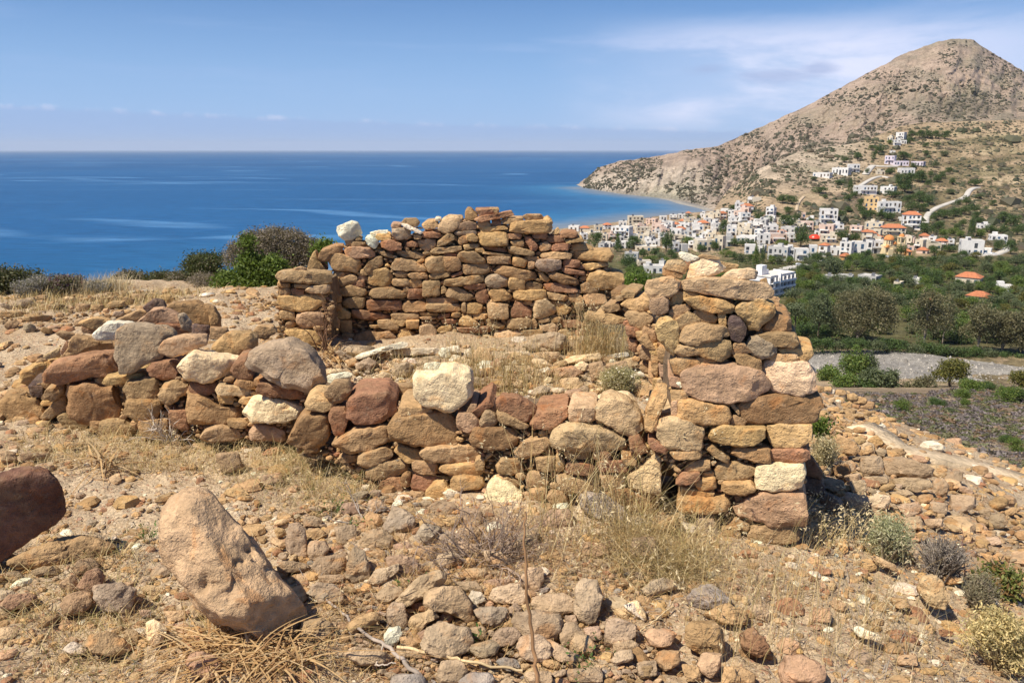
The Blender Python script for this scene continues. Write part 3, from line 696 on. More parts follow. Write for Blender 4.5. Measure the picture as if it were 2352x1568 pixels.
RUBBLE = ('F5', """
g 680,700 740,585 800,610 860,660 840,720 760,745 690,735; t 775,680 865,680 860,740 780,745; g 850,780 900,690 990,700 1010,730 940,790 870,820; g 930,770 960,730 1060,725 1110,760 1090,810 960,800; t 550,780 600,725 680,720 740,760 730,810 650,830 560,810; o 745,735 830,740 835,785 760,790;
p 145,760 165,690 215,680 250,720 265,870 200,860 150,830; v 262,840 280,780 360,780 380,820 350,870 290,890; b 285,930 320,870 470,855 475,930 440,970 330,970; v 475,980 490,870 525,815 580,840 610,930 600,1005 520,1010; o 350,720 400,685 470,680 500,700 420,730; v 415,700 530,690 535,790 430,800;
r 700,870 790,855 870,880 880,930 830,975 720,950; l 595,1010 640,940 770,905 770,945 690,1010 640,1025; v 640,1085 700,1030 790,1050 790,1080 700,1125 650,1120; r 735,800 820,785 865,830 820,850 745,835; t 750,1110 780,1080 880,980 990,940 1030,960 1020,1010 900,1090 800,1150 760,1140;
t 880,910 960,890 990,930 960,950 900,950; g 260,1070 300,1020 400,1015 470,1080 450,1120 340,1110; o 905,1090 930,1055 1100,1030 1150,1100 1200,1220 1150,1235 1060,1180 940,1170; v 700,1170 740,1115 800,1130 820,1250 780,1260 710,1240; o 820,1240 850,1190 950,1160 1000,1200 930,1230 890,1280 830,1270;
w 1155,1090 1175,1055 1230,1065 1250,1110 1200,1135 1160,1115; g 1190,1170 1220,1145 1370,1150 1370,1215 1310,1260 1230,1240; v 880,1350 930,1260 1000,1230 1160,1265 1170,1370 1110,1420 950,1420; t 1160,1260 1230,1245 1255,1270 1250,1320 1180,1320; w 685,1300 720,1260 775,1255 790,1300 760,1350 700,1370;
r 870,1290 920,1270 955,1320 900,1335; p 1280,1330 1320,1265 1420,1260 1450,1300 1400,1360 1310,1370; p 1420,1370 1440,1310 1540,1295 1610,1340 1615,1410 1570,1460 1470,1440; b 1405,1230 1420,1180 1500,1165 1660,1190 1680,1250 1640,1330 1500,1320 1420,1270; l 1270,1100 1300,1040 1430,1020 1470,1060 1480,1130 1300,1120;
t 1430,1010 1480,930 1560,930 1580,1000 1540,1060 1450,1040; p 1375,1150 1420,1120 1455,1160 1390,1200; t 1500,1130 1530,1085 1680,1070 1740,1110 1740,1170 1650,1190 1520,1160; l 1740,1180 1750,1030 1790,990 1870,1000 1900,1090 1860,1220 1790,1240; v 1660,1320 1670,1240 1740,1230 1800,1290 1760,1360 1680,1360;
p 1690,1195 1755,1190 1760,1255 1700,1260; p 1910,1370 1920,1220 1980,1210 2090,1245 2080,1320 1990,1350; o 1710,1390 1750,1290 1820,1300 1860,1360 1820,1420; v 1585,1330 1620,1330 1720,1390 1790,1420 1770,1450 1660,1450 1610,1410; w 2010,1140 2070,1115 2110,1150 2140,1230 2080,1190; p 1790,1260 1880,1250 1900,1320 1810,1340;
t 470,1410 520,1370 640,1380 740,1420 720,1470 550,1470; t 740,1385 900,1390 910,1430 760,1425; g 1210,1440 1280,1430 1290,1490 1220,1490; v 980,1540 1010,1440 1100,1440 1150,1500 1120,1568 1000,1568; t 1460,1510 1610,1500 1620,1568 1470,1568; v 1700,1490 1890,1480 1900,1560 1720,1560; l 1930,1460 1980,1390 2060,1380 2070,1440 1970,1470;
t 2090,1450 2200,1440 2200,1530 2100,1530; s 1770,530 1800,508 1900,515 2000,580 2040,640 1960,690 1850,650 1790,600; s 2030,650 2110,640 2120,705 2040,710; r 1570,650 1600,610 1720,610 1740,690 1640,720 1570,700; l 1240,830 1340,840 1390,900 1330,930 1250,890; p 1090,780 1210,800 1210,870 1110,860; t 880,590 1010,600; v 1380,900 1540,960; t 1080,1010 1200,1000 1240,1060 1160,1070;
b 100,890 270,960; t 320,970 470,965 470,1010 340,1020; t 600,550 690,620; r 450,570 560,640; b 2060,760 2200,900; v 240,640 340,700; t 1130,930 1260,990; b 930,560 1090,640; b 1110,600 1240,700; t 600,830 700,890; t 1090,700 1230,770; r 1240,990 1400,1040; t 1960,1330 2100,1400
""")
LEFT_FORE = ('F4', """
v 430,880 470,830 540,820 600,860 560,910 460,920; r 440,1010 520,900 590,880 625,940 600,1000 540,1030; b 360,1100 400,1040 480,1020 555,1030 550,1090 500,1170 380,1160; g 555,1060 570,990 700,975 805,1000 790,1080 760,1150 620,1140; r 0,1100 60,1040 180,1030 230,1060 140,1130 30,1130;
v 180,900 260,870 350,880 370,920 220,930; v 40,910 100,895 160,950 60,970; o 510,1340 550,1285 640,1265 720,1290 800,1360 700,1400 560,1390; w 370,1370 430,1320 520,1350 530,1400 430,1400; t 740,1290 760,1240 820,1260 830,1300 800,1340; c 870,1210 920,1185 1000,1240 970,1320 910,1350 880,1300;
r 1110,1450 1140,1390 1210,1380 1290,1410 1330,1490 1260,1540 1160,1520; v 910,1460 1000,1450 1030,1490 930,1500; l 1120,1110 1180,1090 1240,1150 1160,1180; v 1800,1200 1930,1185 1990,1210 1970,1300 1880,1320 1790,1290; g 1850,1000 1900,970 2000,980 2050,1040 2040,1080 1900,1090; t 350,970 450,910 470,1010 380,1030;
p 830,1130 900,1130 890,1180 840,1170; t 980,1140 1100,1130 1120,1190 1010,1200; v 1880,850 2060,810 2060,910 1930,920; t 400,140 560,150; b 1280,200 1420,190 1450,290 1320,310; t 560,360 700,350; p 1560,330 1680,310 1690,370 1580,380; r 130,1200 250,1190; t 0,180 90,190 100,240 10,250; b 120,200 300,190 290,230 130,240
""")
RIGHT_FORE = ('F6', """
s 480,870 560,800 620,800 720,880 720,910 620,930 490,925; c 130,940 160,900 210,890 250,960 260,1000 200,980; t 470,1100 500,1000 640,1010 680,1080 680,1180 600,1200 500,1160; t 560,970 700,900 820,960 820,1020 700,1020; p 540,1240 570,1180 670,1180 665,1260 620,1320 560,1290; c 540,1150 600,1125 680,1150 650,1190;
v 290,1230 340,1160 440,1170 440,1240 360,1280; p 990,1280 1020,1190 1130,1190 1250,1260 1240,1347 1010,1347; r 770,1080 850,1030 930,1130 950,1180 880,1200 780,1150; t 670,1340 690,1260 780,1250 860,1300 860,1347 680,1347; w 1395,1045 1430,1030 1550,1080 1560,1120 1440,1090; l 1760,820 1790,760 1860,750 1900,790 1940,870 1910,930 1850,930 1790,870;
t 1890,770 1920,745 2000,760 2020,790 1930,800; l 1500,640 1540,640 1640,690 1650,730 1600,710 1520,670; v 190,590 250,520 310,540 310,610 230,640; t 270,490 430,400 450,480 330,530; v 1240,740 1300,740; b 1440,740 1490,740 1480,770; t 1600,870 1700,880 1720,930 1640,930; p 1180,930 1280,1010; t 450,1240 540,1250 560,1330 480,1340; v 210,1250 290,1250 280,1320 220,1320; p 1650,1190 1760,1250; r 1880,1050 1960,1090; t 2100,620 2180,640 2160,680
""")
RUIN = ('F6', """
v 1270,0 1400,0 1445,40 1430,80 1300,80; t 1450,10 1520,80; l 1525,60 1550,40 1590,55 1580,85; v 1440,150 1450,90 1560,90 1580,190 1450,195; b 1560,100 1700,95 1840,150 1840,200 1790,210 1700,200 1590,190; v 1300,160 1330,120 1400,110 1430,150 1360,195; v 1600,220 1700,205 1830,220 1840,260 1760,285 1640,250;
b 1840,290 1850,220 1900,205 1940,260 1920,310 1870,310; v 1940,370 1950,300 2080,310 2085,370 2010,400 1950,390; c 1490,320 1540,295 1610,310 1605,380 1500,380; p 1350,350 1370,290 1480,310 1510,350 1450,390 1370,380; t 1245,230 1260,205 1350,225 1360,270 1300,290 1240,260; v 1385,225 1470,220 1480,310 1400,300;
r 1970,255 2030,255 2075,290 2060,305 1980,280; v 2150,450 2170,410 2240,410 2265,460 2230,490 2160,480; d 1215,340 1260,300 1330,320 1350,400 1280,400; d 1120,240 1230,230 1260,300 1150,310; t 1600,290 1700,270 1740,300 1680,330; p 1640,360 1760,340 1790,400 1700,430; t 1680,430 1780,420 1790,490 1700,500;
v 1460,200 1590,200 1600,240 1480,250; t 1350,195 1440,180 1450,225 1370,230; t 1800,440 1900,430 1900,480 1820,490; t 2100,390 2160,380 2170,420 2110,430; v 2060,600 2150,600 2130,640; t 1920,420 2020,410 2000,450; t 2100,500 2200,500 2190,540 2110,540; p 2130,540 2210,530 2230,580 2150,580; v 1830,340 1930,350 1920,410 1850,400
""")
RIDGE = ('F7', """
t 330,950 420,1000; w 445,975 490,978 485,1005 448,1002; t 410,955 470,990; t 490,975 560,1020; t 560,1000 640,1050; t 600,1020 700,1070; t 640,1055 745,1105; v 560,1100 630,1140; v 590,1130 680,1165; t 570,1145 620,1180; v 650,1115 730,1150; o 700,1200 715,1160 770,1150 790,1190 750,1225; r 455,1190 490,1210; t 560,1195 600,1215;
v 380,1115 440,1110 445,1175 390,1180; v 740,1240 770,1225 790,1260 750,1265; v 470,1290 520,1270 640,1330 650,1380 600,1405 480,1380; o 700,1310 760,1270 820,1330 760,1345; g 750,1380 790,1355 830,1380 810,1415 760,1410; g 845,1330 870,1320 895,1350 860,1355; t 660,1350 730,1340 745,1395 670,1400; b 480,1470 580,1460 590,1535 490,1540;
t 640,1270 700,1310; t 820,1230 900,1280; t 790,1190 850,1230; v 500,1210 560,1240; t 440,1090 520,1120; t 530,1060 600,1095; t 480,1130 550,1160; t 600,1220 690,1260; v 700,1070 750,1100; t 570,1280 640,1310; t 880,1300 960,1330
""")
OLD_ROW = ('F1', """
v 685,700 720,660 810,655 820,690 720,715; t 800,635 880,640 880,690 810,685; t 590,680 680,685 675,725 600,720; v 860,610 950,615 950,660 870,660; v 490,675 590,680 585,730 500,725; d 345,695 400,680 440,700 420,730; v 255,690 330,680 360,720 270,735; t 0,730 130,725 200,740 120,765 0,765; t 180,745 260,740 260,770 190,770;
t 140,770 230,750 350,755 320,790 180,795; v 200,720 250,705 260,735; w 920,590 960,582 970,600 930,602; o 1060,620 1110,615 1160,660 1100,680; g 1170,640 1230,628 1300,640 1280,665 1190,665; w 840,600 880,592 895,605 850,612; t 620,650 760,625 770,650 690,665; v 430,720 480,720 470,750; v 700,610 770,600 780,625 710,630
""")
ROOM = ('F2', """
w 555,975 600,945 830,880 870,885 860,905 700,945 590,985; w 770,935 800,920 1040,915 1080,935 1040,955 790,958; w 1045,950 1070,915 1110,920 1120,960 1085,985; w 1110,985 1140,955 1180,965 1170,995 1120,997; w 1090,910 1170,900 1175,945 1120,950; w 1200,930 1240,915 1245,975 1205,975; l 1250,950 1290,910 1350,925 1370,980 1320,1005 1255,1000;
w 1440,940 1580,935 1590,960 1450,965; l 1600,945 1760,940 1750,1000 1690,1010 1670,975; c 1770,990 1850,960 2000,945 2010,975 1870,1005 1780,1010; w 2040,960 2160,938 2170,965 2050,985; w 1640,1045 1690,1025 1705,1045 1660,1065; w 385,1110 400,1075 510,1055 545,1070 520,1110 420,1125; c 370,1070 400,1045 470,1035 490,1055 410,1080; p 2030,1010 2150,990 2170,1060 2060,1075;
l 1930,1010 2010,990 2030,1080 1950,1110; g 560,1010 640,970 690,1000 660,1045 570,1045; t 500,990 560,970 580,1010 520,1030; t 1500,960 1600,965 1605,1010 1510,1010; w 1430,1030 1480,1015 1490,1050 1440,1060; l 1290,1040 1370,1030 1375,1075 1300,1085; g 950,970 1050,960 1060,995 960,1000; w 2000,1120 2090,1060 2110,1110 2040,1160;
g 1545,900 1640,840 1720,823 1790,840 1810,880 1770,930 1600,935; p 1720,1040 1830,1020 1900,1060 1830,1095 1740,1090; l 1760,1100 1860,1085 1910,1130 1850,1160 1770,1150; b 700,950 760,935 770,980 710,985; g 440,940 480,930 560,985 500,1000
""")
# ------------------------------------------------------------------ from outlines to stones
def parse(block):
    fr, text = block
    out = []
    for k, ent in enumerate(text.replace('\n', ' ').split(';')):
        tk = ent.split()
        if not tk:
            continue
        head = tk[0]
        code, thing, layer = head[0], '!' in head, int(head.split('@')[1]) if '@' in head else 0
        if ',' in tk[1] and len(tk) > 3:
            P = np.array([[float(a) for a in t.split(',')] for t in tk[1:]])
        else:
            x0, y0, x1, y1 = map(float, ' '.join(tk[1:]).replace(',', ' ').split())
            r = np.random.default_rng(int(x0 * 7 + y0 * 3))
            w, h = x1 - x0, y1 - y0
            j = lambda a: r.uniform(0, a)
            P = np.array([[x0 + j(.12) * w, y0 + j(.25) * h], [(x0 + x1) / 2 + r.uniform(-.2, .2) * w, y0 - j(.04) * h], [x1 - j(.12) * w, y0 + j(.3) * h], [x1 + j(.02) * w, (y0 + y1) / 2 + r.uniform(-.2, .2) * h],
                          [x1 - j(.15) * w, y1 - j(.2) * h], [x0 + j(.15) * w, y1 - j(.1) * h], [x0 - j(.02) * w, (y0 + y1) / 2 + r.uniform(-.2, .2) * h]])
        X, Y = conv(fr, P[:, 0], P[:, 1])
        P = np.column_stack([X, Y])
        a = np.sum(P[:, 0] * np.roll(P[:, 1], -1) - np.roll(P[:, 0], -1) * P[:, 1])
        if a > 0:                 # image y runs down: make the outline anticlockwise seen from the camera
            P = P[::-1]
        out.append(dict(code=code, thing=thing, layer=layer, P=P, area=abs(a) / 2))
    return out

def on_plane(P, p0, n):
    d = ray(P[:, 0], P[:, 1])
    t = ((np.asarray(p0) - CAM) @ n) / (d @ n)
    return CAM + d * t[:, None]

def stone_from(P, p0, n, seed, front, back, face=0.0, **kw):
    """outline P (photo pixels) lifted onto the plane p0,n -> vertices in the world, faces"""
    if face > 0:                     # the stone lies in the wall but turns its face towards the open
        m = on_plane(P.mean(0)[None], p0, n)[0]
        h = np.array((-m[0], -m[1], 0.0)); h /= np.linalg.norm(h)
        nn = np.asarray(n, float) / np.linalg.norm(n)
        p0 = m
        n = h * face + nn * (1 - face)
        n = n / np.linalg.norm(n)
    W = on_plane(P, p0, n)
    c = (W.min(0) + W.max(0)) / 2
    u, v, nn = frame_from_normal(n)
    L = np.column_stack([(W - c) @ u, (W - c) @ v])
    sz = math.sqrt(max(1e-6, np.ptp(L[:, 0]) * np.ptp(L[:, 1])))
    V, F = stone_shape(L, front * sz, back * sz if back > 0 else -back, seed=seed, **kw)
    return c + V[:, :1] * u + V[:, 1:2] * v + V[:, 2:] * nn, F, c, sz

def pix_dist(Q, polys):
    """distance in pixels of points Q to the nearest outline (negative inside)"""
    D = np.full(len(Q), 1e9)
    for P in polys:
        A, B = P, np.roll(P, -1, 0)
        AB = B - A
        AP = Q[:, None] - A[None]
        t = np.clip((AP * AB).sum(-1) / ((AB * AB).sum(-1) + 1e-9), 0, 1)
        d = np.linalg.norm(AP - t[..., None] * AB, axis=-1).min(1)
        y0, y1 = A[:, 1], B[:, 1]
        cr = ((y0[None] > Q[:, 1:2]) != (y1[None] > Q[:, 1:2])) & (Q[:, 0:1] < (B[:, 0] - A[:, 0])[None] * (Q[:, 1:2] - y0[None]) / (y1 - y0 + 1e-9)[None] + A[:, 0][None])
        ins = cr.sum(1) % 2 == 1
        D = np.minimum(D, np.where(ins, -d, d))
    return D
def fillers(region, polys, lo, hi, gap, n_try, r):
    """small outlines that fill the gaps between the polygons inside REGION (pixels)"""
    x0, y0 = region.min(0); x1, y1 = region.max(0)
    Q = np.column_stack([r.uniform(x0, x1, n_try), r.uniform(y0, y1, n_try)])
    Q = Q[pix_dist(Q, [region]) < 0]
    d = pix_dist(Q, polys)
    o = np.argsort(-d)
    Q, d = Q[o], d[o]
    res, cen, rad = [], np.zeros((0, 2)), np.zeros(0)
    for q, dd in zip(Q, d):
        if dd < gap:
            break
        rr = min(dd * 1.25 + 1.5, r.uniform(lo, hi))
        if len(cen):
            free = (np.linalg.norm((cen - q) * (0.8, 1.1), axis=1) - rad).min()
            if free < lo * 0.5:
                continue
            rr = min(rr, max(lo * 0.8, free * 1.1))
        cen = np.vstack([cen, q]); rad = np.append(rad, rr)
        k = r.integers(5, 8)
        th = np.sort(r.uniform(0, 2 * math.pi, k)) if False else (np.arange(k) + r.uniform(-.3, .3, k)) / k * 2 * math.pi
        a = r.normal(0, 0.3)
        e = np.column_stack([np.cos(th) * rr * r.uniform(1.1, 1.7), np.sin(th) * rr * r.uniform(0.6, 0.95)])
        e = e @ np.array([[math.cos(a), math.sin(a)], [-math.sin(a), math.cos(a)]])
        P = q + e
        if np.sum(P[:, 0] * np.roll(P[:, 1], -1) - np.roll(P[:, 0], -1) * P[:, 1]) > 0:
            P = P[::-1]
        res.append(P)
    return res

# labels: say how a stone looks and where it lies; when several read alike, their order settles which is meant
_things = []      # (object, adjectives, noun, place, px)
def describe(o, P, code, sz, place, noun='stone'):
    w, h = np.ptp(P[:, 0]), np.ptp(P[:, 1])
    size = 'small' if sz < 0.10 else 'medium' if sz < 0.19 else 'large'
    asp = w / max(h, 1)
    shape = 'long flat' if asp > 2.3 else 'flat' if asp > 1.6 else 'upright' if asp < 0.75 else 'blocky' if len(P) <= 5 else 'rounded'
    _things.append((o, f"{size} {CNAME[code]} {shape}", noun, place, P[:, 0].mean()))
ORD = ['leftmost', 'second from left', 'third from left', 'fourth from left', 'fifth from left', 'sixth from left', 'seventh from left', 'eighth from left', 'ninth from left', 'tenth from left',
       'eleventh from left', 'twelfth from left', 'thirteenth from left', 'fourteenth from left', 'fifteenth from left', 'sixteenth from left', 'seventeenth from left', 'eighteenth from left', 'nineteenth from left', 'twentieth from left']
def label_all(items):
    groups = {}
    for it in items:
        groups.setdefault((it[1], it[2], it[3]), []).append(it)
    for (adj, noun, place), L in groups.items():
        L.sort(key=lambda a: a[4])
        for k, it in enumerate(L):
            if len(L) == 1:
                it[0]['label'] = f"{adj} {noun} {place}"
            else:
                od = 'rightmost' if k == len(L) - 1 else ORD[k] if k < len(ORD) else ORD[len(L) - 1 - k].replace('left', 'right') if len(L) - 1 - k < len(ORD) else 'middle'
                it[0]['label'] = f"{od} of the {adj} {noun}s {place}"

def build_wall(name_label, items, plane, base, region, core_inset, place, n_fill=2500, lo=3.0, hi=8.0, depth=0.30, front=0.20, core_depth=0.35, lay_step=0.28, cat='stone wall'):
    p0, n = plane
    n = np.asarray(n, float); n /= np.linalg.norm(n)
    root = empty('dry_stone_wall', base, name_label, cat)
    parts = sorted([it for it in items if not it['thing']], key=lambda a: -a['area'])
    rest = MB()
    r = np.random.default_rng(len(items))
    for k, it in enumerate(items):
        pass
    def mesh(it, MM, s):
        pp = np.asarray(p0) - n * (it['layer'] * lay_step) + n * r.normal(0, 0.012)
        a = it['area']
        big = a > 2500
        return stone_from(it['P'], pp, n, s, front * r.uniform(0.8, 1.2), -depth * r.uniform(0.8, 1.1) if it['layer'] == 0 and not it['thing'] else 0.5, face=0.75, p=r.uniform(5, 10),
                          N=64 if big else 36, M=21 if big else 11, rough=0.045, facets=8, q=r.uniform(0.05, 0.13))
    for k, it in enumerate(parts):
        s = nseed()
        V, F, c, sz = mesh(it, None, s)
        if k < 95:
            b = MB(); b.add(V, F, colour(it['code'], s))
            b.build('stone', ROCK, root, loc=c, sharp=32)
        else:
            rest.add(V, F, colour(it['code'], s))
    for it in items:
        if it['thing']:
            s = nseed()
            V, F, c, sz = mesh(it, None, s)
            b = MB(); b.add(V, F, colour(it['code'], s))
            o = b.build('loose_stone', ROCK, None, loc=c, sharp=32)
            o['category'] = 'stone'
            describe(o, it['P'], it['code'], sz, place)
    polys = [it['P'] for it in items if it['layer'] == 0]
    for P in fillers(region, polys, lo, hi, 1.0, n_fill, r):
        s = nseed()
        V, F, c, sz = stone_from(P, np.asarray(p0) - n * r.uniform(0.015, 0.045), n, s, 0.3, 0.9, face=0.75, p=r.uniform(2.4, 4), N=14, M=5, rough=0.07, facets=4)
        rest.add(V, F, colour(r.choice(list('ttvvobrlb')), s))
    o = rest.build('small_stones', ROCK, root, loc=base, sharp=45)
    o['kind'] = 'stuff'
    # rubble core behind the face
    cc = region.mean(0)
    P = cc + (region - cc) * 0.97
    P = P + np.array([0, core_inset])
    W = on_plane(P, np.asarray(p0) - n * 0.075, n)
    P2 = W - n * core_depth
    m = len(W)
    b = MB()
    j = np.arange(m); j2 = (j + 1) % m
    b.add(np.vstack([W, P2]), [np.stack([j, j + m, j2 + m, j2], -1)], (0.20, 0.14, 0.09))
    for off, rev in ((0, False), (m, True)):
        b.f.append((np.arange(m)[::-1] if rev else np.arange(m))[None] + off)
    b.build('core', ROCK, root, smooth=False, loc=base)
    return root

def PX(fr, *pts):
    a = np.array(pts, float)
    x, y = conv(fr, a[:, 0], a[:, 1])
    P = np.column_stack([x, y])
    if np.sum(P[:, 0] * np.roll(P[:, 1], -1) - np.roll(P[:, 0], -1) * P[:, 1]) > 0:
        P = P[::-1]
    return P

build_wall('tall rear dry stone wall with stepped top, standing before the sea and village', parse(BACK_WALL), ((0, 6.40, 0), (0.02, -1, 0.03)), (0.2, 6.45, 0.08),
           PX('F2', (440, 920), (420, 470), (500, 320), (690, 260), (960, 195), (1200, 150), (1480, 170), (1710, 200), (1730, 260), (1880, 300), (1960, 350), (2060, 400), (2120, 560), (2060, 720), (1930, 860), (1500, 920), (700, 950)),
           14, 'on the tall rear wall', 6000, 3.2, 8.0)
build_wall('short end of a stone wall at the rear corner, capped by a thick flat slab', parse(LEFT_PIER), ((0, 5.95, 0), (0.0, -1, 0.03)), (-1.45, 6.1, 0.1),
           PX('F2', (110, 860), (100, 560), (120, 500), (410, 490), (430, 600), (400, 880)), 8, 'on the short wall end', 900, 3.0, 7.0, depth=0.38, core_depth=0.3)
_mw = parse(MID_WALL) + parse(MID_WALL_2)
build_wall('low collapsed front wall of mixed brown stones joining the tall corner pier', _mw, ((-0.2, 3.50, 0), (-0.28, -1, 0.05)), (-0.2, 3.65, 0.0),
           PX('F5', (180, 280), (420, 230), (560, 140), (760, 40), (1080, 60), (1300, 60), (1520, 60), (1900, 40), (2100, 200), (2217, 330), (2217, 600), (1900, 520), (1600, 500), (1250, 560), (900, 560), (640, 500), (400, 330)),
           10, 'on the low front wall', 2600, 4.0, 11.0, depth=0.30)
build_wall('low ruined wall with big tumbled blocks on the left of the room', parse(LEFT_WALL), ((-2.0, 4.22, 0), (-0.30, -1, 0.08)), (-2.0, 4.4, 0.0),
           PX('F1', (0, 1500), (60, 1300), (300, 1180), (780, 1140), (1160, 1150), (1600, 1180), (1800, 1200), (2150, 1300), (2200, 1400), (1900, 1568), (600, 1568), (200, 1540)),
           10, 'piled on the low left wall', 2200, 4.0, 11.0, depth=0.34)
build_wall('chest-high corner pier of stacked ochre and brown stones with pale capstones', parse(PILLAR), ((1.0, 3.12, 0), (-0.12, -1, 0.20)), (1.0, 3.4, 0.0),
           PX('F3', (700, 900), (700, 640), (730, 500), (740, 330), (1100, 300), (1180, 380), (1270, 450), (1340, 640), (1370, 800), (1350, 1000), (1320, 1250), (1290, 1460), (1060, 1460), (760, 1340), (720, 1150), (620, 1030)),
           14, 'on the corner pier', 2000, 4.0, 11.0, depth=0.42, core_depth=0.55, lay_step=0.30, cat='stone pier')
_sw = parse(SIDE_WALL)
build_wall('broken side wall between the corner pier and the rear wall', _sw, ((0.62, 4.4, 0), (-0.75, -0.66, 0.05)), (0.85, 4.9, 0.05),
           PX('F3', (480, 380), (560, 350), (620, 420), (650, 560), (650, 760), (610, 740), (560, 660), (510, 560)), 6, 'on the broken side wall', 900, 4.0, 9.0, depth=0.35)

# ------------------------------------------------------------------ loose rocks on the ground
def gsz(P, g):
    return math.sqrt(np.ptp(P[:, 0]) * np.ptp(P[:, 1])) * float(np.linalg.norm(g - CAM)) / F_PX
def ground_rocks(block, place, noun='stone', grey=0.0):
    items = parse(block)
    for it in items:
        s = nseed()
        P = it['P']
        k = int(np.argmax(P[:, 1]))
        bx = P[:, 0].mean(); by = P[:, 1].max()
        g = hit_ground(bx, by)
        d = ray(bx, P[:, 1].mean()); d = d / np.linalg.norm(d)
        r = np.random.default_rng(s)
        V, F, c, sz = stone_from(P, g - d * 0.13 * gsz(P, g), -d, s, 0.34, 0.55, p=r.uniform(3.6, 7.0), N=60 if it['area'] > 2500 else 34, M=21 if it['area'] > 2500 else 11, rough=0.055, facets=9, q=r.uniform(0.04, 0.13))
        b = MB(); b.add(V, F, colour(it['code'], s) * (1 - grey) + np.array((0.43, 0.365, 0.285)) * grey)
        o = b.build('rock', ROCK, None, loc=c, sharp=32)
        o['category'] = 'rock'
        describe(o, P, it['code'], sz, place, noun)
    return items
it_rub = ground_rocks(RUBBLE, 'in the central foreground rubble', grey=0.38)
it_lf = ground_rocks(LEFT_FORE, 'around the leaning boulder', grey=0.2)
it_rf = ground_rocks(RIGHT_FORE, 'on the slope before the pier')
it_ruin = ground_rocks(RUIN, 'in the heap beside the pier', grey=0.4)
it_ridge = ground_rocks(RIDGE, 'on the ridge behind the pier')
it_row = ground_rocks(OLD_ROW, 'in the left plateau stone row')
it_room = ground_rocks(ROOM, 'on the floor inside the walls', 'block')

# the two big boulders in front
def boulder(P, depth_pt, label, code, front, back, p, cuts, nrm=None, rough=0.05, name='boulder', extra=0.03, N=110, M=44):
    g = hit_ground(*depth_pt)
    d = ray(P[:, 0].mean(), P[:, 1].mean()); d /= np.linalg.norm(d)
    n = -d if nrm is None else np.array(nrm, float) / np.linalg.norm(nrm)
    W = on_plane(P, g + d * extra, n)
    c = (W.min(0) + W.max(0)) / 2
    u, v, nn = frame_from_normal(n)
    L = np.column_stack([(W - c) @ u, (W - c) @ v])
    s = nseed()
    V, F = stone_shape(L, front, back, p=p, N=N, M=M, rough=0.0, facets=0, seed=s, round_k=1, q=0.2)
    for (nx, ny, nz, lim) in cuts:
        q = np.array((nx, ny, nz), float); q /= np.linalg.norm(q)
        h = V @ q
        ex = np.maximum(h - np.max(h) * lim, 0)
        V = V - ex[:, None] * q * 0.95
    sz = math.sqrt(np.ptp(L[:, 0]) * np.ptp(L[:, 1]))
    nd = V / (np.linalg.norm(V, axis=1, keepdims=True) + 1e-6)
    q3 = V / sz
    a = rough * sz * (0.8 * fbm(q3 * 2.0 + 7.7, 2, 3) + 0.6 * fbm(q3 * 6 + 3.3, 4, 4) + 0.25 * fbm(q3 * 22, 3, 8))
    pit = fbm(q3 * 9 + 1.7, 2, 21)
    a = a - rough * sz * 0.8 * sstep(pit, 0.45, 0.9)
    V = V + nd * a[:, None]
    b = MB(); b.add(c + V[:, :1] * u + V[:, 1:2] * v + V[:, 2:] * nn, F, colour(code, s) if isinstance(code, str) else code)
    return tag(b.build(name, ROCK, None, loc=c, sharp=42), label, 'boulder')
boulder(PX('F4', (970, 640), (1000, 540), (1090, 465), (1200, 435), (1275, 455), (1370, 560), (1450, 640), (1560, 790), (1640, 900), (1745, 1010), (1800, 1110), (1790, 1210), (1700, 1315), (1600, 1315), (1480, 1250), (1350, 1220), (1230, 1150), (1100, 985), (1010, 840)),
        conv('F4', 1600, 1320), 'large pale weathered boulder leaning out of the soil in the left foreground', 'l', 0.22, 0.22, 3.0,
        [(-0.45, 0.0, 0.89, 0.84), (0.42, 0.38, 0.82, 0.80), (0.42, -0.55, 0.72, 0.78)], rough=0.042)
boulder(PX('F4', (-330, 430), (-150, 380), (60, 350), (200, 328), (295, 342), (325, 375), (392, 530), (335, 605), (250, 660), (80, 765), (-20, 835), (-200, 860), (-360, 760)),
        conv('F4', 10, 900), 'dark red-brown boulder with a flat top propped at the left', (0.165, 0.085, 0.058), 0.03, 0.09, 6.0,
        [(0.6, 0.1, 0.8, 0.92)], rough=0.03, nrm=(0.52, -0.85, -0.10))
boulder(PX('F4', (20, 850), (200, 770), (350, 700), (500, 685), (690, 745), (620, 810), (400, 860), (180, 890)), conv('F4', 300, 890),
        'low flat rock shelf lying in the shadow of the dark red boulder', 'v', 0.05, 0.14, 3.2, [(0, 0.8, 0.6, 0.8)], rough=0.06, name='rock_slab')

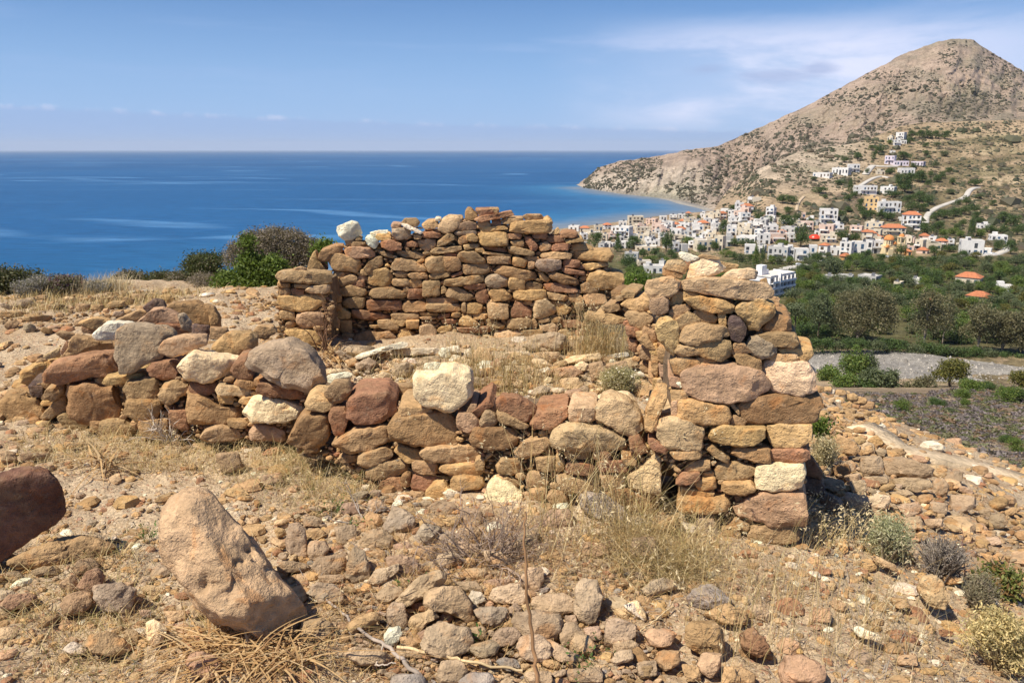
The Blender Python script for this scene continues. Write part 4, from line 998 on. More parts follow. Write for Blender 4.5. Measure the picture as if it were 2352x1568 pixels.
# nameless smaller stones that fill the rubble: the nearest ones are things, the gravel under them is not countable
def scatter_things(region, polys, lo, hi, n_try, gap, label, group, codes, limit):
    r = np.random.default_rng(int(region[0, 0]))
    k = 0
    rest = MB()
    L = sorted(fillers(region, polys, lo, hi, gap, n_try, r), key=lambda P: -np.ptp(P[:, 0]) * np.ptp(P[:, 1]))
    for P in L:
        s = nseed()
        g = hit_ground(P[:, 0].mean(), P[:, 1].max())
        d = ray(*P.mean(0)); d /= np.linalg.norm(d)
        V, F, c, sz = stone_from(P, g - d * 0.10 * gsz(P, g), -d, s, 0.36, 0.55, p=r.uniform(2.4, 4), N=20, M=8, rough=0.06, facets=6)
        k += 1
        if k > limit:
            rest.add(V, F, colour(r.choice(list(codes)), s))
            continue
        b = MB(); b.add(V, F, colour(r.choice(list(codes)), s))
        o = b.build('rock', ROCK, None, loc=c, sharp=32)
        tag(o, label, 'rock', group)
    if rest.n:
        tag(rest.build('rubble', ROCK, sharp=32), 'small broken stones filling the gaps between the rocks', kind='stuff')
mid_polys = [i['P'] for i in _mw]
scatter_things(PX('F5', (100, 650), (520, 540), (640, 500), (900, 560), (1250, 680), (1650, 700), (2050, 720), (2217, 900), (2217, 1568), (800, 1568), (480, 1400), (400, 1000), (130, 900)),
               [i['P'] for i in it_rub] + mid_polys, 8, 32, 14000, 1.2, 'one of the small nondescript stones wedged between the larger rubble rocks', 'small stones in the rubble', 'tgvggbprlltgs', 40)
scatter_things(PX('F6', (1150, 120), (1250, 0), (1500, 0), (1850, 150), (2352, 420), (2352, 700), (1900, 560), (1500, 480), (1300, 260)),
               [i['P'] for i in it_ruin], 5, 20, 1600, 3.0, 'one of the small loose stones spilling from the collapsed heap', 'small stones of the heap', 'ttvvgbl', 14)
scatter_things(PX('F7', (340, 940), (560, 980), (745, 1060), (820, 1200), (980, 1300), (1100, 1460), (700, 1420), (480, 1280), (400, 1180)),
               [i['P'] for i in it_ridge], 3.5, 10, 1500, 2.0, 'one of the many little stones strewn over the far ridge crest', 'little stones of the ridge', 'ttvl', 10)
scatter_things(PX('F1', (0, 800), (0, 700), (300, 660), (600, 640), (860, 590), (1180, 600), (1380, 640), (1100, 690), (600, 780), (300, 860)),
               [i['P'] for i in it_row], 4, 16, 2600, 2.0, 'one of the little stones scattered through the old stone row on the plateau', 'little stones of the old row', 'ttvvgbl', 12)
scatter_things(PX('F1', (1400, 760), (1420, 640), (1800, 600), (1820, 820), (1600, 860)),
               [i['P'] for i in it_row], 3, 8, 500, 2.0, 'one of the little stones on the bare ground left of the short wall end', 'little stones by the wall end', 'ttvl', 6)
scatter_things(PX('F2', (560, 1000), (1000, 960), (1700, 1000), (2200, 980), (2280, 1150), (1850, 1200), (1650, 1250), (1280, 1230), (900, 1130), (560, 1120)),
               [i['P'] for i in it_room] + mid_polys, 4, 20, 1500, 4.0, 'one of the little pale stones lying in the dry grass inside the walls', 'little pale stones in the room', 'wlclgcp', 12)
label_all(_things)

def gravel():
    r = np.random.default_rng(77)
    proto = []
    for k in range(14):
        th = (np.arange(6) + r.uniform(-.3, .3, 6)) / 6 * 2 * math.pi
        P = np.column_stack([np.cos(th) * r.uniform(0.8, 1.3), np.sin(th) * r.uniform(0.6, 1.0)])
        proto.append(stone_shape(P, 0.55, 0.5, p=2.8, N=9, M=3, rough=0.08, facets=4, seed=900 + k))
    b = MB()
    n = 24000
    th = np.radians(r.uniform(-40, 40, n)); R = np.exp(r.uniform(math.log(1.7), math.log(9.5), n))
    x, y = R * np.sin(th), R * np.cos(th)
    dens = fbm(np.column_stack([x, y, x * 0]) * 1.3, 3, 44)
    keep = dens > r.uniform(-1.1, 0.7, n)
    x, y, R = x[keep], y[keep], R[keep]
    z = ground_z(x, y) + ground_rough(x, y) * np.minimum(1 + R / 40, 4)
    sz = np.exp(r.normal(math.log(0.0085), 0.55, len(x))) * np.clip(R / 2.6, 0.8, 2.2)
    codes = list('tttvvlgoobprw')
    for i in range(len(x)):
        V, F = proto[r.integers(14)]
        a = r.uniform(0, 6.28); ca, sa = math.cos(a), math.sin(a)
        Q = V * sz[i]
        Q = np.column_stack([Q[:, 0] * ca - Q[:, 1] * sa, Q[:, 0] * sa + Q[:, 1] * ca, Q[:, 2] * 0.8])
        b.add(Q + (x[i], y[i], z[i] + sz[i] * 0.12), F, colour(codes[r.integers(13)], int(i)))
    n = 4200
    th = np.radians(r.uniform(-40, 40, n)); R = np.exp(r.uniform(math.log(1.9), math.log(10), n))
    x, y = R * np.sin(th), R * np.cos(th)
    keep = fbm(np.column_stack([x, y, x * 0]) * 1.1, 3, 46) > r.uniform(-0.8, 0.7, n)
    x, y, R = x[keep], y[keep], R[keep]
    z = ground_z(x, y) + ground_rough(x, y) * np.minimum(1 + R / 40, 4)
    sz = np.exp(r.normal(math.log(0.019), 0.42, len(x))) * np.clip(R / 3.0, 0.8, 1.9)
    for i in range(len(x)):
        V, F = proto[r.integers(14)]
        a = r.uniform(0, 6.28); ca, sa = math.cos(a), math.sin(a)
        Q = V * sz[i]
        Q = np.column_stack([Q[:, 0] * ca - Q[:, 1] * sa, Q[:, 0] * sa + Q[:, 1] * ca, Q[:, 2] * 0.75])
        b.add(Q + (x[i], y[i], z[i] + sz[i] * 0.16), F, colour(codes[r.integers(13)], int(i) + 40000))
    tag(b.build('gravel', ROCK, sharp=32), 'loose chips and pebbles over the dry hilltop soil', kind='stuff')
gravel()
# ------------------------------------------------------------------ sea, valley, hill and mountain
SEA_Z = -77.0
_py = np.array([230, 275, 300, 340, 400, 440, 480, 520, 550, 580, 600, 650, 700, 750, 780, 813, 850, 886, 900, 1000, 1070, 1150, 1250.])
_Yr = np.array([1500, 1320, 1240, 1130, 990, 890, 800, 715, 640, 590, 540, 447, 380, 330, 302, 274, 252, 231, 172, 112, 78, 52, 34.])
COAST = np.array([(880, 640), (960, 590), (1060, 556), (1200, 534), (1303, 524), (1400, 512), (1500, 498), (1580, 489), (1640, 484), (1655, 460), (1671, 436), (1739, 390), (1843, 345), (1966, 329), (2011, 313), (2065, 291), (2115, 282), (2352, 275), (2800, 268)], float)
def valley_Y(px, py):
    px = np.asarray(px, float); py = np.asarray(py, float)
    yr = np.exp(np.interp(py, _py, np.log(_Yr)))
    s = slope_down(py)
    yf = np.where(py < 800, (CAM_Z + 75.0) / np.maximum(s, 0.03), yr)
    yf = np.where(py >= 800, yr, np.minimum(yf, 2500))
    w = sstep(px, 1550, 1770)
    return np.exp(np.log(yf) * (1 - w) + np.log(yr) * w)
def valley(px, py, dz=0.0):
    p = at_depth(px, py, valley_Y(px, py))
    p = np.array(p); p[..., 2] += dz
    return p
def in_poly(Q, P):
    return pix_dist(Q, [np.asarray(P, float)]) < 0
GROVE = [(1425, 600), (1500, 655), (1600, 640), (1700, 628), (1830, 615), (1900, 592), (2010, 600), (2160, 600), (2200, 596), (2352, 592), (2420, 592), (2420, 790), (2200, 790), (2000, 770), (1840, 800), (1800, 690), (1650, 690), (1480, 690)]
def build_valley():
    pxs = np.linspace(880, 2800, 300)
    n = 200
    top = np.interp(pxs, COAST[:, 0], COAST[:, 1])
    v = np.linspace(0, 1, n)[:, None]
    PY = 1250 + (top[None] - 1250) * (1 - (1 - v) ** 1.5)
    PXX = np.broadcast_to(pxs[None], PY.shape)
    P = valley(PXX, PY)
    P[..., 2] += 0.35 * fbm(P * 0.03, 3, 3)
    # skirt behind the crest / under the sea
    last = P[-1]
    sk = []
    for k in range(1, 4):
        q = last.copy(); q[:, 1] *= 1 + 0.02 * k; q[:, 0] *= 1 + 0.02 * k; q[:, 2] -= 6 * k * k
        sk.append(q)
    P = np.concatenate([P, np.array(sk)])
    PYa = np.concatenate([PY, np.repeat(PY[-1:], 3, 0)]); PXa = np.concatenate([PXX, np.repeat(PXX[-1:], 3, 0)])
    Q = np.column_stack([PXa.ravel(), PYa.ravel()])
    T = np.tile(np.array((0.40, 0.295, 0.19)), (len(Q), 1))
    nz = fbm(np.column_stack([Q[:, 0] * 0.03, Q[:, 1] * 0.06, Q[:, 0] * 0]), 4, 8)
    def blend(mask, c):
        T[:] = T * (1 - mask[:, None]) + np.array(c) * mask[:, None]
    blend(sstep(Q[:, 1], 470, 380) * sstep(Q[:, 0], 2050, 1900), (0.46, 0.37, 0.275))           # pale eroded slope
    blend(sstep(Q[:, 1], 380, 440) * sstep(Q[:, 1], 560, 500) * sstep(Q[:, 0], 1860, 1930) * sstep(nz, -0.25, 0.25), (0.20, 0.15, 0.105))
    blend(sstep(Q[:, 0], 1960, 2080) * sstep(Q[:, 1], 300, 380) * sstep(nz, -0.6, 0.1) * 0.85, (0.165, 0.135, 0.072))
    blend(sstep(Q[:, 0], 2150, 2250) * sstep(nz, 0.15, 0.45) * sstep(Q[:, 1], 560, 500), (0.44, 0.34, 0.215))
    ter = vnoise(np.column_stack([Q[:, 0] * 0.004, Q[:, 1] * 0.13 + Q[:, 0] * 0.01, Q[:, 0] * 0]), 77)
    blend(sstep(Q[:, 0], 2000, 2150) * sstep(Q[:, 1], 560, 520) * sstep(ter, 0.15, 0.5) * 0.6, (0.125, 0.115, 0.055))
    blend(sstep(Q[:, 1], 575, 605) * sstep(Q[:, 1], 815, 790), (0.115, 0.105, 0.05))
    blend(sstep(Q[:, 1], 520, 570) * sstep(Q[:, 1], 600, 590) * 0.6 * sstep(nz, -0.3, 0.3), (0.12, 0.11, 0.055))
    blend(sstep(Q[:, 1], 870, 900), (0.34, 0.255, 0.17))
    b = MB()
    b.add(P.reshape(-1, 3), grid_faces(P.shape[0], P.shape[1]), T)
    tag(b.build('valley', HILL), 'valley floor and the dry hillside behind the village', kind='structure')
build_valley()

RIDGE_L = np.array([(1322, 423.5), (1338, 421), (1350, 408), (1372, 387), (1418, 371), (1513, 359), (1576, 345), (1648, 336), (1694, 316), (1739, 295), (1784, 275), (1830, 254), (1875, 232), (1920, 207), (1966, 182), (2011, 159), (2034, 148),
                    (2061, 130), (2102, 114), (2147, 98), (2183, 90), (2219, 89), (2238, 93), (2260, 109), (2297, 132), (2328, 150), (2352, 165), (2450, 226), (2600, 300), (2750, 330)], float)
BASE_L = np.array([(1322, 424), (1340, 431), (1422, 445), (1480, 451), (1544, 458), (1600, 470), (1645, 486), (1675, 452), (1745, 402), (1850, 356), (1970, 338), (2020, 322), (2080, 300), (2130, 292), (2352, 285), (2750, 275)], float)
def mountain(px, v):
    """v = 0 at the foot, 1 on the skyline"""
    px = np.asarray(px, float); v = np.asarray(v, float)
    bpy_, rpy = np.interp(px, BASE_L[:, 0], BASE_L[:, 1]), np.interp(px, RIDGE_L[:, 0], RIDGE_L[:, 1])
    hh = np.clip((bpy_ - rpy) / 60.0, 0, 1)
    rpy = rpy + hh * 1.3 * vnoise(np.stack([px * 0.09, px * 0, px * 0], -1), 7) + hh * 0.6 * vnoise(np.stack([px * 0.4, px * 0, px * 0], -1), 8)
    s = slope_down(bpy_)
    yb_sea = (CAM_Z - SEA_Z) / np.maximum(s, 0.02)
    w = sstep(px, 1640, 1800)
    yb = yb_sea * (1 - w) + np.interp(px, [1640, 1700, 1850, 2065, 2352, 2750], [1060, 1120, 1230, 1330, 1420, 1450]) * w
    yb = np.where(px < 1640, yb_sea, yb)
    yr = np.interp(px, [1322, 1420, 1610, 1843, 2219, 2750], [1960, 1850, 1900, 2080, 2300, 2350])
    py = bpy_ + (rpy - bpy_) * v
    cl = sstep(px, 1700, 1560)
    vv = v * (1 - cl) + cl * (0.45 * v + 0.55 * v ** 3)      # a cliff foot near the point, flatter ground on top
    Y = yb + (yr - yb) * vv
    q = np.stack([px * 0.016 + py * 0.004, py * 0.007, px * 0], -1)
    amp = np.sin(np.pi * np.clip(v, 0, 1)) ** 0.7 * hh
    Y = Y - amp * (75 * fbm(q * 1.1 + 3, 3, 12) * sstep(px, 1400, 1800) + 26 * fbm(q * 5.0, 4, 15) + 9 * fbm(q * 19.0, 3, 18))
    return at_depth(px, py, Y), py
def build_mountain():
    pxs = np.linspace(1322, 2750, 520)
    vs = np.linspace(-0.06, 1, 170)
    PX_, V_ = np.meshgrid(pxs, vs)
    P, PY = mountain(PX_, V_)
    last = P[-1]
    sk = []
    for k in range(1, 9):
        q = last.copy(); q[:, 1] += 60 * k; q[:, 0] += 60 * k * last[:, 0] / last[:, 1]
        q[:, 2] = last[:, 2] - (last[:, 2] + 80) * (k / 8) ** 1.2
        sk.append(q)
    P = np.concatenate([P, np.array(sk)])
    PYa = np.concatenate([PY, np.repeat(PY[-1:], 8, 0)]).ravel(); PXa = np.concatenate([PX_, np.repeat(PX_[-1:], 8, 0)]).ravel()
    T = np.tile(np.array((0.375, 0.285, 0.220)), (len(PXa), 1))
    Va = np.concatenate([V_, np.ones((8, len(pxs)))]).ravel()
    def blend(mask, c):
        T[:] = T * (1 - mask[:, None]) + np.array(c) * mask[:, None]
    nz = fbm(np.column_stack([PXa * 0.02, PYa * 0.04, PXa * 0]), 4, 28)
    lay = vnoise(np.column_stack([PXa * 0.006, PYa * 0.22 + PXa * 0.02, PXa * 0]), 31)
    cl = sstep(PXa, 1700, 1560)
    blend(cl * sstep(Va, 0.9, 0.5), (0.46, 0.385, 0.305))
    blend(cl * sstep(Va, 0.16, 0.05), (0.30, 0.26, 0.215))
    blend(cl * sstep(lay, 0.3, 0.7) * 0.4, (0.33, 0.265, 0.205))
    blend(sstep(PXa, 2040, 2160) * sstep(nz, -0.2, 0.5) * 0.55, (0.27, 0.225, 0.165))
    blend(np.exp(-((PXa - 2215) / 120) ** 2 - ((PYa - 250) / 26) ** 2) * 0.75, (0.17, 0.15, 0.105))
    blend(sstep(nz, 0.25, 0.6) * 0.35 * sstep(PXa, 1700, 1800), (0.25, 0.22, 0.165))
    b = MB()
    b.add(P.reshape(-1, 3), grid_faces(P.shape[0], P.shape[1]), T)
    tag(b.build('mountain', HILL), 'bare conical mountain falling to a pale sea cliff', kind='structure')
build_mountain()

def build_sea():
    xs = np.unique(np.concatenate([-np.geomspace(900, 60000, 30)[::-1], np.linspace(-880, 1000, 130), np.geomspace(1020, 60000, 30)]))
    ys = np.unique(np.concatenate([np.linspace(-400, 300, 15), np.linspace(310, 1900, 130), np.geomspace(1930, 120000, 40)]))
    Yg, Xg = np.meshgrid(ys, xs, indexing='ij')
    pts = []
    for (a, b) in list(COAST[:9]) + [(1600, 470), (1544, 458), (1480, 451), (1422, 445), (1340, 431)]:
        d = ray(a, b); t = (SEA_Z - CAM_Z) / d[2]; pts.append((CAM + d * t)[:2])
    pts = np.array(pts)
    Q = np.column_stack([Xg.ravel(), Yg.ravel()])
    A, B = pts[:-1], pts[1:]
    AB = B - A
    D = np.full(len(Q), 1e9)
    for a, ab in zip(A, AB):
        t = np.clip(((Q - a) @ ab) / (ab @ ab), 0, 1)
        D = np.minimum(D, np.linalg.norm(Q - a - t[:, None] * ab, axis=1))
    sh = np.exp(-D / 120.0)
    b = MB()
    b.add(np.column_stack([Q, np.full(len(Q), SEA_Z)]), grid_faces(len(ys), len(xs)), np.column_stack([sh] * 3))
    tag(b.build('sea', WATER), 'calm blue sea with pale slicks', kind='structure')
build_sea()

_lanes = []
def strip(name, label, frame, pts, width, m, dz=0.7, surf=valley, taper=None):
    """a road: a ribbon of constant width laid on the slope"""
    a = np.array(pts, float)
    t = np.concatenate([[0], np.cumsum(np.linalg.norm(np.diff(a, axis=0), axis=1))])
    tt = np.linspace(0, t[-1], max(24, 5 * len(a)))
    x = np.interp(tt, t, a[:, 0]); y = np.interp(tt, t, a[:, 1])
    for _ in range(3):
        x[1:-1] = (x[:-2] + 2 * x[1:-1] + x[2:]) / 4; y[1:-1] = (y[:-2] + 2 * y[1:-1] + y[2:]) / 4
    px, py = conv(frame, x, y)
    _lanes.append(np.column_stack([px, py]))
    P = surf(px, py, dz)
    T = np.gradient(P, axis=0); T[:, 2] = 0; T /= np.linalg.norm(T, axis=1, keepdims=True) + 1e-9
    Nn = np.column_stack([T[:, 1], -T[:, 0], np.zeros(len(T))])
    rows = np.stack([P + Nn * width * k for k in (-0.5, 0, 0.5)])
    low = rows.copy(); low[..., 2] -= 1.5
    allr = np.concatenate([low[:1], rows, low[2:]])
    b = MB(); b.add(allr.reshape(-1, 3), grid_faces(5, len(P)), (0.4, 0.38, 0.34))
    return tag(b.build(name, m), label, kind='structure')
strip('road', 'pale road winding up the hillside past the hedge', 'T3', [(1680, 170), (1600, 180), (1530, 235), (1510, 300), (1410, 350), (1250, 400), (1080, 462), (960, 540), (912, 620), (905, 700)], 5.5, TRACK)
strip('hill_road', 'concrete lane climbing to the hillside villas', 'T4', [(1430, 795), (1310, 765), (1200, 795), (1080, 860), (960, 940), (890, 965)], 5.0, TRACK)
strip('ramp_road', 'steep bright ramp below the lilac villas', 'T4', [(1075, 750), (1130, 670), (1190, 605), (1260, 618), (1400, 622), (1540, 620)], 8.0, TRACK)
strip('shore_road', 'village road leaving at the right', 'T3', [(1400, 1190), (1560, 1180), (1750, 1172), (1930, 1165), (2060, 1110), (2180, 1030)], 5.5, TRACK)
strip('village_road', 'asphalt road above the hotel', 'T2', [(1030, 1150), (1130, 1118), (1240, 1100), (1360, 1095), (1520, 1060), (1640, 1020)], 6.0, TRACK)
strip('church_yard', 'paved yard before the church', 'T3', [(380, 1180), (460, 1200), (560, 1260)], 8.0, TRACK)
strip('path', 'dirt path up the brown slope', 'T2', [(1240, 300), (1255, 200), (1290, 130), (1350, 70)], 3.0, mat_plain("pale_dirt", (0.45, 0.35, 0.24), 0.95, 0.1, 0.3))
strip('beach', 'grey shingle beach at the foot of the cliff', 'T1', [(1560, 95), (1700, 118), (1830, 165), (2000, 200), (2160, 235), (2300, 285)], 22.0, GRAVEL, 0.4,
      lambda a, b, dz: np.array([(CAM + r * ((SEA_Z + dz - CAM_Z) / r[2])) for r in ray(a, b)]))

def build_river():
    up = np.array([(-700, 770), (300, 742), (480, 735), (700, 733), (900, 745), (1180, 775), (1350, 788), (1500, 803), (1725, 838), (2000, 880)], float)
    dn = np.array([(-700, 860), (300, 850), (480, 880), (700, 905), (900, 925), (1180, 945), (1350, 955), (1500, 962), (1725, 975), (2000, 990)], float)
    ux, uy = conv('F7', up[:, 0], up[:, 1]); dx, dy = conv('F7', dn[:, 0], dn[:, 1])
    px = np.linspace(ux[0], ux[-1], 190)
    v = np.linspace(0, 1, 40)[:, None]
    a, c = np.interp(px, ux, uy), np.interp(px, dx, dy)
    a = a + 1.2 * vnoise(np.stack([px * 0.15, px * 0, px * 0], -1), 4)
    PY = c + (a - c) * v
    PX_ = np.broadcast_to(px, PY.shape)
    P = at_depth(PX_, PY, (CAM_Z + 68.3) / slope_down(PY))
    e = np.minimum(v, 1 - v) * 6
    P[..., 2] += 0.9 * fbm(P * 0.05, 4, 6) * np.clip(e, 0, 1) + 1.3 * sstep(v, 0.45, 0.9) * (0.5 + fbm(P * 0.03, 2, 9))
    b = MB(); b.add(P.reshape(-1, 3), grid_faces(40, 190), (0.3, 0.3, 0.3))
    tag(b.build('river_bed', GRAVEL), 'dry grey gravel bed of the river', kind='structure')
    r = np.random.default_rng(13)
    i, j = r.integers(1, 39, 2600), r.integers(1, 189, 2600)
    Q = P[i, j] + r.normal(0, 1, (2600, 3)) * (0.8, 0.8, 0)
    s = np.exp(r.normal(math.log(0.22), 0.5, 2600))
    V0 = np.array([(1, 0, 0), (-1, 0, 0), (0, 1, 0), (0, -1, 0), (0, 0, 1), (0, 0, -1)], float)
    F0 = np.array([(0, 2, 4), (2, 1, 4), (1, 3, 4), (3, 0, 4), (2, 0, 5), (1, 2, 5), (3, 1, 5), (0, 3, 5)])
    V = Q[:, None] + V0[None] * s[:, None, None] * r.uniform(0.6, 1.3, (2600, 6, 1))
    b = MB(); b.add(V.reshape(-1, 3), (F0[None] + (np.arange(2600) * 6)[:, None, None]).reshape(-1, 3), np.repeat(np.array((0.33, 0.30, 0.26)) * r.uniform(0.5, 1.35, (2600, 1)), 6, 0))
    tag(b.build('river_stones', PLASTER, None, False), 'grey boulders strewn over the dry river bed', kind='stuff')
build_river()
_dirt = mat_plain('pale_trodden_earth', (0.56, 0.43, 0.28), 0.95, 0.34, 3.5, 0.1, 0.04)
def near_surf(a, c, dz):
    return np.array([hit_ground(u, w_) + np.array((0, 0, dz)) for u, w_ in zip(a, c)])

# ------------------------------------------------------------------ buildings
WALLC = {'W': (0.72, 0.70, 0.665), 'C': (0.64, 0.56, 0.43), 'G': (0.47, 0.46, 0.44), 'P': (0.66, 0.49, 0.40), 'Y': (0.72, 0.50, 0.25), 'L': (0.68, 0.60, 0.66), 'O': (0.75, 0.42, 0.18)}
WNAME = {'W': 'white', 'C': 'cream', 'G': 'grey', 'P': 'pinkish', 'Y': 'yellow', 'L': 'lilac', 'O': 'orange'}
_houses = []
def house_body(W, D, H, colr, roof, storeys, root, r, front_windows=True, balcony=True):
    """all sizes in metres; the front looks along -y of the root; the root stands at the middle of the front's foot"""
    base = np.array(root.location)
    def put(b, name, m, loc=None, smooth=False):
        o = b.build(name, m, None, smooth)
        o.parent = root
        return o
    b = MB()
    b.box((-W / 2, 0, -4), (W / 2, D, H), colr)
    put(b, 'wall', PLASTER)
    rb = MB()
    if roof == 't':
        e, rh = 0.5, min(W, D) * 0.22 + 0.5
        i = min(W, D) * 0.5
        if W >= D:
            rd = [(-W / 2 + i * 0.8, D / 2, H + rh), (W / 2 - i * 0.8, D / 2, H + rh)]
        else:
            rd = [(0, i * 0.8, H + rh), (0, D - i * 0.8, H + rh)]
        v = [(-W / 2 - e, -e, H - 0.05), (W / 2 + e, -e, H - 0.05), (W / 2 + e, D + e, H - 0.05), (-W / 2 - e, D + e, H - 0.05), *rd]
        f4 = np.array([(0, 1, 5, 4), (2, 3, 4, 5)] if W >= D else [(1, 2, 5, 4), (3, 0, 4, 5)])
        f3 = np.array([(1, 2, 5), (3, 0, 4)] if W >= D else [(0, 1, 4), (2, 3, 5)])
        tc = np.array((0.44, 0.165, 0.08)) * r.uniform(0.85, 1.15)
        rb.add(v, [f4, f3, np.array([(3, 2, 1, 0)])], tc)
        put(rb, 'roof', TILE)
    else:
        t, p = 0.25, r.uniform(0.3, 0.9)
        cw = np.array(colr) * 1.02
        rc = np.array((0.50, 0.475, 0.44)) * r.uniform(0.85, 1.15)
        rb.box((-W / 2 + t, t, H), (W / 2 - t, D - t, H + 0.06), rc)
        for lo, hi in (((-W / 2 - .02, -.02, H), (W / 2 + .02, t, H + p)), ((-W / 2 - .02, D - t, H), (W / 2 + .02, D + .02, H + p)), ((-W / 2 - .02, t, H), (-W / 2 + t, D - t, H + p)), ((W / 2 - t, t, H), (W / 2 + .02, D - t, H + p))):
            rb.box(lo, hi, cw)
        put(rb, 'roof', PLASTER)
        if r.random() < 0.45 and W > 6:           # stair head
            sb = MB(); a = r.uniform(-0.3, 0.3) * W
            sb.box((a - 1.6, D * 0.45, H + 0.06), (a + 1.6, D * 0.45 + 3, H + 2.5), np.array(colr) * 0.97)
            put(sb, 'stair_head', PLASTER)
        if r.random() < 0.7:                      # solar heater: slanted panel and drum
            hb = MB(); a = r.uniform(-0.35, 0.35) * W
            hb.add([(a - 1, D * .3, H + .25), (a + 1, D * .3, H + .25), (a + 1, D * .3 + 1.2, H + 1.5), (a - 1, D * .3 + 1.2, H + 1.5), (a - 1, D * .3 + .05, H + .2), (a + 1, D * .3 + .05, H + .2), (a + 1, D * .3 + 1.25, H + 1.45), (a - 1, D * .3 + 1.25, H + 1.45)],
                   np.array([(0, 1, 2, 3), (7, 6, 5, 4), (0, 4, 5, 1), (2, 6, 7, 3)]), (0.05, 0.055, 0.07))
            hb.tube([(a - 0.9, D * .3 + 1.5, H + 1.6), (a + 0.9, D * .3 + 1.5, H + 1.6)], 0.35, 8, (0.08, 0.08, 0.085))
            put(hb, 'solar_heater', PAINT)
    sh = H / storeys
    if front_windows:
        sides = [('f', W, 1.0), ('r', D, 0.65), ('l', D, 0.65)]
        for sd_, ln, pr in sides:
            n = max(1, int(ln / 3.4))
            for k in range(storeys):
                for q in range(n):
                    if r.random() > pr * 0.92: continue
                    u = (q + 0.5 + r.uniform(-.12, .12)) * ln / n - ln / 2
                    z = k * sh + sh * 0.32
                    ww, wh = r.uniform(0.55, 0.9), sh * r.uniform(0.36, 0.5)
                    door = (k == 0 and sd_ == 'f' and q == n // 2) or (k > 0 and sd_ == 'f' and balcony and r.random() < 0.6)
                    if door: z, wh, ww = k * sh + 0.1, sh * 0.72, r.uniform(0.7, 1.1)
                    wb = MB()
                    c = [(0.045, 0.05, 0.06), (0.05, 0.10, 0.17), (0.10, 0.07, 0.045), (0.06, 0.065, 0.07)][r.integers(4)]
                    if sd_ == 'f': wb.box((u - ww, -0.09, z), (u + ww, 0.05, z + wh), c)
                    elif sd_ == 'r': wb.box((W / 2 - 0.05, D / 2 + u - ww, z), (W / 2 + 0.09, D / 2 + u + ww, z + wh), c)
                    else: wb.box((-W / 2 - 0.09, D / 2 + u - ww, z), (-W / 2 + 0.05, D / 2 + u + ww, z + wh), c)
                    put(wb, 'door' if door else 'window', PAINT)
        if balcony and storeys > 1:
            for k in range(1, storeys):
                if r.random() < 0.75:
                    a0, a1 = sorted((r.uniform(-0.5, -0.1) * W, r.uniform(0.15, 0.5) * W))
                    bb = MB(); z = k * sh
                    cc = np.array(colr) if r.random() < 0.6 else np.array((0.78, 0.76, 0.73))
                    bb.box((a0, -1.5, z - 0.18), (a1, -0.003, z), cc)
                    bb.box((a0, -1.5, z), (a1, -1.38, z + 0.9), cc)
                    bb.box((a0, -1.38, z), (a0 + 0.12, -0.003, z + 0.9), cc); bb.box((a1 - 0.12, -1.38, z), (a1, -0.003, z + 0.9), cc)
                    put(bb, 'balcony', PLASTER)
NUM = ['', 'single-storey', 'two-storey', 'three-storey', 'four-storey']
def house(frame, ent, place):
    tk = ent.split()
    cc = tk[0]; x0, y0, x1, y1 = map(float, tk[1:5]); st = int(tk[5])
    roof = 't' if 't' in tk[6:] else 'f'
    r = np.random.default_rng(int(x0 * 3 + y0 * 11 + len(frame)))
    px0, py0 = conv(frame, x0, y0); px1, py1 = conv(frame, x1, y1)
    pxm = (px0 + px1) / 2
    p = valley(pxm, py1)
    Wm = (px1 - px0) / F_PX * p[1] * 1.0
    top = at_depth(pxm, py0, p[1] + 1.5)
    H = max(2.6, top[2] - p[2] - (0.8 if roof == 'f' else 1.4))
    yaw = r.choice([-1, 1]) * r.uniform(0.06, 0.38)
    D = min(max(6.5, Wm * 0.7), 11.0)
    Wd = max(3.5, (Wm - abs(math.sin(yaw)) * D) / math.cos(yaw))
    view = -math.atan2(p[0], p[1])
    name = 'apartment_building' if st >= 3 else 'house'
    root = empty(name, p, None, name.replace('_', ' '), None, view + yaw)
    house_body(Wd, D, H, np.array(WALLC[cc]) * r.uniform(0.93, 1.04), roof, st, root, r)
    wd = 'wide' if Wm > 15 else 'narrow' if Wm < 8.5 else ''
    adj = f"{wd} {WNAME[cc]} {NUM[st]}".strip()
    if roof == 't': adj += ' tile-roofed'
    _houses.append((root, adj, name.replace('_', ' '), place, pxm))
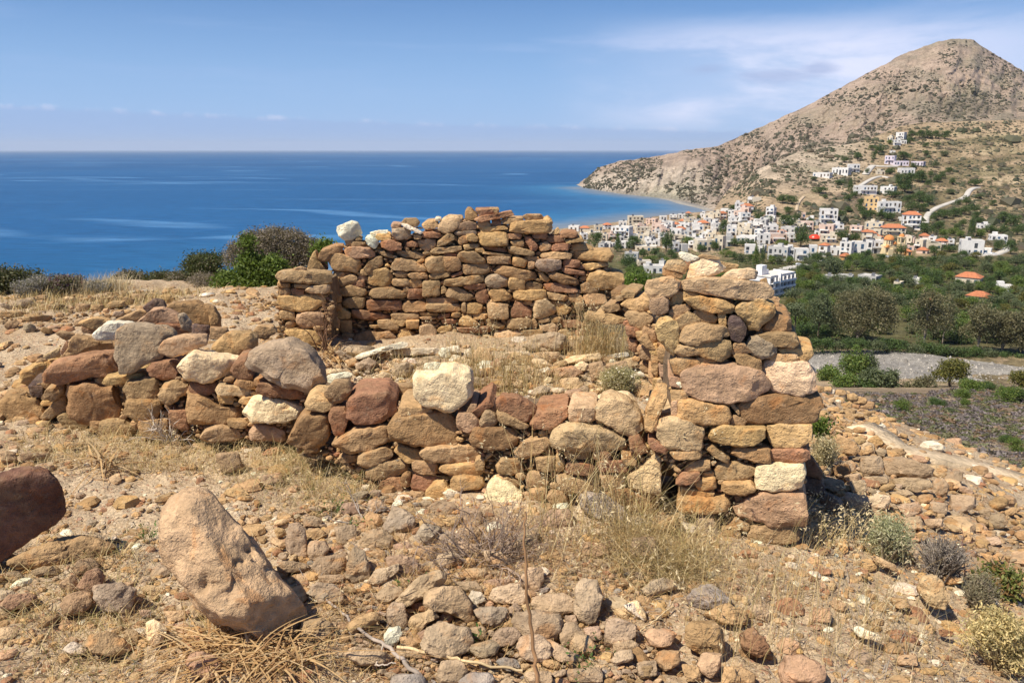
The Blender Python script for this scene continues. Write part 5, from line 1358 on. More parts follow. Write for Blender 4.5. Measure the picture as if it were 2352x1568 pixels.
TOWN = {'T1': """W 110 490 285 580 1; C 285 505 430 600 1 t; C 505 485 640 570 1; W 640 460 770 545 2 t; W 865 425 985 492 1; W 720 500 1040 690 3; C 1000 350 1235 505 3; W 1100 420 1240 500 2; P 1240 390 1420 470 2; W 1470 345 1580 420 1; W 1605 330 1720 405 2; W 1740 320 1840 395 2;
 W 1850 290 1930 345 1 t; P 1340 455 1510 560 1; W 1510 415 1650 490 2; W 1605 450 1740 520 1 t; W 1740 405 1860 470 1 t; W 1950 480 2110 610 2; C 2030 430 2200 545 2 t; W 2050 310 2190 380 1; C 2215 310 2330 420 2; W 2200 450 2352 560 2; W 1660 520 1840 640 2 t; C 1110 510 1320 620 2; P 1320 480 1500 600 2;
 C 540 610 700 740 2; C 420 580 670 640 1; W 300 600 420 700 2; P 710 600 860 690 2; W 1020 620 1180 690 1; C 1250 590 1420 680 2; W 1225 665 1350 790 2; W 1360 690 1480 790 1; G 540 750 670 860 2; W 680 740 790 805 1; W 800 720 975 830 2; C 1095 785 1420 865 1; W 1640 725 1770 880 2; G 1770 760 1900 880 1;
 C 1990 700 2340 865 2; W 1790 620 1890 675 1; W 2070 590 2260 665 1; G 940 880 1150 1020 2; C 1140 1000 1360 1090 1; W 1225 1080 1540 1195 1; W 1540 560 1650 640 1; C 1860 520 1960 600 1; W 1400 540 1540 610 1; W 870 640 960 720 1; P 1580 600 1680 680 1; W 1850 640 2000 710 1; W 760 560 860 620 1; G 1000 730 1110 800 1; W 1440 1000 1540 1080 1""",
 'T2': """W 340 150 470 290 2; W 430 185 620 300 2 t; C 600 75 730 140 1; W 520 65 610 145 2; W 400 300 580 465 3; W 250 360 420 490 2; C 0 290 120 430 2; P 100 290 230 400 2 t; W 120 245 260 310 1; W 770 220 915 385 3; W 1580 245 1840 470 3; P 1250 430 1490 565 2; P 1550 470 1780 640 2; W 1780 465 1940 595 2; P 2010 485 2200 620 2;
 C 2250 440 2352 560 2; W 580 425 720 535 2; W 780 490 980 605 2; G 980 510 1240 605 1; W 0 445 130 590 2; W 210 510 360 650 2; C 390 530 600 645 2; C 360 450 540 530 1; W 600 540 760 650 2; W 330 640 650 745 1; W 670 600 860 765 2; P 860 600 1110 745 2; W 1110 600 1230 745 2; C 0 640 170 860 2; G 180 640 310 800 2; C 1590 620 1840 745 2;
 W 480 770 640 915 2; G 780 800 1130 1000 2; W 1020 815 1210 1000 2; W 1210 820 1420 1005 2; W 1420 780 1540 995 2; W 1540 750 1700 950 2 t; W 1740 810 1960 935 1; W 1850 720 2050 945 3; W 2050 720 2260 935 2; W 2260 700 2352 905 2; C 2200 560 2352 720 2 t; O 1890 930 2060 1000 1 t; W 640 780 780 900 1; W 1500 560 1590 640 1; C 130 430 230 520 1; W 560 640 680 700 1; P 970 560 1110 640 1 t; W 1940 620 2010 690 1""",
 'T3': """Y 0 310 200 515 3; W 210 370 550 545 2; W 560 545 820 790 3 t; C 10 670 260 815 2; C 270 735 620 865 2 t; C 0 810 190 955 2 t; P 30 880 240 945 1 t; W 40 940 300 1140 2; C 600 880 700 1060 2; C 720 930 870 1090 2; P 640 900 730 1060 2; P 800 850 940 975 2 t; W 940 880 1050 1000 2; P 1060 925 1230 1050 2 t; C 880 980 1140 1090 1; C 1330 985 1450 1040 1;
 O 610 1075 710 1170 1 t; P 760 1070 930 1140 1 t; W 1420 940 1750 1160 2; W 1740 1060 1860 1140 1; W 1855 860 2105 1000 2; W 1680 705 1860 775 1; W 1230 920 1330 1040 2; P 640 1020 740 1090 1""",
 'T4': """W 1510 120 1650 230 2; W 1490 225 1600 320 2; C 1390 180 1480 255 1; W 1600 235 1690 295 1; L 1350 460 1500 595 2; L 1490 540 1720 615 1; L 1740 545 1930 620 1; W 1440 390 1520 430 1; W 290 710 560 785 1; W 570 640 830 750 1; W 830 585 1000 715 2; C 1240 680 1370 745 1; W 1580 645 1810 745 1; W 925 905 1250 1035 2; W 1280 915 1500 1030 2""",
 'F7': """P 1330 345 1485 430 1 t; C 1270 225 1430 300 1 t; W 1555 308 1660 340 1; W 985 250 1045 290 1; G 620 225 770 268 1; G 500 228 600 268 1; G 405 228 500 268 1; C 870 280 915 312 1; P 1075 385 1165 430 1 t"""}
def place_of(fr, y, x):
    if fr == 'T1': return 'beside the bay' if y < 480 else 'in the seaside quarter' if y < 640 else 'in the village centre left' if y < 800 else 'near the rear wall end'
    if fr == 'T2': return 'under the bare slope' if y < 400 else 'in the middle village' if y < 680 else 'in the front village row'
    if fr == 'T3': return 'under the bougainvillea slope' if y < 560 else 'behind the domed church' if y < 900 else 'near the domed church' if x < 1240 else 'at the orchard road'
    if fr == 'T4': return 'high on the hillside' if y < 350 else 'on the hillside terraces' if y < 780 else 'below the hillside lane'
    return 'among the valley trees'
def infill():
    r = np.random.default_rng(99)
    for fr, reg, n in (('T1', (300, 440, 2340, 850), 40), ('T2', (20, 330, 1560, 700), 26), ('T3', (20, 640, 700, 1000), 6)):
        base = [(0.5 * (float(e.split()[1]) + float(e.split()[3])), float(e.split()[4])) for e in TOWN[fr].replace('\n', ' ').split(';')]
        got, tries = 0, 0
        while got < n and tries < 4000:
            tries += 1
            x, y = r.uniform(reg[0], reg[2]), r.uniform(reg[1], reg[3])
            if fr == 'T1' and y < 640 - 0.13 * x: continue
            if fr == 'T2' and y > 640 and x < 330: continue
            if min(abs(x - a) / 62 + abs(y - c) / 42 for a, c in base) < 1: continue
            base.append((x, y)); got += 1
            w, h, st = r.uniform(90, 190), r.uniform(60, 85), 1
            if r.random() < 0.45: h, st = r.uniform(95, 140), 2
            TOWN[fr] += f";{'WWWWWCCPG'[r.integers(9)]} {x - w / 2:.0f} {y - h:.0f} {x + w / 2:.0f} {y:.0f} {st}"
infill()
for fr, txt in TOWN.items():
    for ent in txt.replace('\n', ' ').split(';'):
        t = ent.split()
        house(fr, ent, place_of(fr, float(t[4]), float(t[1])))
label_all(_houses)

def lathe(b, prof, cx, cy, n=20, c=(0.5, 0.5, 0.5)):
    pr = np.array(prof, float)
    th = np.arange(n + 1) / n * 2 * math.pi
    V = np.stack([cx + pr[:, :1] * np.cos(th), cy + pr[:, :1] * np.sin(th), np.broadcast_to(pr[:, 1:2], (len(pr), n + 1))], -1)
    b.add(V.reshape(-1, 3), grid_faces(len(pr), n + 1)[:, ::-1], c)
def church():
    px, py = conv('T3', 375, 1155)
    p = valley(px, py); k = p[1] / F_PX * 0.91875 / 5.88           # metres per T3 pixel
    root = empty('church', p, 'cream domed church with orange dome and separate bell tower', 'church', None, 0.12)
    def put(b, name, m):
        o = b.build(name, m, None, False); o.parent = root; return o
    cw = (0.76, 0.62, 0.38); tl = (0.60, 0.24, 0.08)
    b = MB(); b.box((-75 * k, 0, -3), (100 * k, 150 * k, 135 * k), cw); put(b, 'wall', PLASTER)
    b = MB(); b.box((-40 * k, -30 * k, -3), (40 * k, -0.01, 85 * k), cw); put(b, 'apse', PLASTER)
    b = MB(); lathe(b, [(66 * k, 134 * k), (66 * k, 215 * k)], 5 * k, 60 * k, 20, cw); put(b, 'drum', PLASTER)
    b = MB(); lathe(b, [(74 * k * math.cos(a), (213 + 72 * math.sin(a)) * k) for a in np.linspace(0, math.pi / 2, 9)], 5 * k, 60 * k, 24, tl); o = put(b, 'dome', TILE)
    b = MB(); b.box((4 * k, 59 * k, 284 * k), (7 * k, 62 * k, 305 * k), (0.6, 0.6, 0.6)); c = b.build('cross', PAINT); c.parent = o
    for (x0, x1, y0, y1, z) in ((-80, -20, -35, 40, 110), (45, 105, -10, 60, 150)):
        b = MB()
        a, c_, d, e = x0 * k, x1 * k, y0 * k, y1 * k
        b.add([(a, d, z * k), (c_, d, z * k), (c_, e, z * k), (a, e, z * k), ((a + c_) / 2, d, (z + 38) * k), ((a + c_) / 2, e, (z + 38) * k)], [np.array([(1, 2, 5, 4), (3, 0, 4, 5), (0, 3, 2, 1)]), np.array([(0, 1, 4), (2, 3, 5)])], tl)
        put(b, 'roof', TILE)
    for a in (-50, -15, 25, 60, 85):
        b = MB(); b.box(((a - 6) * k, -0.16, 40 * k), ((a + 6) * k, 0.1, 85 * k), (0.07, 0.055, 0.04)); put(b, 'window', PAINT)
    for a in (-0.9, -0.45, 0.0, 0.45):
        b = MB(); x, y = 5 * k + 66.5 * k * math.sin(a), 60 * k - 66.5 * k * math.cos(a)
        b.box((x - 5 * k, y - 0.15, 155 * k), (x + 5 * k, y + 0.4, 200 * k), (0.10, 0.07, 0.05)); put(b, 'window', PAINT)
    tx = 190 * k
    b = MB()
    b.box((tx - 42 * k, 0, -3), (tx + 42 * k, 80 * k, 170 * k), cw)
    for sx in (-1, 1):
        for y in (0, 64):
            b.box((tx + sx * 34 * k - 8 * k, y * k, 170 * k), (tx + sx * 34 * k + 8 * k, (y + 16) * k, 245 * k), cw)
    b.box((tx - 46 * k, -3 * k, 245 * k), (tx + 46 * k, 83 * k, 258 * k), cw)
    put(b, 'bell_tower', PLASTER)
    b = MB(); lathe(b, [(40 * k * math.cos(a), (258 + 42 * math.sin(a)) * k) for a in np.linspace(0, math.pi / 2, 7)], tx, 40 * k, 18, tl); put(b, 'tower_dome', TILE)
    b = MB(); lathe(b, [(4 * k, 228 * k), (14 * k, 200 * k), (18 * k, 186 * k)], tx, 40 * k, 12, (0.25, 0.18, 0.08)); put(b, 'bell', PAINT)
church()

def hotel():
    px, py = conv('T2', 950, 1480)
    p = at_depth(px, py, 405.0)
    r = np.random.default_rng(5)
    root = empty('hotel', p, 'white four-storey hotel with rows of balconies and a square stair tower', 'hotel', None, 0.72)
    zt = at_depth(px, conv('T2', 0, 1235)[1], 405)[2] - p[2]
    W, D, H = 23.0, 12.0, zt
    def put(b, name, m):
        o = b.build(name, m, None, False); o.parent = root; return o
    wc = (0.80, 0.78, 0.76)
    b = MB(); b.box((-7, 0, -6), (W - 7, D, H), wc); put(b, 'wall', PLASTER)
    b = MB(); b.box((-7.3, -0.5, H), (W - 6.7, D + 0.3, H + 0.25), (0.62, 0.56, 0.5)); b.box((-7.3, -0.5, H + .25), (W - 6.7, -0.2, H + 0.8), wc); b.box((W - 7, -0.2, H + .25), (W - 6.7, D + .3, H + 0.8), wc); put(b, 'roof', PLASTER)
    b = MB(); b.box((-5.5, 6.0, H + 0.25), (-1.2, 9.5, H + 5.2), wc); put(b, 'stair_tower', PLASTER)
    b = MB(); b.box((-0.9, 6.3, H + 0.25), (1.5, 9.0, H + 2.6), wc); put(b, 'lift_house', PLASTER)
    b = MB(); b.box((-0.45, -1.9, -6), (0.25, -0.01, H + 1.6), wc); put(b, 'pier', PLASTER)
    sh = 3.15
    for k in range(5):
        z = H - (k + 1) * sh
        for (a, e) in ((-6.8, -0.6), (0.4, W - 7.2)):
            b = MB()
            b.box((a, -1.7, z - 0.2), (e, -0.003, z), wc); b.box((a, -1.7, z), (e, -1.55, z + 1.0), wc)
            put(b, 'balcony', PLASTER)
            n = int((e - a) / 3.1)
            for q in range(n):
                u = a + (q + 0.5) * (e - a) / n
                b = MB(); b.box((u - 1.0, -0.12, z + 0.02), (u + 1.0, 0.1, z + 2.3), (0.06, 0.06, 0.07)); put(b, 'window', PAINT)
                b = MB(); b.box((u + 1.15, -1.5, z + 0.003), (u + 1.35, -0.004, z + sh - 0.21), wc); put(b, 'divider', PLASTER)
    for k in range(4):
        for q in range(3):
            z = H - (k + 1) * sh; u = 2 + q * 4.0
            b = MB(); b.box((W - 7.05, u - 0.7, z + 1), (W - 6.9, u + 0.7, z + 2.2), (0.07, 0.07, 0.08)); put(b, 'window', PAINT)
hotel()

def parasol():
    px, py = conv('T2', 1500, 710)
    p = valley(px, py)
    root = empty('red_awning', p, 'bright red round awning beside the dark tree in mid village', 'awning')
    b = MB(); lathe(b, [(0.05, 5.2), (2.4, 4.6), (4.2, 3.2), (4.6, 1.6)], 0, 0, 16, (0.62, 0.05, 0.02)); o = b.build('canopy', PAINT); o.parent = root
    b = MB(); b.tube([(0, 0, -2), (0, 0, 5.1)], 0.12, 6, (0.5, 0.5, 0.5)); o = b.build('pole', PAINT); o.parent = root
parasol()

def car(frame, x, y, rz, colr, label):
    px, py = conv(frame, x, y)
    p = valley(px, py, 0.42)
    root = empty('parked_car', p, label, 'car', 'cars parked in the village', rz)
    def put(b, name, m, par=root):
        o = b.build(name, m, None, False); o.parent = par; return o
    b = MB()
    prof = [(-2.1, 0.35), (2.1, 0.35), (2.15, 0.75), (1.2, 0.92), (0.55, 1.42), (-1.3, 1.45), (-1.95, 0.95), (-2.15, 0.85)]
    n = len(prof)
    V = [(a, s * (0.86 if z < 1 else 0.70), z) for s in (-1, 1) for (a, z) in prof]
    j = np.arange(n); j2 = (j + 1) % n
    b.add(V, [np.stack([j, j2, j2 + n, j + n], -1)], colr)
    b.f.append(np.arange(n)[None, ::-1]); b.f.append(np.arange(n)[None] + n)
    put(b, 'body', PAINT)
    b = MB()
    for s in (-1, 1):
        b.add([(1.05, s * .84, 0.95), (0.5, s * .735, 1.36), (-1.2, s * .735, 1.38), (-1.7, s * .84, 0.98)], np.array([(0, 1, 2, 3)]), (0.03, 0.03, 0.035))
    b.add([(1.22, -.7, 0.95), (1.22, .7, 0.95), (0.62, .62, 1.38), (0.62, -.62, 1.38)], np.array([(0, 1, 2, 3)]), (0.03, 0.03, 0.035))
    put(b, 'windows', PAINT)
    for a in (-1.3, 1.3):
        for s in (-1, 1):
            b = MB(); b.tube([(a, s * 0.72, 0.33), (a, s * 0.90, 0.33)], 0.33, 12, (0.03, 0.03, 0.03)); put(b, 'wheel', RUBBER)
car('T3', 1520, 1165, 0.5, (0.62, 0.66, 0.70), 'silver car parked before the white orchard-road house')
car('T3', 1670, 1158, 0.1, (0.10, 0.03, 0.05), 'dark car parked under the white house awning')
car('T3', 1800, 1162, 0.0, (0.75, 0.75, 0.74), 'first white car on the road past the white house')
car('T3', 1900, 1162, 0.05, (0.75, 0.75, 0.74), 'second white car farther along the road past the white house')
car('T3', 340, 1205, 0.3, (0.75, 0.75, 0.74), 'white car parked below the church')
car('T3', 90, 1228, 0.1, (0.75, 0.75, 0.74), 'white car at the orchard edge left of the church')
car('T2', 1275, 1085, 0.2, (0.5, 0.52, 0.55), 'grey car on the road above the hotel')
car('T2', 1330, 1105, 0.4, (0.04, 0.045, 0.05), 'black car on the road above the hotel')
car('T2', 1660, 1025, -0.2, (0.05, 0.10, 0.20), 'dark blue car beside the tiled-roof white house')
strip('trodden_path', 'pale trodden path along the right brow of the hill', 'F7', [(640, 1230), (820, 1330), (1000, 1400), (1250, 1450), (1500, 1510), (1800, 1600)], 0.30, _dirt, 0.03, near_surf)
# ------------------------------------------------------------------ vegetation
def unit(r, n):
    d = r.normal(0, 1, (n, 3))
    return d / np.linalg.norm(d, axis=1, keepdims=True)
def add_leaves(b, C_, size, r, colors, aspect=0.45):
    n = len(C_)
    A = unit(r, n); B = np.cross(A, unit(r, n)); B /= np.linalg.norm(B, axis=1, keepdims=True) + 1e-9
    s = (np.broadcast_to(size, (n,)) * r.uniform(0.6, 1.35, n))[:, None]
    V = np.stack([C_ - A * s, C_ + B * s * aspect, C_ + A * s, C_ - B * s * aspect], 1).reshape(-1, 3)
    b.add(V, np.arange(4 * n).reshape(-1, 4), np.repeat(colors, 4, 0))
def leaf_cols(r, n, pal, key=None):
    """colours of single leaves; leaves of one spray (KEY) share their tone"""
    pal = np.array(pal)
    k = r.integers(len(pal), size=n) if key is None else (key % len(pal))
    c = pal[k] * r.uniform(0.8, 1.5, (n, 1))
    return np.clip(c, 0.01, 0.9)
def sprays(r, blobs, n_spray, n_leaf, spread):
    """points in little sprays around the blobs (cx,cy,cz,rx,ry,rz): leaves cluster and gaps stay between the sprays"""
    B = np.array(blobs, float)
    vol = (B[:, 3] * B[:, 4] * B[:, 5]) ** (2 / 3.); vol /= vol.sum()
    k = r.choice(len(B), n_spray, p=vol)
    d = unit(r, n_spray); d[:, 2] = np.where(d[:, 2] < -0.5, -d[:, 2], d[:, 2])
    rad = r.uniform(0.45, 1.08, n_spray) ** 0.6
    c = B[k, :3] + d * B[k, 3:6] * rad[:, None]
    P = np.repeat(c, n_leaf, 0) + r.normal(0, 1, (n_spray * n_leaf, 3)) * spread
    return P, np.repeat(np.arange(n_spray) * 7 + k, n_leaf)
def blobs_for(r, w, h, n, low=0.28, flat=0.8):
    out = []
    for i in range(n):
        a = r.uniform(0, 2 * math.pi); q = math.sqrt(r.uniform(0, 1)) * 0.32 * w
        z = h * r.uniform(low + 0.12, 0.80); k = 1.05 - 0.55 * abs((z / h - 0.5)) 
        s = r.uniform(0.20, 0.33) * k
        out.append((q * math.cos(a) * k, q * math.sin(a) * k, z, s * w, s * w, s * w * flat if h > 0.6 * w else s * h * 1.0))
    return out
GREENS = {'d': [(0.060, 0.100, 0.030), (0.075, 0.115, 0.034), (0.095, 0.135, 0.040), (0.048, 0.075, 0.026)],
          'g': [(0.095, 0.145, 0.030), (0.125, 0.170, 0.036), (0.072, 0.115, 0.026), (0.15, 0.18, 0.045)],
          'o': [(0.095, 0.118, 0.058), (0.120, 0.140, 0.070), (0.070, 0.092, 0.045), (0.14, 0.158, 0.08)],
          'e': [(0.125, 0.120, 0.062), (0.155, 0.14, 0.075), (0.092, 0.092, 0.05), (0.18, 0.155, 0.085)],
          'y': [(0.105, 0.105, 0.022), (0.13, 0.12, 0.03), (0.075, 0.08, 0.02), (0.15, 0.135, 0.04)]}
def tree_object(name, w, h, kind, r, n_spray, n_leaf, leaf, label=None, group=None, loc=(0, 0, 0), shape='round', trunk=0.30, cat='tree', bare=False):
    root = empty(name, loc, label, cat, group, r.uniform(0, 6.28))
    tb = MB()
    bc = (0.16, 0.12, 0.085) if kind != 'e' else (0.34, 0.28, 0.22)
    if shape == 'cypress':
        bl = [(0, 0, h * z, w * k, w * k, h * 0.16) for z, k in ((0.18, 0.40), (0.38, 0.46), (0.58, 0.40), (0.75, 0.28), (0.9, 0.14))]
    elif shape == 'pine':
        bl = []
        for z in np.linspace(0.25, 0.95, 7):
            for a in np.arange(5) / 5 * 6.28 + z * 9:
                q = (1.02 - z) * 0.42 * w
                bl.append((q * math.cos(a), q * math.sin(a), z * h, max(0.05, q * 0.55), max(0.05, q * 0.55), 0.02 * h))
    elif shape == 'tall':
        bl = blobs_for(r, w, h, 16, 0.22, 0.9) + [(r.uniform(-.1, .1) * w, r.uniform(-.1, .1) * w, h * 0.86, w * 0.2, w * 0.2, h * 0.12)]
    else:
        bl = blobs_for(r, w, h, 9 if n_spray < 400 else 15, trunk)
    tr = max(0.012 * h, 0.022 * w)
    tb.tube([(0, 0, -0.06 * h), (0.01 * w, 0, 0.15 * h), (-0.02 * w, 0.02 * w, trunk * h), (0, 0, 0.62 * h)], [tr * 1.3, tr, tr * 0.8, tr * 0.35], 7, bc)
    if shape not in ('cypress', 'pine'):
        for q in bl[:10]:
            z0 = h * trunk * r.uniform(0.55, 1.25)
            p0 = np.array((0, 0, z0)); p1 = np.array(q[:3])
            m = (p0 + p1) / 2 + np.array((0, 0, 0.04 * h))
            tb.tube([p0, m, p1], [tr * 0.55, tr * 0.35, tr * 0.12], 5, bc)
    o = tb.build('trunk', BARK, None); o.parent = root
    cb = MB()
    P, key = sprays(r, bl, n_spray, n_leaf, leaf * 1.7)
    add_leaves(cb, P, leaf, r, leaf_cols(r, len(P), GREENS[kind], key), 0.5)
    o = cb.build('crown', LEAF, None, False); o.parent = root
    return root

def seat(px, py, surf=valley):
    return surf(px, py)
_TP = {}
def proto_tree(kind, shape, k):
    key = (kind, shape, k)
    if key not in _TP:
        r = np.random.default_rng(300 + len(_TP))
        _TP[key] = [tree_object('tree', 1.0, 1.0, kind, r, 230, 8, 0.040, shape=shape, trunk=0.10), False]
    return _TP[key]
def put_tree(name, p, w, h, kind, shape, r, label, group=None, cat='tree'):
    k = r.integers(2)
    pr = proto_tree(kind, shape, k)
    if pr[1]:
        o = copy_tree(pr[0])
    else:
        o = pr[0]; pr[1] = True
    o.name = name
    o.location = p; o.scale = (w, w, h); o.rotation_euler = (0, 0, r.uniform(0, 6.28))
    for q in ('group', 'label', 'category'):
        if q in o: del o[q]
    return tag(o, label, cat, group)

# the orchards below the village: one tree each
def grove():
    r = np.random.default_rng(8)
    G = np.array(GROVE, float)
    x0, y0 = G.min(0); x1, y1 = G.max(0)
    holes = [PX('F7', (820, 420), (960, 440), (1010, 690), (780, 650)), PX('F7', (380, 200), (780, 210), (780, 272), (400, 280)), PX('F7', (1250, 210), (1440, 210), (1440, 310), (1250, 310)), PX('F7', (1320, 335), (1490, 335), (1490, 440), (1320, 440)),
             PX('F7', (970, 240), (1060, 240), (1060, 300), (970, 300)), PX('F7', (1540, 300), (1680, 300), (1680, 350), (1540, 350)), PX('T2', (660, 1050), (1200, 1130), (1200, 1450), (660, 1450)), PX('T2', (1020, 1080), (1400, 1080), (1400, 1150), (1020, 1150))]
    done = []
    tries = 0
    while len(done) < 285 and tries < 9000:
        tries += 1
        q = np.array((r.uniform(x0, min(x1, 2400)), r.uniform(y0, y1)))
        if not in_poly(q[None], G)[0] or any(in_poly(q[None], h)[0] for h in holes):
            continue
        sp = 9.5 + (q[1] - 600) * 0.062
        if any(abs(q[0] - d[0]) < sp * 1.25 and abs(q[1] - d[1]) < sp * 0.62 for d in done):
            continue
        done.append(q)
    for q in done:
        p = valley(q[0], q[1])
        h = r.uniform(4.2, 7.0); w = h * r.uniform(1.05, 1.5)
        kind = 'odgy'[r.choice(4, p=[.42, .28, .20, .10])]
        put_tree('orchard_tree', p, w, h, kind, 'round', r, 'one of the many rounded green trees filling the orchards below the village', 'orchard trees below the village')
    # thicket and weeds under the trees
    n = 5200
    Q = np.column_stack([r.uniform(x0, x1, n), r.uniform(y0, y1, n)])
    Q = Q[in_poly(Q, G)]
    for h in holes[:4]:
        Q = Q[~in_poly(Q, h)]
    E = np.column_stack([r.uniform(1010, 1860, 2600), r.uniform(572, 800, 2600)])
    E = E[~in_poly(E, G)]
    Q = np.vstack([Q, E])
    P = valley(Q[:, 0], Q[:, 1])
    P = np.repeat(P, 9, 0) + r.normal(0, 1, (len(P) * 9, 3)) * (1.3, 1.3, 0.45)
    P[:, 2] += 0.7
    key = np.repeat(r.integers(0, 99, len(Q)), 9)
    b = MB(); add_leaves(b, P, 0.42, r, leaf_cols(r, len(P), GREENS['d'] + GREENS['g'] + GREENS['o'], key), 0.6)
    tag(b.build('undergrowth', LEAF, None, False), 'dense green undergrowth between the orchard trees', kind='stuff')
grove()

KW = {'d': 'dark green', 'g': 'bright green', 'o': 'olive green', 'e': 'grey-green', 'y': 'yellowish green'}
_trees = []
def listed_trees(frame, txt, place):
    r = np.random.default_rng(len(txt))
    for ent in txt.split(';'):
        t = ent.split(); kd = t[0][0]; sh = {'c': 'cypress', 'n': 'pine'}.get(t[0][1:2], 'round')
        cx, by, w, h = map(float, t[1:5])
        px, py = conv(frame, cx, by)
        p = valley(px, py)
        k = p[1] / F_PX * 0.91875 / FR[frame][2]
        shrub = h * k < 3.2
        o = put_tree('shrub' if shrub else {'cypress': 'cypress_tree', 'pine': 'pine_tree', 'round': 'tree'}[sh], p, w * k * 1.08, h * k * 1.08, kd, sh, r, None, None, 'shrub' if shrub else 'tree')
        nm = 'bush' if shrub else {'cypress': 'column tree', 'pine': 'tiered pine', 'round': 'tree'}[sh]
        wd = 'broad' if w > 1.4 * h else 'tall' if h > 1.3 * w else ''
        sz = 'small' if h * k < 6.5 else 'big' if h * k > 11 else ''
        pl = place[0] if by < place[2] else place[1]
        _trees.append((o, ' '.join(f"{sz} {wd} {KW[kd]}".split()), nm, pl, px))
listed_trees('T1', 'd 510 830 210 220; d 1080 840 220 180; d 1560 870 200 270; d 1890 465 110 125; g 1880 770 230 100; d 990 1120 200 190; dn 850 880 130 230; d 2080 880 150 100; d 2280 860 130 130; g 2000 690 150 65; d 740 730 60 65; d 880 700 120 80; g 1190 695 60 65; d 2040 410 60 65; d 1230 960 150 110; d 1400 950 170 120; g 1330 1050 180 110; o 1500 1000 170 110; d 1640 960 150 110; g 1560 1060 170 100; o 1180 930 90 80; g 1080 1270 170 120; d 1190 1180 110 90; d 1690 1000 100 90; o 1460 1070 120 80', ('among the seaside houses', 'in gardens by the rear wall', 800))
listed_trees('T2', 'd 150 660 130 230; d 290 320 110 120; d 680 430 140 120; d 820 480 140 110; d 1120 560 250 210; d 1130 340 150 110; d 1300 810 230 280; d 1250 430 110 120; g 1020 810 180 100; d 1900 700 200 130; d 2110 730 160 130; gc 640 1090 120 270; dc 740 1050 80 230; d 330 800 150 110; d 450 800 140 110; d 570 790 110 80; d 1040 165 170 115; d 1180 185 170 120; d 2160 280 100 170; d 2250 400 150 120; d 1660 100 80 60; d 2000 130 110 80; g 880 1050 150 110; o 1000 1060 160 120; g 1130 1060 140 110; o 1400 1070 150 110; d 60 860 130 110; g 200 960 160 110; d 320 1000 150 110; o 440 1030 150 130; d 540 1050 120 130; o 1800 1240 310 280; d 1350 1180 180 110; o 1500 1140 130 100; d 2130 560 100 90; d 1460 500 90 110; d 1640 860 130 100; g 2100 1010 200 110; d 2260 1000 150 140; d 2000 300 110 80; d 1900 370 140 90; d 960 370 90 70; d 1720 1010 90 60; d 2080 90 110 90; d 2200 330 120 110', ('among the middle houses', 'in gardens by the front row', 800))
listed_trees('T3', 'd 100 590 180 80; d 270 620 150 90; d 620 770 130 100; d 540 1165 130 140; d 900 870 170 170; d 1060 860 190 180; dc 1570 900 100 280; g 1150 890 150 100; g 1300 880 150 110; d 1030 1175 170 140; d 2150 1150 180 190; d 1960 1090 130 150; d 1250 1120 180 100; d 1050 650 160 110; d 1180 625 180 120; d 1320 600 180 120; d 1470 570 180 120; d 1620 540 170 110; d 2040 680 200 140; d 2200 740 220 150; d 1500 440 110 130; d 1380 425 90 80; d 1630 145 190 90; d 600 250 190 270; d 420 320 180 100; d 640 400 150 110; d 800 380 200 140; d 930 420 170 130; d 700 520 190 130; d 850 520 160 110; d 800 85 180 110; d 500 130 90 150; d 1300 130 90 90; d 1080 90 90 90; o 1700 330 120 70; d 1880 440 110 80; d 1790 540 80 80; o 1260 270 120 80; d 1700 700 130 80; d 1450 740 110 100; d 1360 800 90 100; g 1700 900 180 110; d 1850 840 200 110; d 2050 860 190 120; d 2250 870 170 150; g 1420 900 140 90; d 1180 1010 110 120; d 380 660 170 120; d 260 540 100 80; d 1640 640 110 110', ('along the winding hill road', 'around the church quarter', 700))
listed_trees('T4', 'dc 850 1000 80 170; d 1650 1010 200 180; d 1860 860 190 160; d 1640 530 180 110; d 1750 220 120 110; d 1870 215 120 110; d 1990 220 120 115; d 2110 220 120 110; d 2240 225 120 110; d 1960 345 90 65; d 1570 880 80 120; d 1440 745 140 90; d 1200 510 80 100; d 1290 430 140 100; d 410 1015 220 80; d 770 570 110 90; d 960 520 120 90; o 2080 640 120 90; d 2300 730 110 80; d 2130 860 110 100; d 2030 780 80 80; d 1990 920 90 90; d 1180 390 110 70; d 1780 660 90 80; o 300 830 110 60; d 700 890 130 60; d 1100 730 60 70; g 1430 300 90 60; d 1730 290 110 80; d 1980 470 120 70; d 2200 800 100 90; o 2250 480 130 80; o 2120 330 100 60', ('around the highest villas', 'below the hillside villas', 620))
listed_trees('T3', 'dc 240 620 55 110', ('by the yellow apartment building', 'by the yellow apartment building', 0))
label_all(_trees)
def bougainvillea():
    px, py = conv('T3', 400, 530)
    p = valley(px, py); r = np.random.default_rng(4)
    root = empty('flowering_shrub', p, 'magenta bougainvillea shrub spilling over the white terrace', 'shrub')
    b = MB(); P, key = sprays(r, [(0, 0, 3, 3.6, 2, 2.0), (2, 0, 4, 2.5, 2, 1.4), (-2.3, 0, 2.3, 2, 2, 1.3)], 130, 7, 0.5)
    add_leaves(b, P, 0.45, r, leaf_cols(r, len(P), [(0.30, 0.02, 0.17), (0.22, 0.02, 0.12), (0.36, 0.04, 0.22)]))
    o = b.build('blossom', LEAF, None, False); o.parent = root
    b = MB(); b.tube([(0, 0, -1), (0.1, 0, 3)], [0.15, 0.08], 6, (0.15, 0.1, 0.07)); o = b.build('stem', BARK); o.parent = root
bougainvillea()

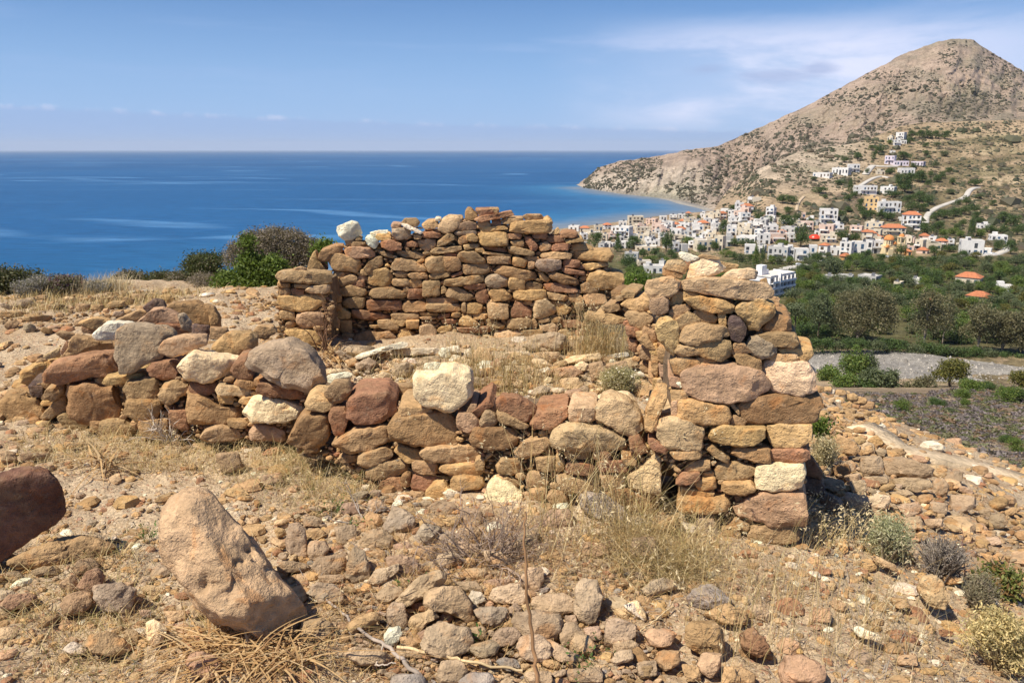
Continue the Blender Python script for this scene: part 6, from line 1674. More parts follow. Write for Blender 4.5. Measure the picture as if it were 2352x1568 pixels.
# big trees by the river, each built for itself
def big_trees():
    r = np.random.default_rng(21)
    L = [(630, 690, 400, 400, 'e', 'round', 'huge grey-green eucalyptus with a wide drooping crown', .2), (1065, 745, 250, 450, 'e', 'tall', 'tall eucalyptus with a bare pale leaning trunk above the river', .34), (1195, 665, 170, 300, 'e', 'tall', 'slimmer eucalyptus close behind the tall pale-trunked one', .3),
         (1420, 730, 260, 350, 'e', 'round', 'dusky eucalyptus right of the tall pale-trunked one', .2), (1570, 780, 230, 340, 'e', 'round', 'dark spreading eucalyptus on the right river bank', .2), (1710, 790, 220, 350, 'e', 'round', 'dark eucalyptus cut by the right edge', .2),
         (225, 600, 180, 200, 'o', 'round', 'thin half-bare grey tree just right of the pier', .4), (380, 610, 150, 270, 'o', 'tall', 'slender olive-green tree left of the huge eucalyptus', .2), (600, 960, 170, 275, 'g', 'tall', 'tall two-lobed green tree on the near river bank', .15), (680, 930, 120, 200, 'o', 'tall', 'narrow green tree hugging the tall two-lobed one', .15),
         (420, 950, 150, 120, 'g', 'round', 'low round green tree beside the pier at the river', .15), (760, 1010, 180, 190, 'o', 'round', 'loose olive-green tree in the near bank thicket', .2), (1230, 1000, 200, 245, 'y', 'round', 'round yellow-green tree alone at the gravel river bed', .25), (1690, 1000, 130, 150, 'y', 'round', 'yellow-green tree at the right edge by the river', .2),
         (1070, 1040, 140, 160, 'e', 'round', 'sparse pale-stemmed young tree before the river bed', .4), (955, 1050, 80, 120, 'e', 'tall', 'small forked bare-stemmed tree before the river bed', .45), (850, 1020, 120, 170, 'o', 'tall', 'thin young tree in the near bank thicket', .3), (540, 1010, 150, 130, 'g', 'round', 'bushy green tree at the foot of the two-lobed tree', .1), (690, 1050, 180, 130, 'd', 'round', 'dark bushy tree low in the near bank thicket', .1), (870, 1080, 150, 90, 'o', 'round', 'low olive bush tree at the end of the near thicket', .1)]
    for (cx, by, w, h, kd, shp, lab, tk) in L:
        px, py = conv('F7', cx, by)
        Y = 276 if by < 800 else 238 if by < 985 else 215
        if by < 700: Y = 292
        p = at_depth(px, py, Y)
        k = Y / F_PX * 0.91875 / 2.6136
        sparse = 'sparse' in lab or 'bare' in lab.split('tree')[0] or 'forked' in lab or 'pale' in lab
        A = (w * k) * (h * k)
        ns = int(np.clip(A * 5.0, 300, 2800) * (0.5 if sparse else 1))
        tree_object('eucalyptus_tree' if kd == 'e' else 'tree', w * k * 1.05, h * k * 1.04, kd, r, ns, 9, 0.34, lab, None, p, shp, tk)
    # dark bushes along the far bank
    bl = []
    for i, cx in enumerate(np.linspace(240, 1740, 19)):
        by = np.interp(cx, [240, 700, 1180, 1500, 1740], [735, 728, 770, 800, 835]) + r.uniform(-6, 6)
        px, py = conv('F7', cx, by)
        p = at_depth(px, py, 271)
        k = 271 / F_PX * 0.91875 / 2.6136
        w, h = r.uniform(110, 150) * k, r.uniform(75, 110) * k
        o = put_tree('riverside_bush', p, w, h, 'd' if i % 3 else 'o', 'round', r, None, None, 'bush')
        bl.append((o, 'dark green' if i % 3 else 'olive green', 'bush', 'along the far river bank', px))
    label_all(bl)
big_trees()

def slope_bushes():
    r = np.random.default_rng(31)
    L = []
    for (cx, by, w, h, kd) in ((930, 1125, 110, 75, 'g'), (1390, 990, 170, 65, 'g'), (1480, 980, 120, 50, 'd'), (1620, 1060, 170, 90, 'g'), (1705, 1060, 120, 90, 'd'), (1340, 1080, 70, 40, 'g'), (1670, 1395, 130, 110, 'g'), (1600, 1340, 100, 60, 'd'), (1160, 1085, 110, 45, 'd'), (1320, 1030, 110, 50, 'g'), (1240, 1130, 60, 30, 'o')):
        px, py = conv('F7', cx, by)
        p = valley(px, py); k = p[1] / F_PX * 0.91875 / 2.6136
        root = tree_object('bush', w * k, h * k * 1.15, kd, r, 420, 8, 0.03 * w * k, None, None, p, 'round', 0.05, 'bush')
        L.append((root, KW[kd], 'bush', 'on the scrub-covered slope', px))
    label_all(L)
    poly = PX('F7', (-300, 1290), (-300, 1000), (700, 1000), (880, 1010), (1100, 1000), (1290, 965), (1450, 955), (1900, 940), (1900, 1700), (1720, 1640), (1500, 1520), (1330, 1430), (1100, 1340), (900, 1290), (780, 1180))
    x0, y0 = poly.min(0); x1, y1 = poly.max(0)
    Q = np.column_stack([r.uniform(x0, x1, 15000), r.uniform(y0, y1, 15000)])
    Q = Q[in_poly(Q, poly)]
    nz = fbm(np.column_stack([Q[:, 0] * 0.035, Q[:, 1] * 0.07, Q[:, 0] * 0]), 3, 5)
    Q = Q[nz > r.uniform(-1.1, 0.15, len(Q))]
    P = valley(Q[:, 0], Q[:, 1])
    m = 64
    sz = np.exp(r.normal(math.log(0.52), 0.35, len(P)))
    d = unit(r, len(P) * m); d[:, 2] = np.abs(d[:, 2])
    rad = r.uniform(0.55, 1.0, len(d)) * np.repeat(sz, m)
    PP = np.repeat(P, m, 0) + d * rad[:, None] * (1, 1, 0.62)
    pal = [(0.235, 0.195, 0.195), (0.28, 0.235, 0.225), (0.20, 0.165, 0.16), (0.22, 0.205, 0.11), (0.16, 0.17, 0.08), (0.29, 0.20, 0.135), (0.25, 0.21, 0.20), (0.19, 0.20, 0.10)]
    b = MB(); add_leaves(b, PP, np.repeat(sz, m) * 0.27, r, leaf_cols(r, len(PP), np.array(pal) * 0.75, np.repeat(r.integers(0, 70, len(P)), m)), 0.6)
    tag(b.build('scrub', LEAF, None, False), 'low grey and olive thorn scrub covering the near slope', kind='stuff')
slope_bushes()

def hill_scrub():
    r = np.random.default_rng(41)
    ico = []
    t = (1 + 5 ** 0.5) / 2
    V0 = np.array([(-1, t, 0), (1, t, 0), (-1, -t, 0), (1, -t, 0), (0, -1, t), (0, 1, t), (0, -1, -t), (0, 1, -t), (t, 0, -1), (t, 0, 1), (-t, 0, -1), (-t, 0, 1)]) / 1.9
    F0 = np.array([(0, 11, 5), (0, 5, 1), (0, 1, 7), (0, 7, 10), (0, 10, 11), (1, 5, 9), (5, 11, 4), (11, 10, 2), (10, 7, 6), (7, 1, 8), (3, 9, 4), (3, 4, 2), (3, 2, 6), (3, 6, 8), (3, 8, 9), (4, 9, 5), (2, 4, 11), (6, 2, 10), (8, 6, 7), (9, 8, 1)])
    def scatter(P, sz, pal, name, label):
        b = MB()
        n = len(P)
        J = r.uniform(0.65, 1.3, (n, 12, 1))
        V = P[:, None] + V0[None] * J * sz[:, None, None] * np.array((1, 1, 0.75))
        F = (F0[None] + (np.arange(n) * 12)[:, None, None]).reshape(-1, 3)
        c = np.repeat(np.array(pal)[r.integers(len(pal), size=n)] * r.uniform(0.75, 1.25, (n, 1)), 12, 0)
        b.add(V.reshape(-1, 3), F, c)
        tag(b.build(name, LEAF, None, False), label, kind='stuff')
    n = 13000
    px = r.uniform(1345, 2420, n); v = r.uniform(0.03, 0.985, n)
    P, py = mountain(px, v)
    nz = fbm(np.column_stack([px * 0.022, py * 0.035, px * 0]), 4, 51)
    dens = 0.50 + 1.15 * nz + 0.25 * sstep(px, 2200, 1900) * sstep(v, 0.9, 0.5) - 0.45 * sstep(px, 1600, 1450) + 0.9 * np.exp(-((px - 2210) / 110) ** 2 - ((py - 252) / 16) ** 2)
    dens = dens - 0.5 * sstep(px, 1700, 1560) * sstep(v, 0.75, 0.5)
    keep = dens > r.uniform(-0.1, 1.15, n)
    P, py, px = P[keep], py[keep], px[keep]
    scatter(P, np.exp(r.normal(math.log(1.9), 0.5, len(P))), [(0.085, 0.08, 0.05), (0.105, 0.095, 0.06), (0.07, 0.07, 0.04), (0.12, 0.10, 0.07)], 'mountain_scrub', 'dark scattered bushes over the whole mountain side')
    px = r.uniform(1380, 1700, 500); v = r.uniform(0.86, 0.995, 500)
    n = 11000
    px = r.uniform(1660, 2420, n)
    top = np.interp(px, COAST[:, 0], COAST[:, 1])
    py = top + 2 + (575 - top) * r.uniform(0, 1, n) ** 1.1
    nz = fbm(np.column_stack([px * 0.03, py * 0.05, px * 0]), 4, 61)
    ok = (py < 575) & (0.58 + 0.8 * nz - 0.5 * sstep(py, 480, 560) * sstep(px, 2080, 1980) + 0.30 * sstep(px, 1960, 2100) > r.uniform(0, 1.1, n))
    L = np.concatenate(_lanes)
    i = np.where(ok)[0]
    dl = np.array([np.min(np.hypot(L[:, 0] - px[q], (L[:, 1] - py[q]) * 1.3)) for q in i])
    ok[i[dl < 9.0]] = False
    P = valley(px[ok], py[ok])
    scatter(P, np.exp(r.normal(math.log(1.35), 0.6, len(P))), [(0.075, 0.08, 0.04), (0.10, 0.09, 0.055), (0.055, 0.065, 0.03), (0.14, 0.11, 0.07), (0.11, 0.105, 0.06)], 'hillside_scrub', 'dark bushes dotted over the terraced hillside')
hill_scrub()
# ------------------------------------------------------------------ plants on the hilltop
def near_bush(name, fr, cx, by, w, h, pal, label, leaf=0.014, n=900, Y=None, twigs=0, tw_col=(0.22, 0.18, 0.15), cat='bush', blobs=None, seed=0, flowers=None, aspect=0.42, spread=2.2):
    r = np.random.default_rng(seed + int(cx) + 3)
    px, py = conv(fr, cx, by)
    p = hit_ground(px, py) if Y is None else at_depth(px, py, Y)
    k = p[1] / F_PX * 0.91875 / FR[fr][2]
    W, H = w * k, h * k
    root = empty(name, p, label, cat)
    bl = blobs or None
    if bl is None:
        bl = blobs_for(r, W, H, 12, 0.05, 0.8)
    else:
        bl = [(a * W, c * W, d * H, e * W, e * W * 0.9, f * H) for a, c, d, e, f in bl]
    b = MB()
    for q in range(26 + twigs):
        t = bl[r.integers(len(bl))]
        e = np.array(t[:3]) + unit(r, 1)[0] * np.array(t[3:6]) * r.uniform(0.7, 1.12)
        e[2] = max(e[2], 0.02)
        s0 = np.array((r.normal(0, 0.05) * W, r.normal(0, 0.05) * W, -0.03))
        m = s0 * 0.4 + e * 0.6 + np.array((0, 0, 0.10 * H)) + r.normal(0, 0.03, 3) * W
        b.tube([s0, m, e], [0.006, 0.004, 0.0012], 3, np.array(tw_col) * r.uniform(0.6, 1.3))
    o = b.build('twigs', BARK, None); o.parent = root
    b = MB()
    P, key = sprays(r, bl, n, 9, leaf * spread)
    P[:, 2] = np.maximum(P[:, 2], 0.0)
    add_leaves(b, P, leaf, r, leaf_cols(r, len(P), pal, key), aspect)
    o = b.build('foliage', LEAF, None, False); o.parent = root
    if flowers:
        b = MB(); P, key = sprays(r, bl, flowers[1], 6, leaf * 2.0); P = P[P[:, 2] > 0.45 * H]
        add_leaves(b, P, leaf * 0.9, r, leaf_cols(r, len(P), flowers[0]), 0.6)
        o = b.build('flowers', LEAF, None, False); o.parent = root
    return root
GR = [(0.085, 0.125, 0.022), (0.11, 0.155, 0.028), (0.065, 0.095, 0.02), (0.14, 0.18, 0.04)]
DK = [(0.075, 0.082, 0.036), (0.095, 0.10, 0.045), (0.06, 0.066, 0.03), (0.13, 0.11, 0.065)]
GY = [(0.20, 0.165, 0.125), (0.25, 0.205, 0.16), (0.16, 0.13, 0.10), (0.22, 0.18, 0.15)]
LV = [(0.22, 0.20, 0.185), (0.27, 0.245, 0.22), (0.17, 0.155, 0.145)]
near_bush('bush', 'F1', 60, 600, 400, 140, DK, 'dark olive bush at the left edge before the sea', 0.016, 1000, None, 40)
near_bush('bush', 'F1', 230, 625, 250, 115, LV, 'grey cushion-shaped dry bush left of the purple thyme', 0.010, 1100, None, 120)
near_bush('thyme_bush', 'F1', 440, 615, 230, 120, DK + GY, 'low bush with purple thyme flowers on the plateau edge', 0.011, 700, None, 60, flowers=([(0.20, 0.08, 0.19), (0.26, 0.12, 0.24), (0.16, 0.07, 0.14)], 170))
near_bush('bush', 'F1', 640, 612, 200, 65, LV, 'small flat grey bush right of the purple thyme', 0.010, 600, None, 80)
near_bush('bush', 'F1', 870, 578, 230, 100, DK + GY, 'dark twiggy bush on the skyline of the plateau', 0.015, 700, 10.2, 70)
near_bush('bush', 'F1', 1040, 578, 210, 105, DK + [(0.07, 0.075, 0.025)], 'dark green bush in the skyline row before the sea', 0.015, 800, 10.2, 50)
near_bush('bush', 'F1', 1190, 576, 200, 100, DK + GY, 'brownish dark bush in the skyline row before the sea', 0.014, 700, 10.0, 70)
near_bush('bush', 'F1', 1380, 560, 300, 185, DK + [(0.05, 0.07, 0.02), (0.065, 0.085, 0.025)], 'feathery dark green bush left of the tall grey bush', 0.016, 1100, 10.0, 40)
near_bush('bush', 'F1', 1350, 605, 250, 130, GY, 'small grey-brown twiggy bush before the green ones', 0.010, 800, 9.2, 150)
near_bush('juniper_bush', 'F1', 1800, 580, 640, 390, GY + [(0.15, 0.13, 0.09)], 'tall grey-brown half-dry bush behind the left wall end', 0.012, 5200, 9.5, 320, (0.24, 0.19, 0.16), spread=2.6,
          blobs=[(-0.32, 0, 0.50, 0.17, 0.30), (-0.18, 0, 0.72, 0.16, 0.24), (0.02, 0, 0.78, 0.17, 0.24), (0.20, 0, 0.74, 0.17, 0.24), (0.36, 0, 0.60, 0.15, 0.26), (-0.05, 0, 0.45, 0.25, 0.35), (0.2, 0, 0.4, 0.22, 0.35)])
near_bush('green_bush', 'F1', 1660, 660, 520, 440, GR, 'fresh green leafy bush growing up through the tall grey bush', 0.019, 3000, 9.0, 40, (0.15, 0.12, 0.07), spread=2.4,
          blobs=[(-0.25, 0, 0.22, 0.22, 0.17), (0.05, 0, 0.22, 0.24, 0.20), (0.15, 0, 0.42, 0.16, 0.16), (0.28, 0, 0.48, 0.13, 0.12), (-0.02, 0, 0.52, 0.12, 0.16), (-0.04, 0, 0.86, 0.05, 0.08), (0.32, 0, 0.25, 0.14, 0.16)])
near_bush('green_bush', 'F2', 2200, 640, 170, 130, [(0.09, 0.14, 0.02), (0.12, 0.17, 0.03), (0.07, 0.11, 0.02)], 'bright green bush between the rear wall and the pier', 0.018, 500, 7.9, 10)
near_bush('green_bush', 'F1', 2130, 420, 130, 160, GR, 'green sprig of bush peeping over the rear wall corner', 0.018, 260, 9.2, 10)
near_bush('grey_shrub', 'F6', 1590, 650, 260, 280, [(0.34, 0.33, 0.20), (0.40, 0.38, 0.24), (0.26, 0.27, 0.15)], 'silvery green shrub at the edge of the pier shadow', 0.009, 480, None, 200, (0.36, 0.31, 0.21), aspect=0.22)
near_bush('twig_shrub', 'F6', 1890, 760, 320, 260, [(0.24, 0.20, 0.17), (0.28, 0.24, 0.20)], 'leafless grey twig shrub right of the silvery shrub', 0.006, 350, None, 420, (0.30, 0.25, 0.21), aspect=0.2)
near_bush('twig_shrub', 'F6', 2090, 920, 200, 230, [(0.26, 0.22, 0.15), (0.20, 0.18, 0.11)], 'thin brownish shrub left of the green herb', 0.007, 350, None, 260, (0.27, 0.22, 0.16), aspect=0.2)
near_bush('green_herb', 'F6', 2230, 880, 250, 180, [(0.12, 0.14, 0.035), (0.16, 0.17, 0.05), (0.22, 0.13, 0.05)], 'green herb patch with reddish tips at the right edge', 0.011, 420, None, 60)
near_bush('yellow_shrub', 'F6', 2210, 1260, 400, 340, [(0.46, 0.36, 0.17), (0.52, 0.41, 0.20), (0.34, 0.29, 0.14)], 'dry yellowish shrub in the lower right corner', 0.008, 700, None, 320, (0.44, 0.34, 0.19), aspect=0.3)
near_bush('pale_shrub', 'F3', 1415, 1180, 140, 230, [(0.40, 0.33, 0.19), (0.46, 0.39, 0.24), (0.30, 0.26, 0.15)], 'pale straw-coloured shrub behind the right flank of the pier', 0.009, 500, 4.3, 200, (0.42, 0.34, 0.22), aspect=0.2)
near_bush('green_herb', 'F3', 1395, 985, 70, 80, GR, 'small green herb sprouting behind the pier flank', 0.013, 90, 4.5, 0)
near_bush('flower_shrub', 'F2', 2110, 1170, 270, 150, [(0.34, 0.30, 0.17), (0.28, 0.26, 0.13), (0.40, 0.34, 0.20)], 'pale shrub with dry white flower heads inside the room', 0.008, 700, None, 160, (0.36, 0.30, 0.18), flowers=([(0.60, 0.55, 0.45)], 70), aspect=0.25)

def blades(b, B0, h, az, lean, wd, cols, droop=0.35, seg=4):
    n = len(B0)
    t = np.linspace(0, 1, seg)
    d = np.column_stack([np.cos(az), np.sin(az), np.zeros(n)])
    s = np.column_stack([-np.sin(az), np.cos(az), np.zeros(n)])
    tt = t[None, :, None]
    h_ = np.asarray(h)[:, None, None]; l_ = np.asarray(lean)[:, None, None]
    ctr = B0[:, None] + d[:, None] * h_ * l_ * tt ** 1.7 + np.array((0, 0, 1.0)) * h_ * (tt - droop * l_ * tt ** 2.4)
    w_ = np.broadcast_to(wd, (n,))[:, None, None] * (1 - tt ** 1.5 * 0.92)
    V = np.stack([ctr - s[:, None] * w_, ctr + s[:, None] * w_], 2).reshape(-1, 3)
    base = (np.arange(n) * seg * 2)[:, None]
    k = (np.arange(seg - 1) * 2)[None]
    F = np.stack([base + k, base + k + 1, base + k + 3, base + k + 2], -1).reshape(-1, 4)
    b.add(V, F, np.repeat(cols, seg * 2, 0))
    return ctr[:, -1]
STRAWC = np.array([(0.56, 0.42, 0.20), (0.62, 0.48, 0.25), (0.48, 0.34, 0.15), (0.42, 0.29, 0.13), (0.66, 0.54, 0.31), (0.36, 0.30, 0.12)])
def area_points(r, fr, pts, n, clump=0.0, ncl=0):
    W = np.array([hit_ground(*conv(fr, a, c))[:2] for a, c in pts])
    x0, x1 = W[:, 0].min(), W[:, 0].max(); y0, y1 = W[:, 1].min(), W[:, 1].max()
    Q = np.column_stack([r.uniform(x0, x1, n * 5), r.uniform(y0, y1, n * 5)])
    Q = Q[in_poly(Q, W)][:max(ncl, n) if ncl else n]
    if ncl:
        Cn = Q[:ncl]; k = r.integers(len(Cn), size=n)
        Q = Cn[k] + r.normal(0, clump, (n, 2))
    z = ground_z(Q[:, 0], Q[:, 1]) + ground_rough(Q[:, 0], Q[:, 1])
    return np.column_stack([Q, z - 0.01])
def grass(label, fr, pts, n, hmin, hmax, wd, lean=(0.2, 0.9), clump=0.05, ncl=0, heads=0.0, cols=STRAWC, az0=None, seed=1):
    r = np.random.default_rng(seed)
    P = area_points(r, fr, pts, n, clump, ncl)
    n = len(P)
    h = r.uniform(hmin, hmax, n) * r.uniform(0.6, 1.1, n)
    az = r.uniform(0, 6.28, n) if az0 is None else r.normal(az0, 0.7, n)
    ln = r.uniform(lean[0], lean[1], n)
    c = cols[r.integers(len(cols), size=n)] * r.uniform(0.75, 1.2, (n, 1))
    b = MB()
    tip = blades(b, P, h, az, ln, wd, c)
    if heads:
        k = r.random(n) < heads
        T = tip[k]
        T = np.repeat(T, 5, 0) + r.normal(0, 0.010, (len(T) * 5, 3)) * (1, 1, 1.6)
        add_leaves(b, T, 0.009, r, np.tile(np.array((0.66, 0.54, 0.32)), (len(T), 1)), 0.3)
    tag(b.build('dry_grass', STRAW, None, False), label, kind='stuff')
grass('dry straw grass over the floor inside the walls', 'F2', [(560, 960), (1750, 1010), (2200, 980), (2300, 1180), (1700, 1290), (900, 1240), (600, 1150)], 1700, 0.08, 0.24, 0.0013, (0.2, 1.0), 0.06, 170, 0.05, seed=3)
grass('tall straw grass in the right rear corner of the room', 'F2', [(1800, 940), (2150, 940), (2200, 990), (1850, 1000)], 800, 0.25, 0.60, 0.0014, (0.15, 0.7), 0.07, 60, 0.15, seed=4)
grass('thin tall grass stalks in the middle of the room', 'F2', [(1050, 1050), (1650, 1050), (1650, 1230), (1100, 1230)], 500, 0.25, 0.55, 0.0014, (0.1, 0.5), 0.05, 70, 0.25, seed=5)
grass('golden dry grass before the low left wall', 'F4', [(60, 120), (500, 70), (900, 50), (1500, 90), (1900, 160), (1950, 330), (1600, 430), (1250, 420), (700, 300), (200, 320)], 3000, 0.05, 0.19, 0.0012, (0.4, 1.6), 0.07, 150, 0.04, seed=6)
grass('dry grass clump before the pier', 'F6', [(150, 560), (380, 560), (560, 640), (620, 760), (430, 830), (100, 760)], 1500, 0.08, 0.34, 0.0010, (0.5, 1.7), 0.07, 26, 0.10, cols=np.vstack([STRAWC, [(0.30, 0.22, 0.10), (0.25, 0.2, 0.08)]]), seed=7)
grass('sparse long stalks on the sandy slope', 'F6', [(560, 860), (900, 760), (1500, 900), (1900, 1100), (2000, 1347), (600, 1347)], 620, 0.12, 0.42, 0.0009, (0.1, 0.7), 0.05, 200, 0.12, seed=8)
grass('long pale stalks bending before the pier and front wall', 'F5', [(1500, 640), (2100, 620), (2217, 760), (1800, 1000), (1500, 900)], 260, 0.35, 0.70, 0.0013, (0.25, 0.9), 0.05, 60, 0.4, seed=9)
grass('grass with pale seed heads in the pier shadow', 'F6', [(1130, 520), (1400, 450), (1480, 600), (1150, 680)], 190, 0.10, 0.26, 0.0011, (0.4, 1.3), 0.05, 26, 0.8, az0=0.6, seed=10)
grass('thin dry grass before the front wall', 'F5', [(100, 320), (560, 430), (640, 560), (420, 620), (120, 640)], 620, 0.07, 0.26, 0.0010, (0.5, 1.6), 0.07, 50, 0.1, cols=np.vstack([STRAWC, [(0.20, 0.20, 0.06)]]), seed=11)
grass('low dry tufts on the foreground soil', 'F4', [(0, 820), (900, 700), (1000, 1100), (2000, 1300), (2100, 1560), (0, 1560)], 2600, 0.04, 0.13, 0.0013, (0.4, 1.6), 0.05, 170, 0.0, cols=np.vstack([STRAWC, [(0.18, 0.17, 0.06), (0.30, 0.17, 0.07)]]), seed=12)
grass('rusty dry weeds between the rubble stones', 'F5', [(300, 1000), (800, 600), (1400, 700), (2000, 900), (2217, 1400), (1600, 1560), (500, 1560)], 4200, 0.03, 0.12, 0.0012, (0.4, 1.7), 0.05, 300, 0.0, cols=np.array([(0.36, 0.20, 0.09), (0.44, 0.28, 0.12), (0.52, 0.38, 0.18), (0.30, 0.18, 0.09)]), seed=13)
grass('short straw on the far plateau', 'F1', [(0, 640), (700, 615), (1350, 610), (1300, 680), (500, 740), (0, 800)], 2600, 0.05, 0.16, 0.003, (0.2, 1.0), 0.10, 140, 0.0, seed=14)
grass('pale grass tufts on the plateau brink', 'F1', [(540, 605), (780, 590), (800, 600), (560, 620)], 900, 0.10, 0.26, 0.003, (0.1, 0.6), 0.08, 60, 0.0, cols=np.array([(0.62, 0.50, 0.29), (0.68, 0.57, 0.36)]), seed=15)
def litter():
    r = np.random.default_rng(51)
    n = 9000
    th = np.radians(r.uniform(-38, 38, n)); R = np.exp(r.uniform(math.log(1.8), math.log(7), n))
    x, y = R * np.sin(th), R * np.cos(th)
    d = fbm(np.column_stack([x, y, x * 0]) * 2.2, 3, 71)
    k = d > r.uniform(-0.7, 0.8, n)
    x, y = x[k], y[k]; n = len(x)
    P = np.column_stack([x, y, ground_z(x, y) + ground_rough(x, y) + 0.004])
    b = MB()
    c = np.array([(0.50, 0.37, 0.19), (0.40, 0.28, 0.15), (0.34, 0.30, 0.26), (0.60, 0.48, 0.30), (0.27, 0.18, 0.11)])[r.integers(5, size=n)] * r.uniform(0.8, 1.2, (n, 1))
    blades(b, P, r.uniform(0.02, 0.07, n), r.uniform(0, 6.28, n), r.uniform(1.4, 3.0, n), 0.0015, c, 0.30)
    tag(b.build('plant_litter', STRAW, None, False), 'broken straw and twig litter on the soil', kind='stuff')
litter()

def dead_shrub(name, fr, cx, by, w, h, label, n, rad, colr, seed, Y=None, up=0.7, levels=3):
    r = np.random.default_rng(seed)
    px, py = conv(fr, cx, by)
    p = hit_ground(px, py) if Y is None else at_depth(px, py, Y)
    k = p[1] / F_PX * 0.91875 / FR[fr][2]
    b = MB()
    def grow(p0, d, L, rd, lv):
        m = 6
        pts = [p0]
        q, dd = p0.copy(), d.copy()
        for i in range(m):
            dd = dd + r.normal(0, 0.17, 3); dd /= np.linalg.norm(dd)
            q = q + dd * L / m
            if q[2] < 0.0: dd[2] = abs(dd[2]) * 0.5
            pts.append(q.copy())
            if lv > 0 and i > 0 and r.random() < 0.62:
                e = dd + r.normal(0, 0.75, 3); e[2] += 0.1; e /= np.linalg.norm(e)
                grow(q.copy(), e, L * r.uniform(0.35, 0.6), rd * 0.55, lv - 1)
        b.tube(pts, np.linspace(rd, rd * 0.25, len(pts)), 4, np.array(colr) * r.uniform(0.7, 1.25))
    for i in range(n):
        a = r.uniform(0, 6.28)
        d = np.array((math.cos(a) * w / h * 0.8, math.sin(a) * w / h * 0.5, up * r.uniform(0.2, 1.3))); d /= np.linalg.norm(d)
        grow(np.array((r.normal(0, 0.02), r.normal(0, 0.02), -0.01)), d, max(w, h) * k * r.uniform(0.5, 0.75), rad, levels - 1)
    o = b.build(name, BARK, None); o.location = p
    return tag(o, label, 'shrub')
dead_shrub('dead_shrub', 'F5', 1210, 900, 560, 420, 'tangled leafless dead shrub in the rubble before the front wall', 40, 0.0042, (0.30, 0.225, 0.175), 3)
dead_shrub('dead_shrub', 'F5', 1330, 880, 500, 260, 'low spread of dead thorn twigs right of the tangled shrub', 26, 0.0030, (0.27, 0.185, 0.13), 5)
dead_shrub('dry_weed', 'F1', 1110, 1568, 330, 330, 'bundle of whitish dry weed stems leaning on the low left wall', 26, 0.0042, (0.60, 0.52, 0.43), 7, None, 1.3, 2)
dead_shrub('dead_shrub', 'F2', 395, 925, 150, 330, 'reddish-brown dry stems standing at the short wall end', 7, 0.006, (0.22, 0.125, 0.075), 9, 5.7, 2.4, 3)
dead_shrub('dead_shrub', 'F5', 560, 690, 340, 240, 'grey forked twigs in the grass left of the rubble', 6, 0.0035, (0.36, 0.32, 0.28), 11, None, 0.9, 3)
dead_shrub('dry_weed', 'F6', 2000, 760, 130, 420, 'dark red-stemmed dry weed standing on the right slope', 2, 0.004, (0.20, 0.10, 0.08), 13, None, 3.0, 3)
dead_shrub('dry_weed', 'F4', 620, 900, 320, 220, 'thin brown dry flower stems over the rock shadow', 5, 0.0016, (0.33, 0.21, 0.12), 15, None, 1.2, 3)

def stick(name, pts, fr, rads, colr, label, lift=0.03, Y=None, sides=6):
    r = np.random.default_rng(int(pts[0][0]))
    P = []
    for i, (a, c) in enumerate(pts):
        px, py = conv(fr, a, c)
        P.append(at_depth(px, py, Y[i]) if Y else hit_ground(px, py) + np.array((0, 0, lift)))
    P = np.array(P)
    t = np.linspace(0, 1, len(P)); tt = np.linspace(0, 1, 24)
    Q = np.column_stack([np.interp(tt, t, P[:, k]) for k in range(3)])
    for _ in range(3): Q[1:-1] = (Q[:-2] + 2 * Q[1:-1] + Q[2:]) / 4
    Q += r.normal(0, 0.0025, Q.shape)
    b = MB(); b.tube(Q, np.interp(tt, [0, 1], rads), sides, colr)
    loc = Q[0]
    return tag(b.build(name, BARK, None, loc=loc), label, 'plant stalk' if 'stalk' in name else 'stick')
stick('dry_stalk', [(1535, 1620), (1520, 1400), (1490, 1180), (1475, 900), (1462, 760), (1468, 620)], 'F5', (0.0072, 0.0030), (0.30, 0.17, 0.085), 'single tall brown stalk rising from the bottom edge', Y=[2.02, 2.06, 2.10, 2.14, 2.16, 2.18])
stick('dry_stick', [(330, 1120), (450, 1210), (560, 1330), (700, 1400), (800, 1490), (900, 1590)], 'F5', (0.004, 0.008), (0.34, 0.28, 0.23), 'crooked grey stick lying before the leaning boulder')
stick('dry_stick', [(690, 1395), (640, 1520), (760, 1500)], 'F5', (0.004, 0.002), (0.45, 0.37, 0.29), 'pale side twig lying by the crooked grey stick')
stick('dry_stalk', [(770, 1412), (1000, 1455), (1200, 1505), (1460, 1545)], 'F5', (0.006, 0.004), (0.62, 0.46, 0.26), 'straw-coloured stalk lying along the bottom centre')
stick('dry_stalk', [(1960, 1400), (2100, 1330), (2290, 1180)], 'F5', (0.004, 0.002), (0.62, 0.48, 0.28), 'straw-coloured stalk slanting over the right rubble')

def strap_plant(fr, pts, n, L, wd, label, seed):
    r = np.random.default_rng(seed)
    P = area_points(r, fr, pts, n)
    n = len(P); P[:, 2] += r.uniform(0.0, 0.05, n)
    c = np.array([(0.46, 0.29, 0.13), (0.55, 0.37, 0.18), (0.33, 0.19, 0.085), (0.62, 0.45, 0.25)])[r.integers(4, size=n)] * r.uniform(0.8, 1.15, (n, 1))
    b = MB()
    blades(b, P, r.uniform(0.04, 0.16, n), r.uniform(0, 6.28, n), r.uniform(1.2, 3.6, n), wd * r.uniform(0.6, 1.2, n), c, 0.30, 9)
    loc = P.mean(0)
    return tag(b.build('dried_strap_plant', STRAW, None, False, loc=loc), label, 'dry plant')
strap_plant('F4', [(1000, 1370), (1400, 1250), (1700, 1320), (1900, 1430), (1800, 1560), (1300, 1560), (1100, 1450)], 260, 0.42, 0.0042, 'heap of broad dried strap leaves before the leaning boulder', 3)
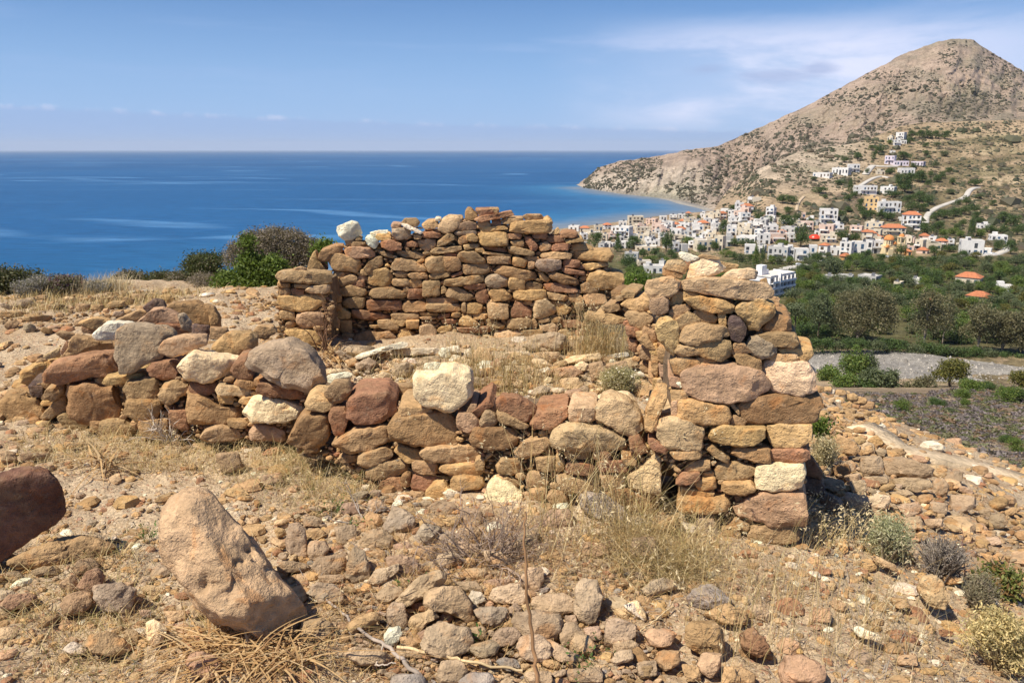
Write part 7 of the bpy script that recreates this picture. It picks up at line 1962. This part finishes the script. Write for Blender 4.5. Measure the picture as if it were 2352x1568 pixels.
strap_plant('F2', [(330, 950), (420, 930), (520, 990), (480, 1040), (380, 1020)], 60, 0.40, 0.007, 'small heap of orange dried leaves at the short wall end', 4)
strap_plant('F4', [(480, 260), (600, 230), (720, 270), (620, 320)], 40, 0.25, 0.006, 'little fan of brown dried leaves in the golden grass', 5)
def weed(fr, x, y, label, seed):
    r = np.random.default_rng(seed)
    p = hit_ground(*conv(fr, x, y))
    b = MB()
    n = 15
    B0 = np.tile(p, (n, 1)) + r.normal(0, 0.008, (n, 3)) * (1, 1, 0)
    tip = blades(b, B0, r.uniform(0.03, 0.075, n), r.uniform(0, 6.28, n), r.uniform(0.3, 1.3, n), 0.0014, np.tile((0.10, 0.13, 0.035), (n, 1)))
    T = np.repeat(tip, 4, 0) + r.normal(0, 0.009, (n * 4, 3))
    add_leaves(b, T, 0.007, r, leaf_cols(r, len(T), [(0.07, 0.12, 0.03), (0.10, 0.16, 0.045)]), 0.5)
    tag(b.build('green_weed', LEAF, None, False, loc=p), label, 'weed')
weed('F5', 585, 720, 'green weed beside the grey forked twigs', 1)
weed('F5', 885, 1090, 'green weed at the long tan stone in the rubble', 2)
weed('F5', 1800, 1420, 'green weed between the round stones lower right', 3)
weed('F5', 1150, 1370, 'green weed on the big olive-brown rubble stone', 4)
weed('F5', 430, 620, 'green weed in the dark hollow below the front wall', 5)
weed('F4', 900, 700, 'green weed at the left side of the leaning boulder', 6)
weed('F5', 1810, 1530, 'green weed at the bottom edge right of the stalk', 7)
# ------------------------------------------------------------------ thin sea haze
def haze():
    b = MB()
    b.box((-45000, -900, -79), (45000, 45000, 420), (1, 1, 1))
    m = bpy.data.materials.new("air"); m.use_nodes = True
    w = NT(m.node_tree)
    v = w.n('ShaderNodeVolumePrincipled')
    v.inputs['Color'].default_value = (0.80, 0.88, 1.0, 1)
    v.inputs['Density'].default_value = 2.0e-5
    out = w.n('ShaderNodeOutputMaterial')
    w.put(out.inputs['Volume'], v.outputs[0])
    tag(b.build('haze', m, None, False), 'thin pale haze over the sea', kind='stuff')
haze()
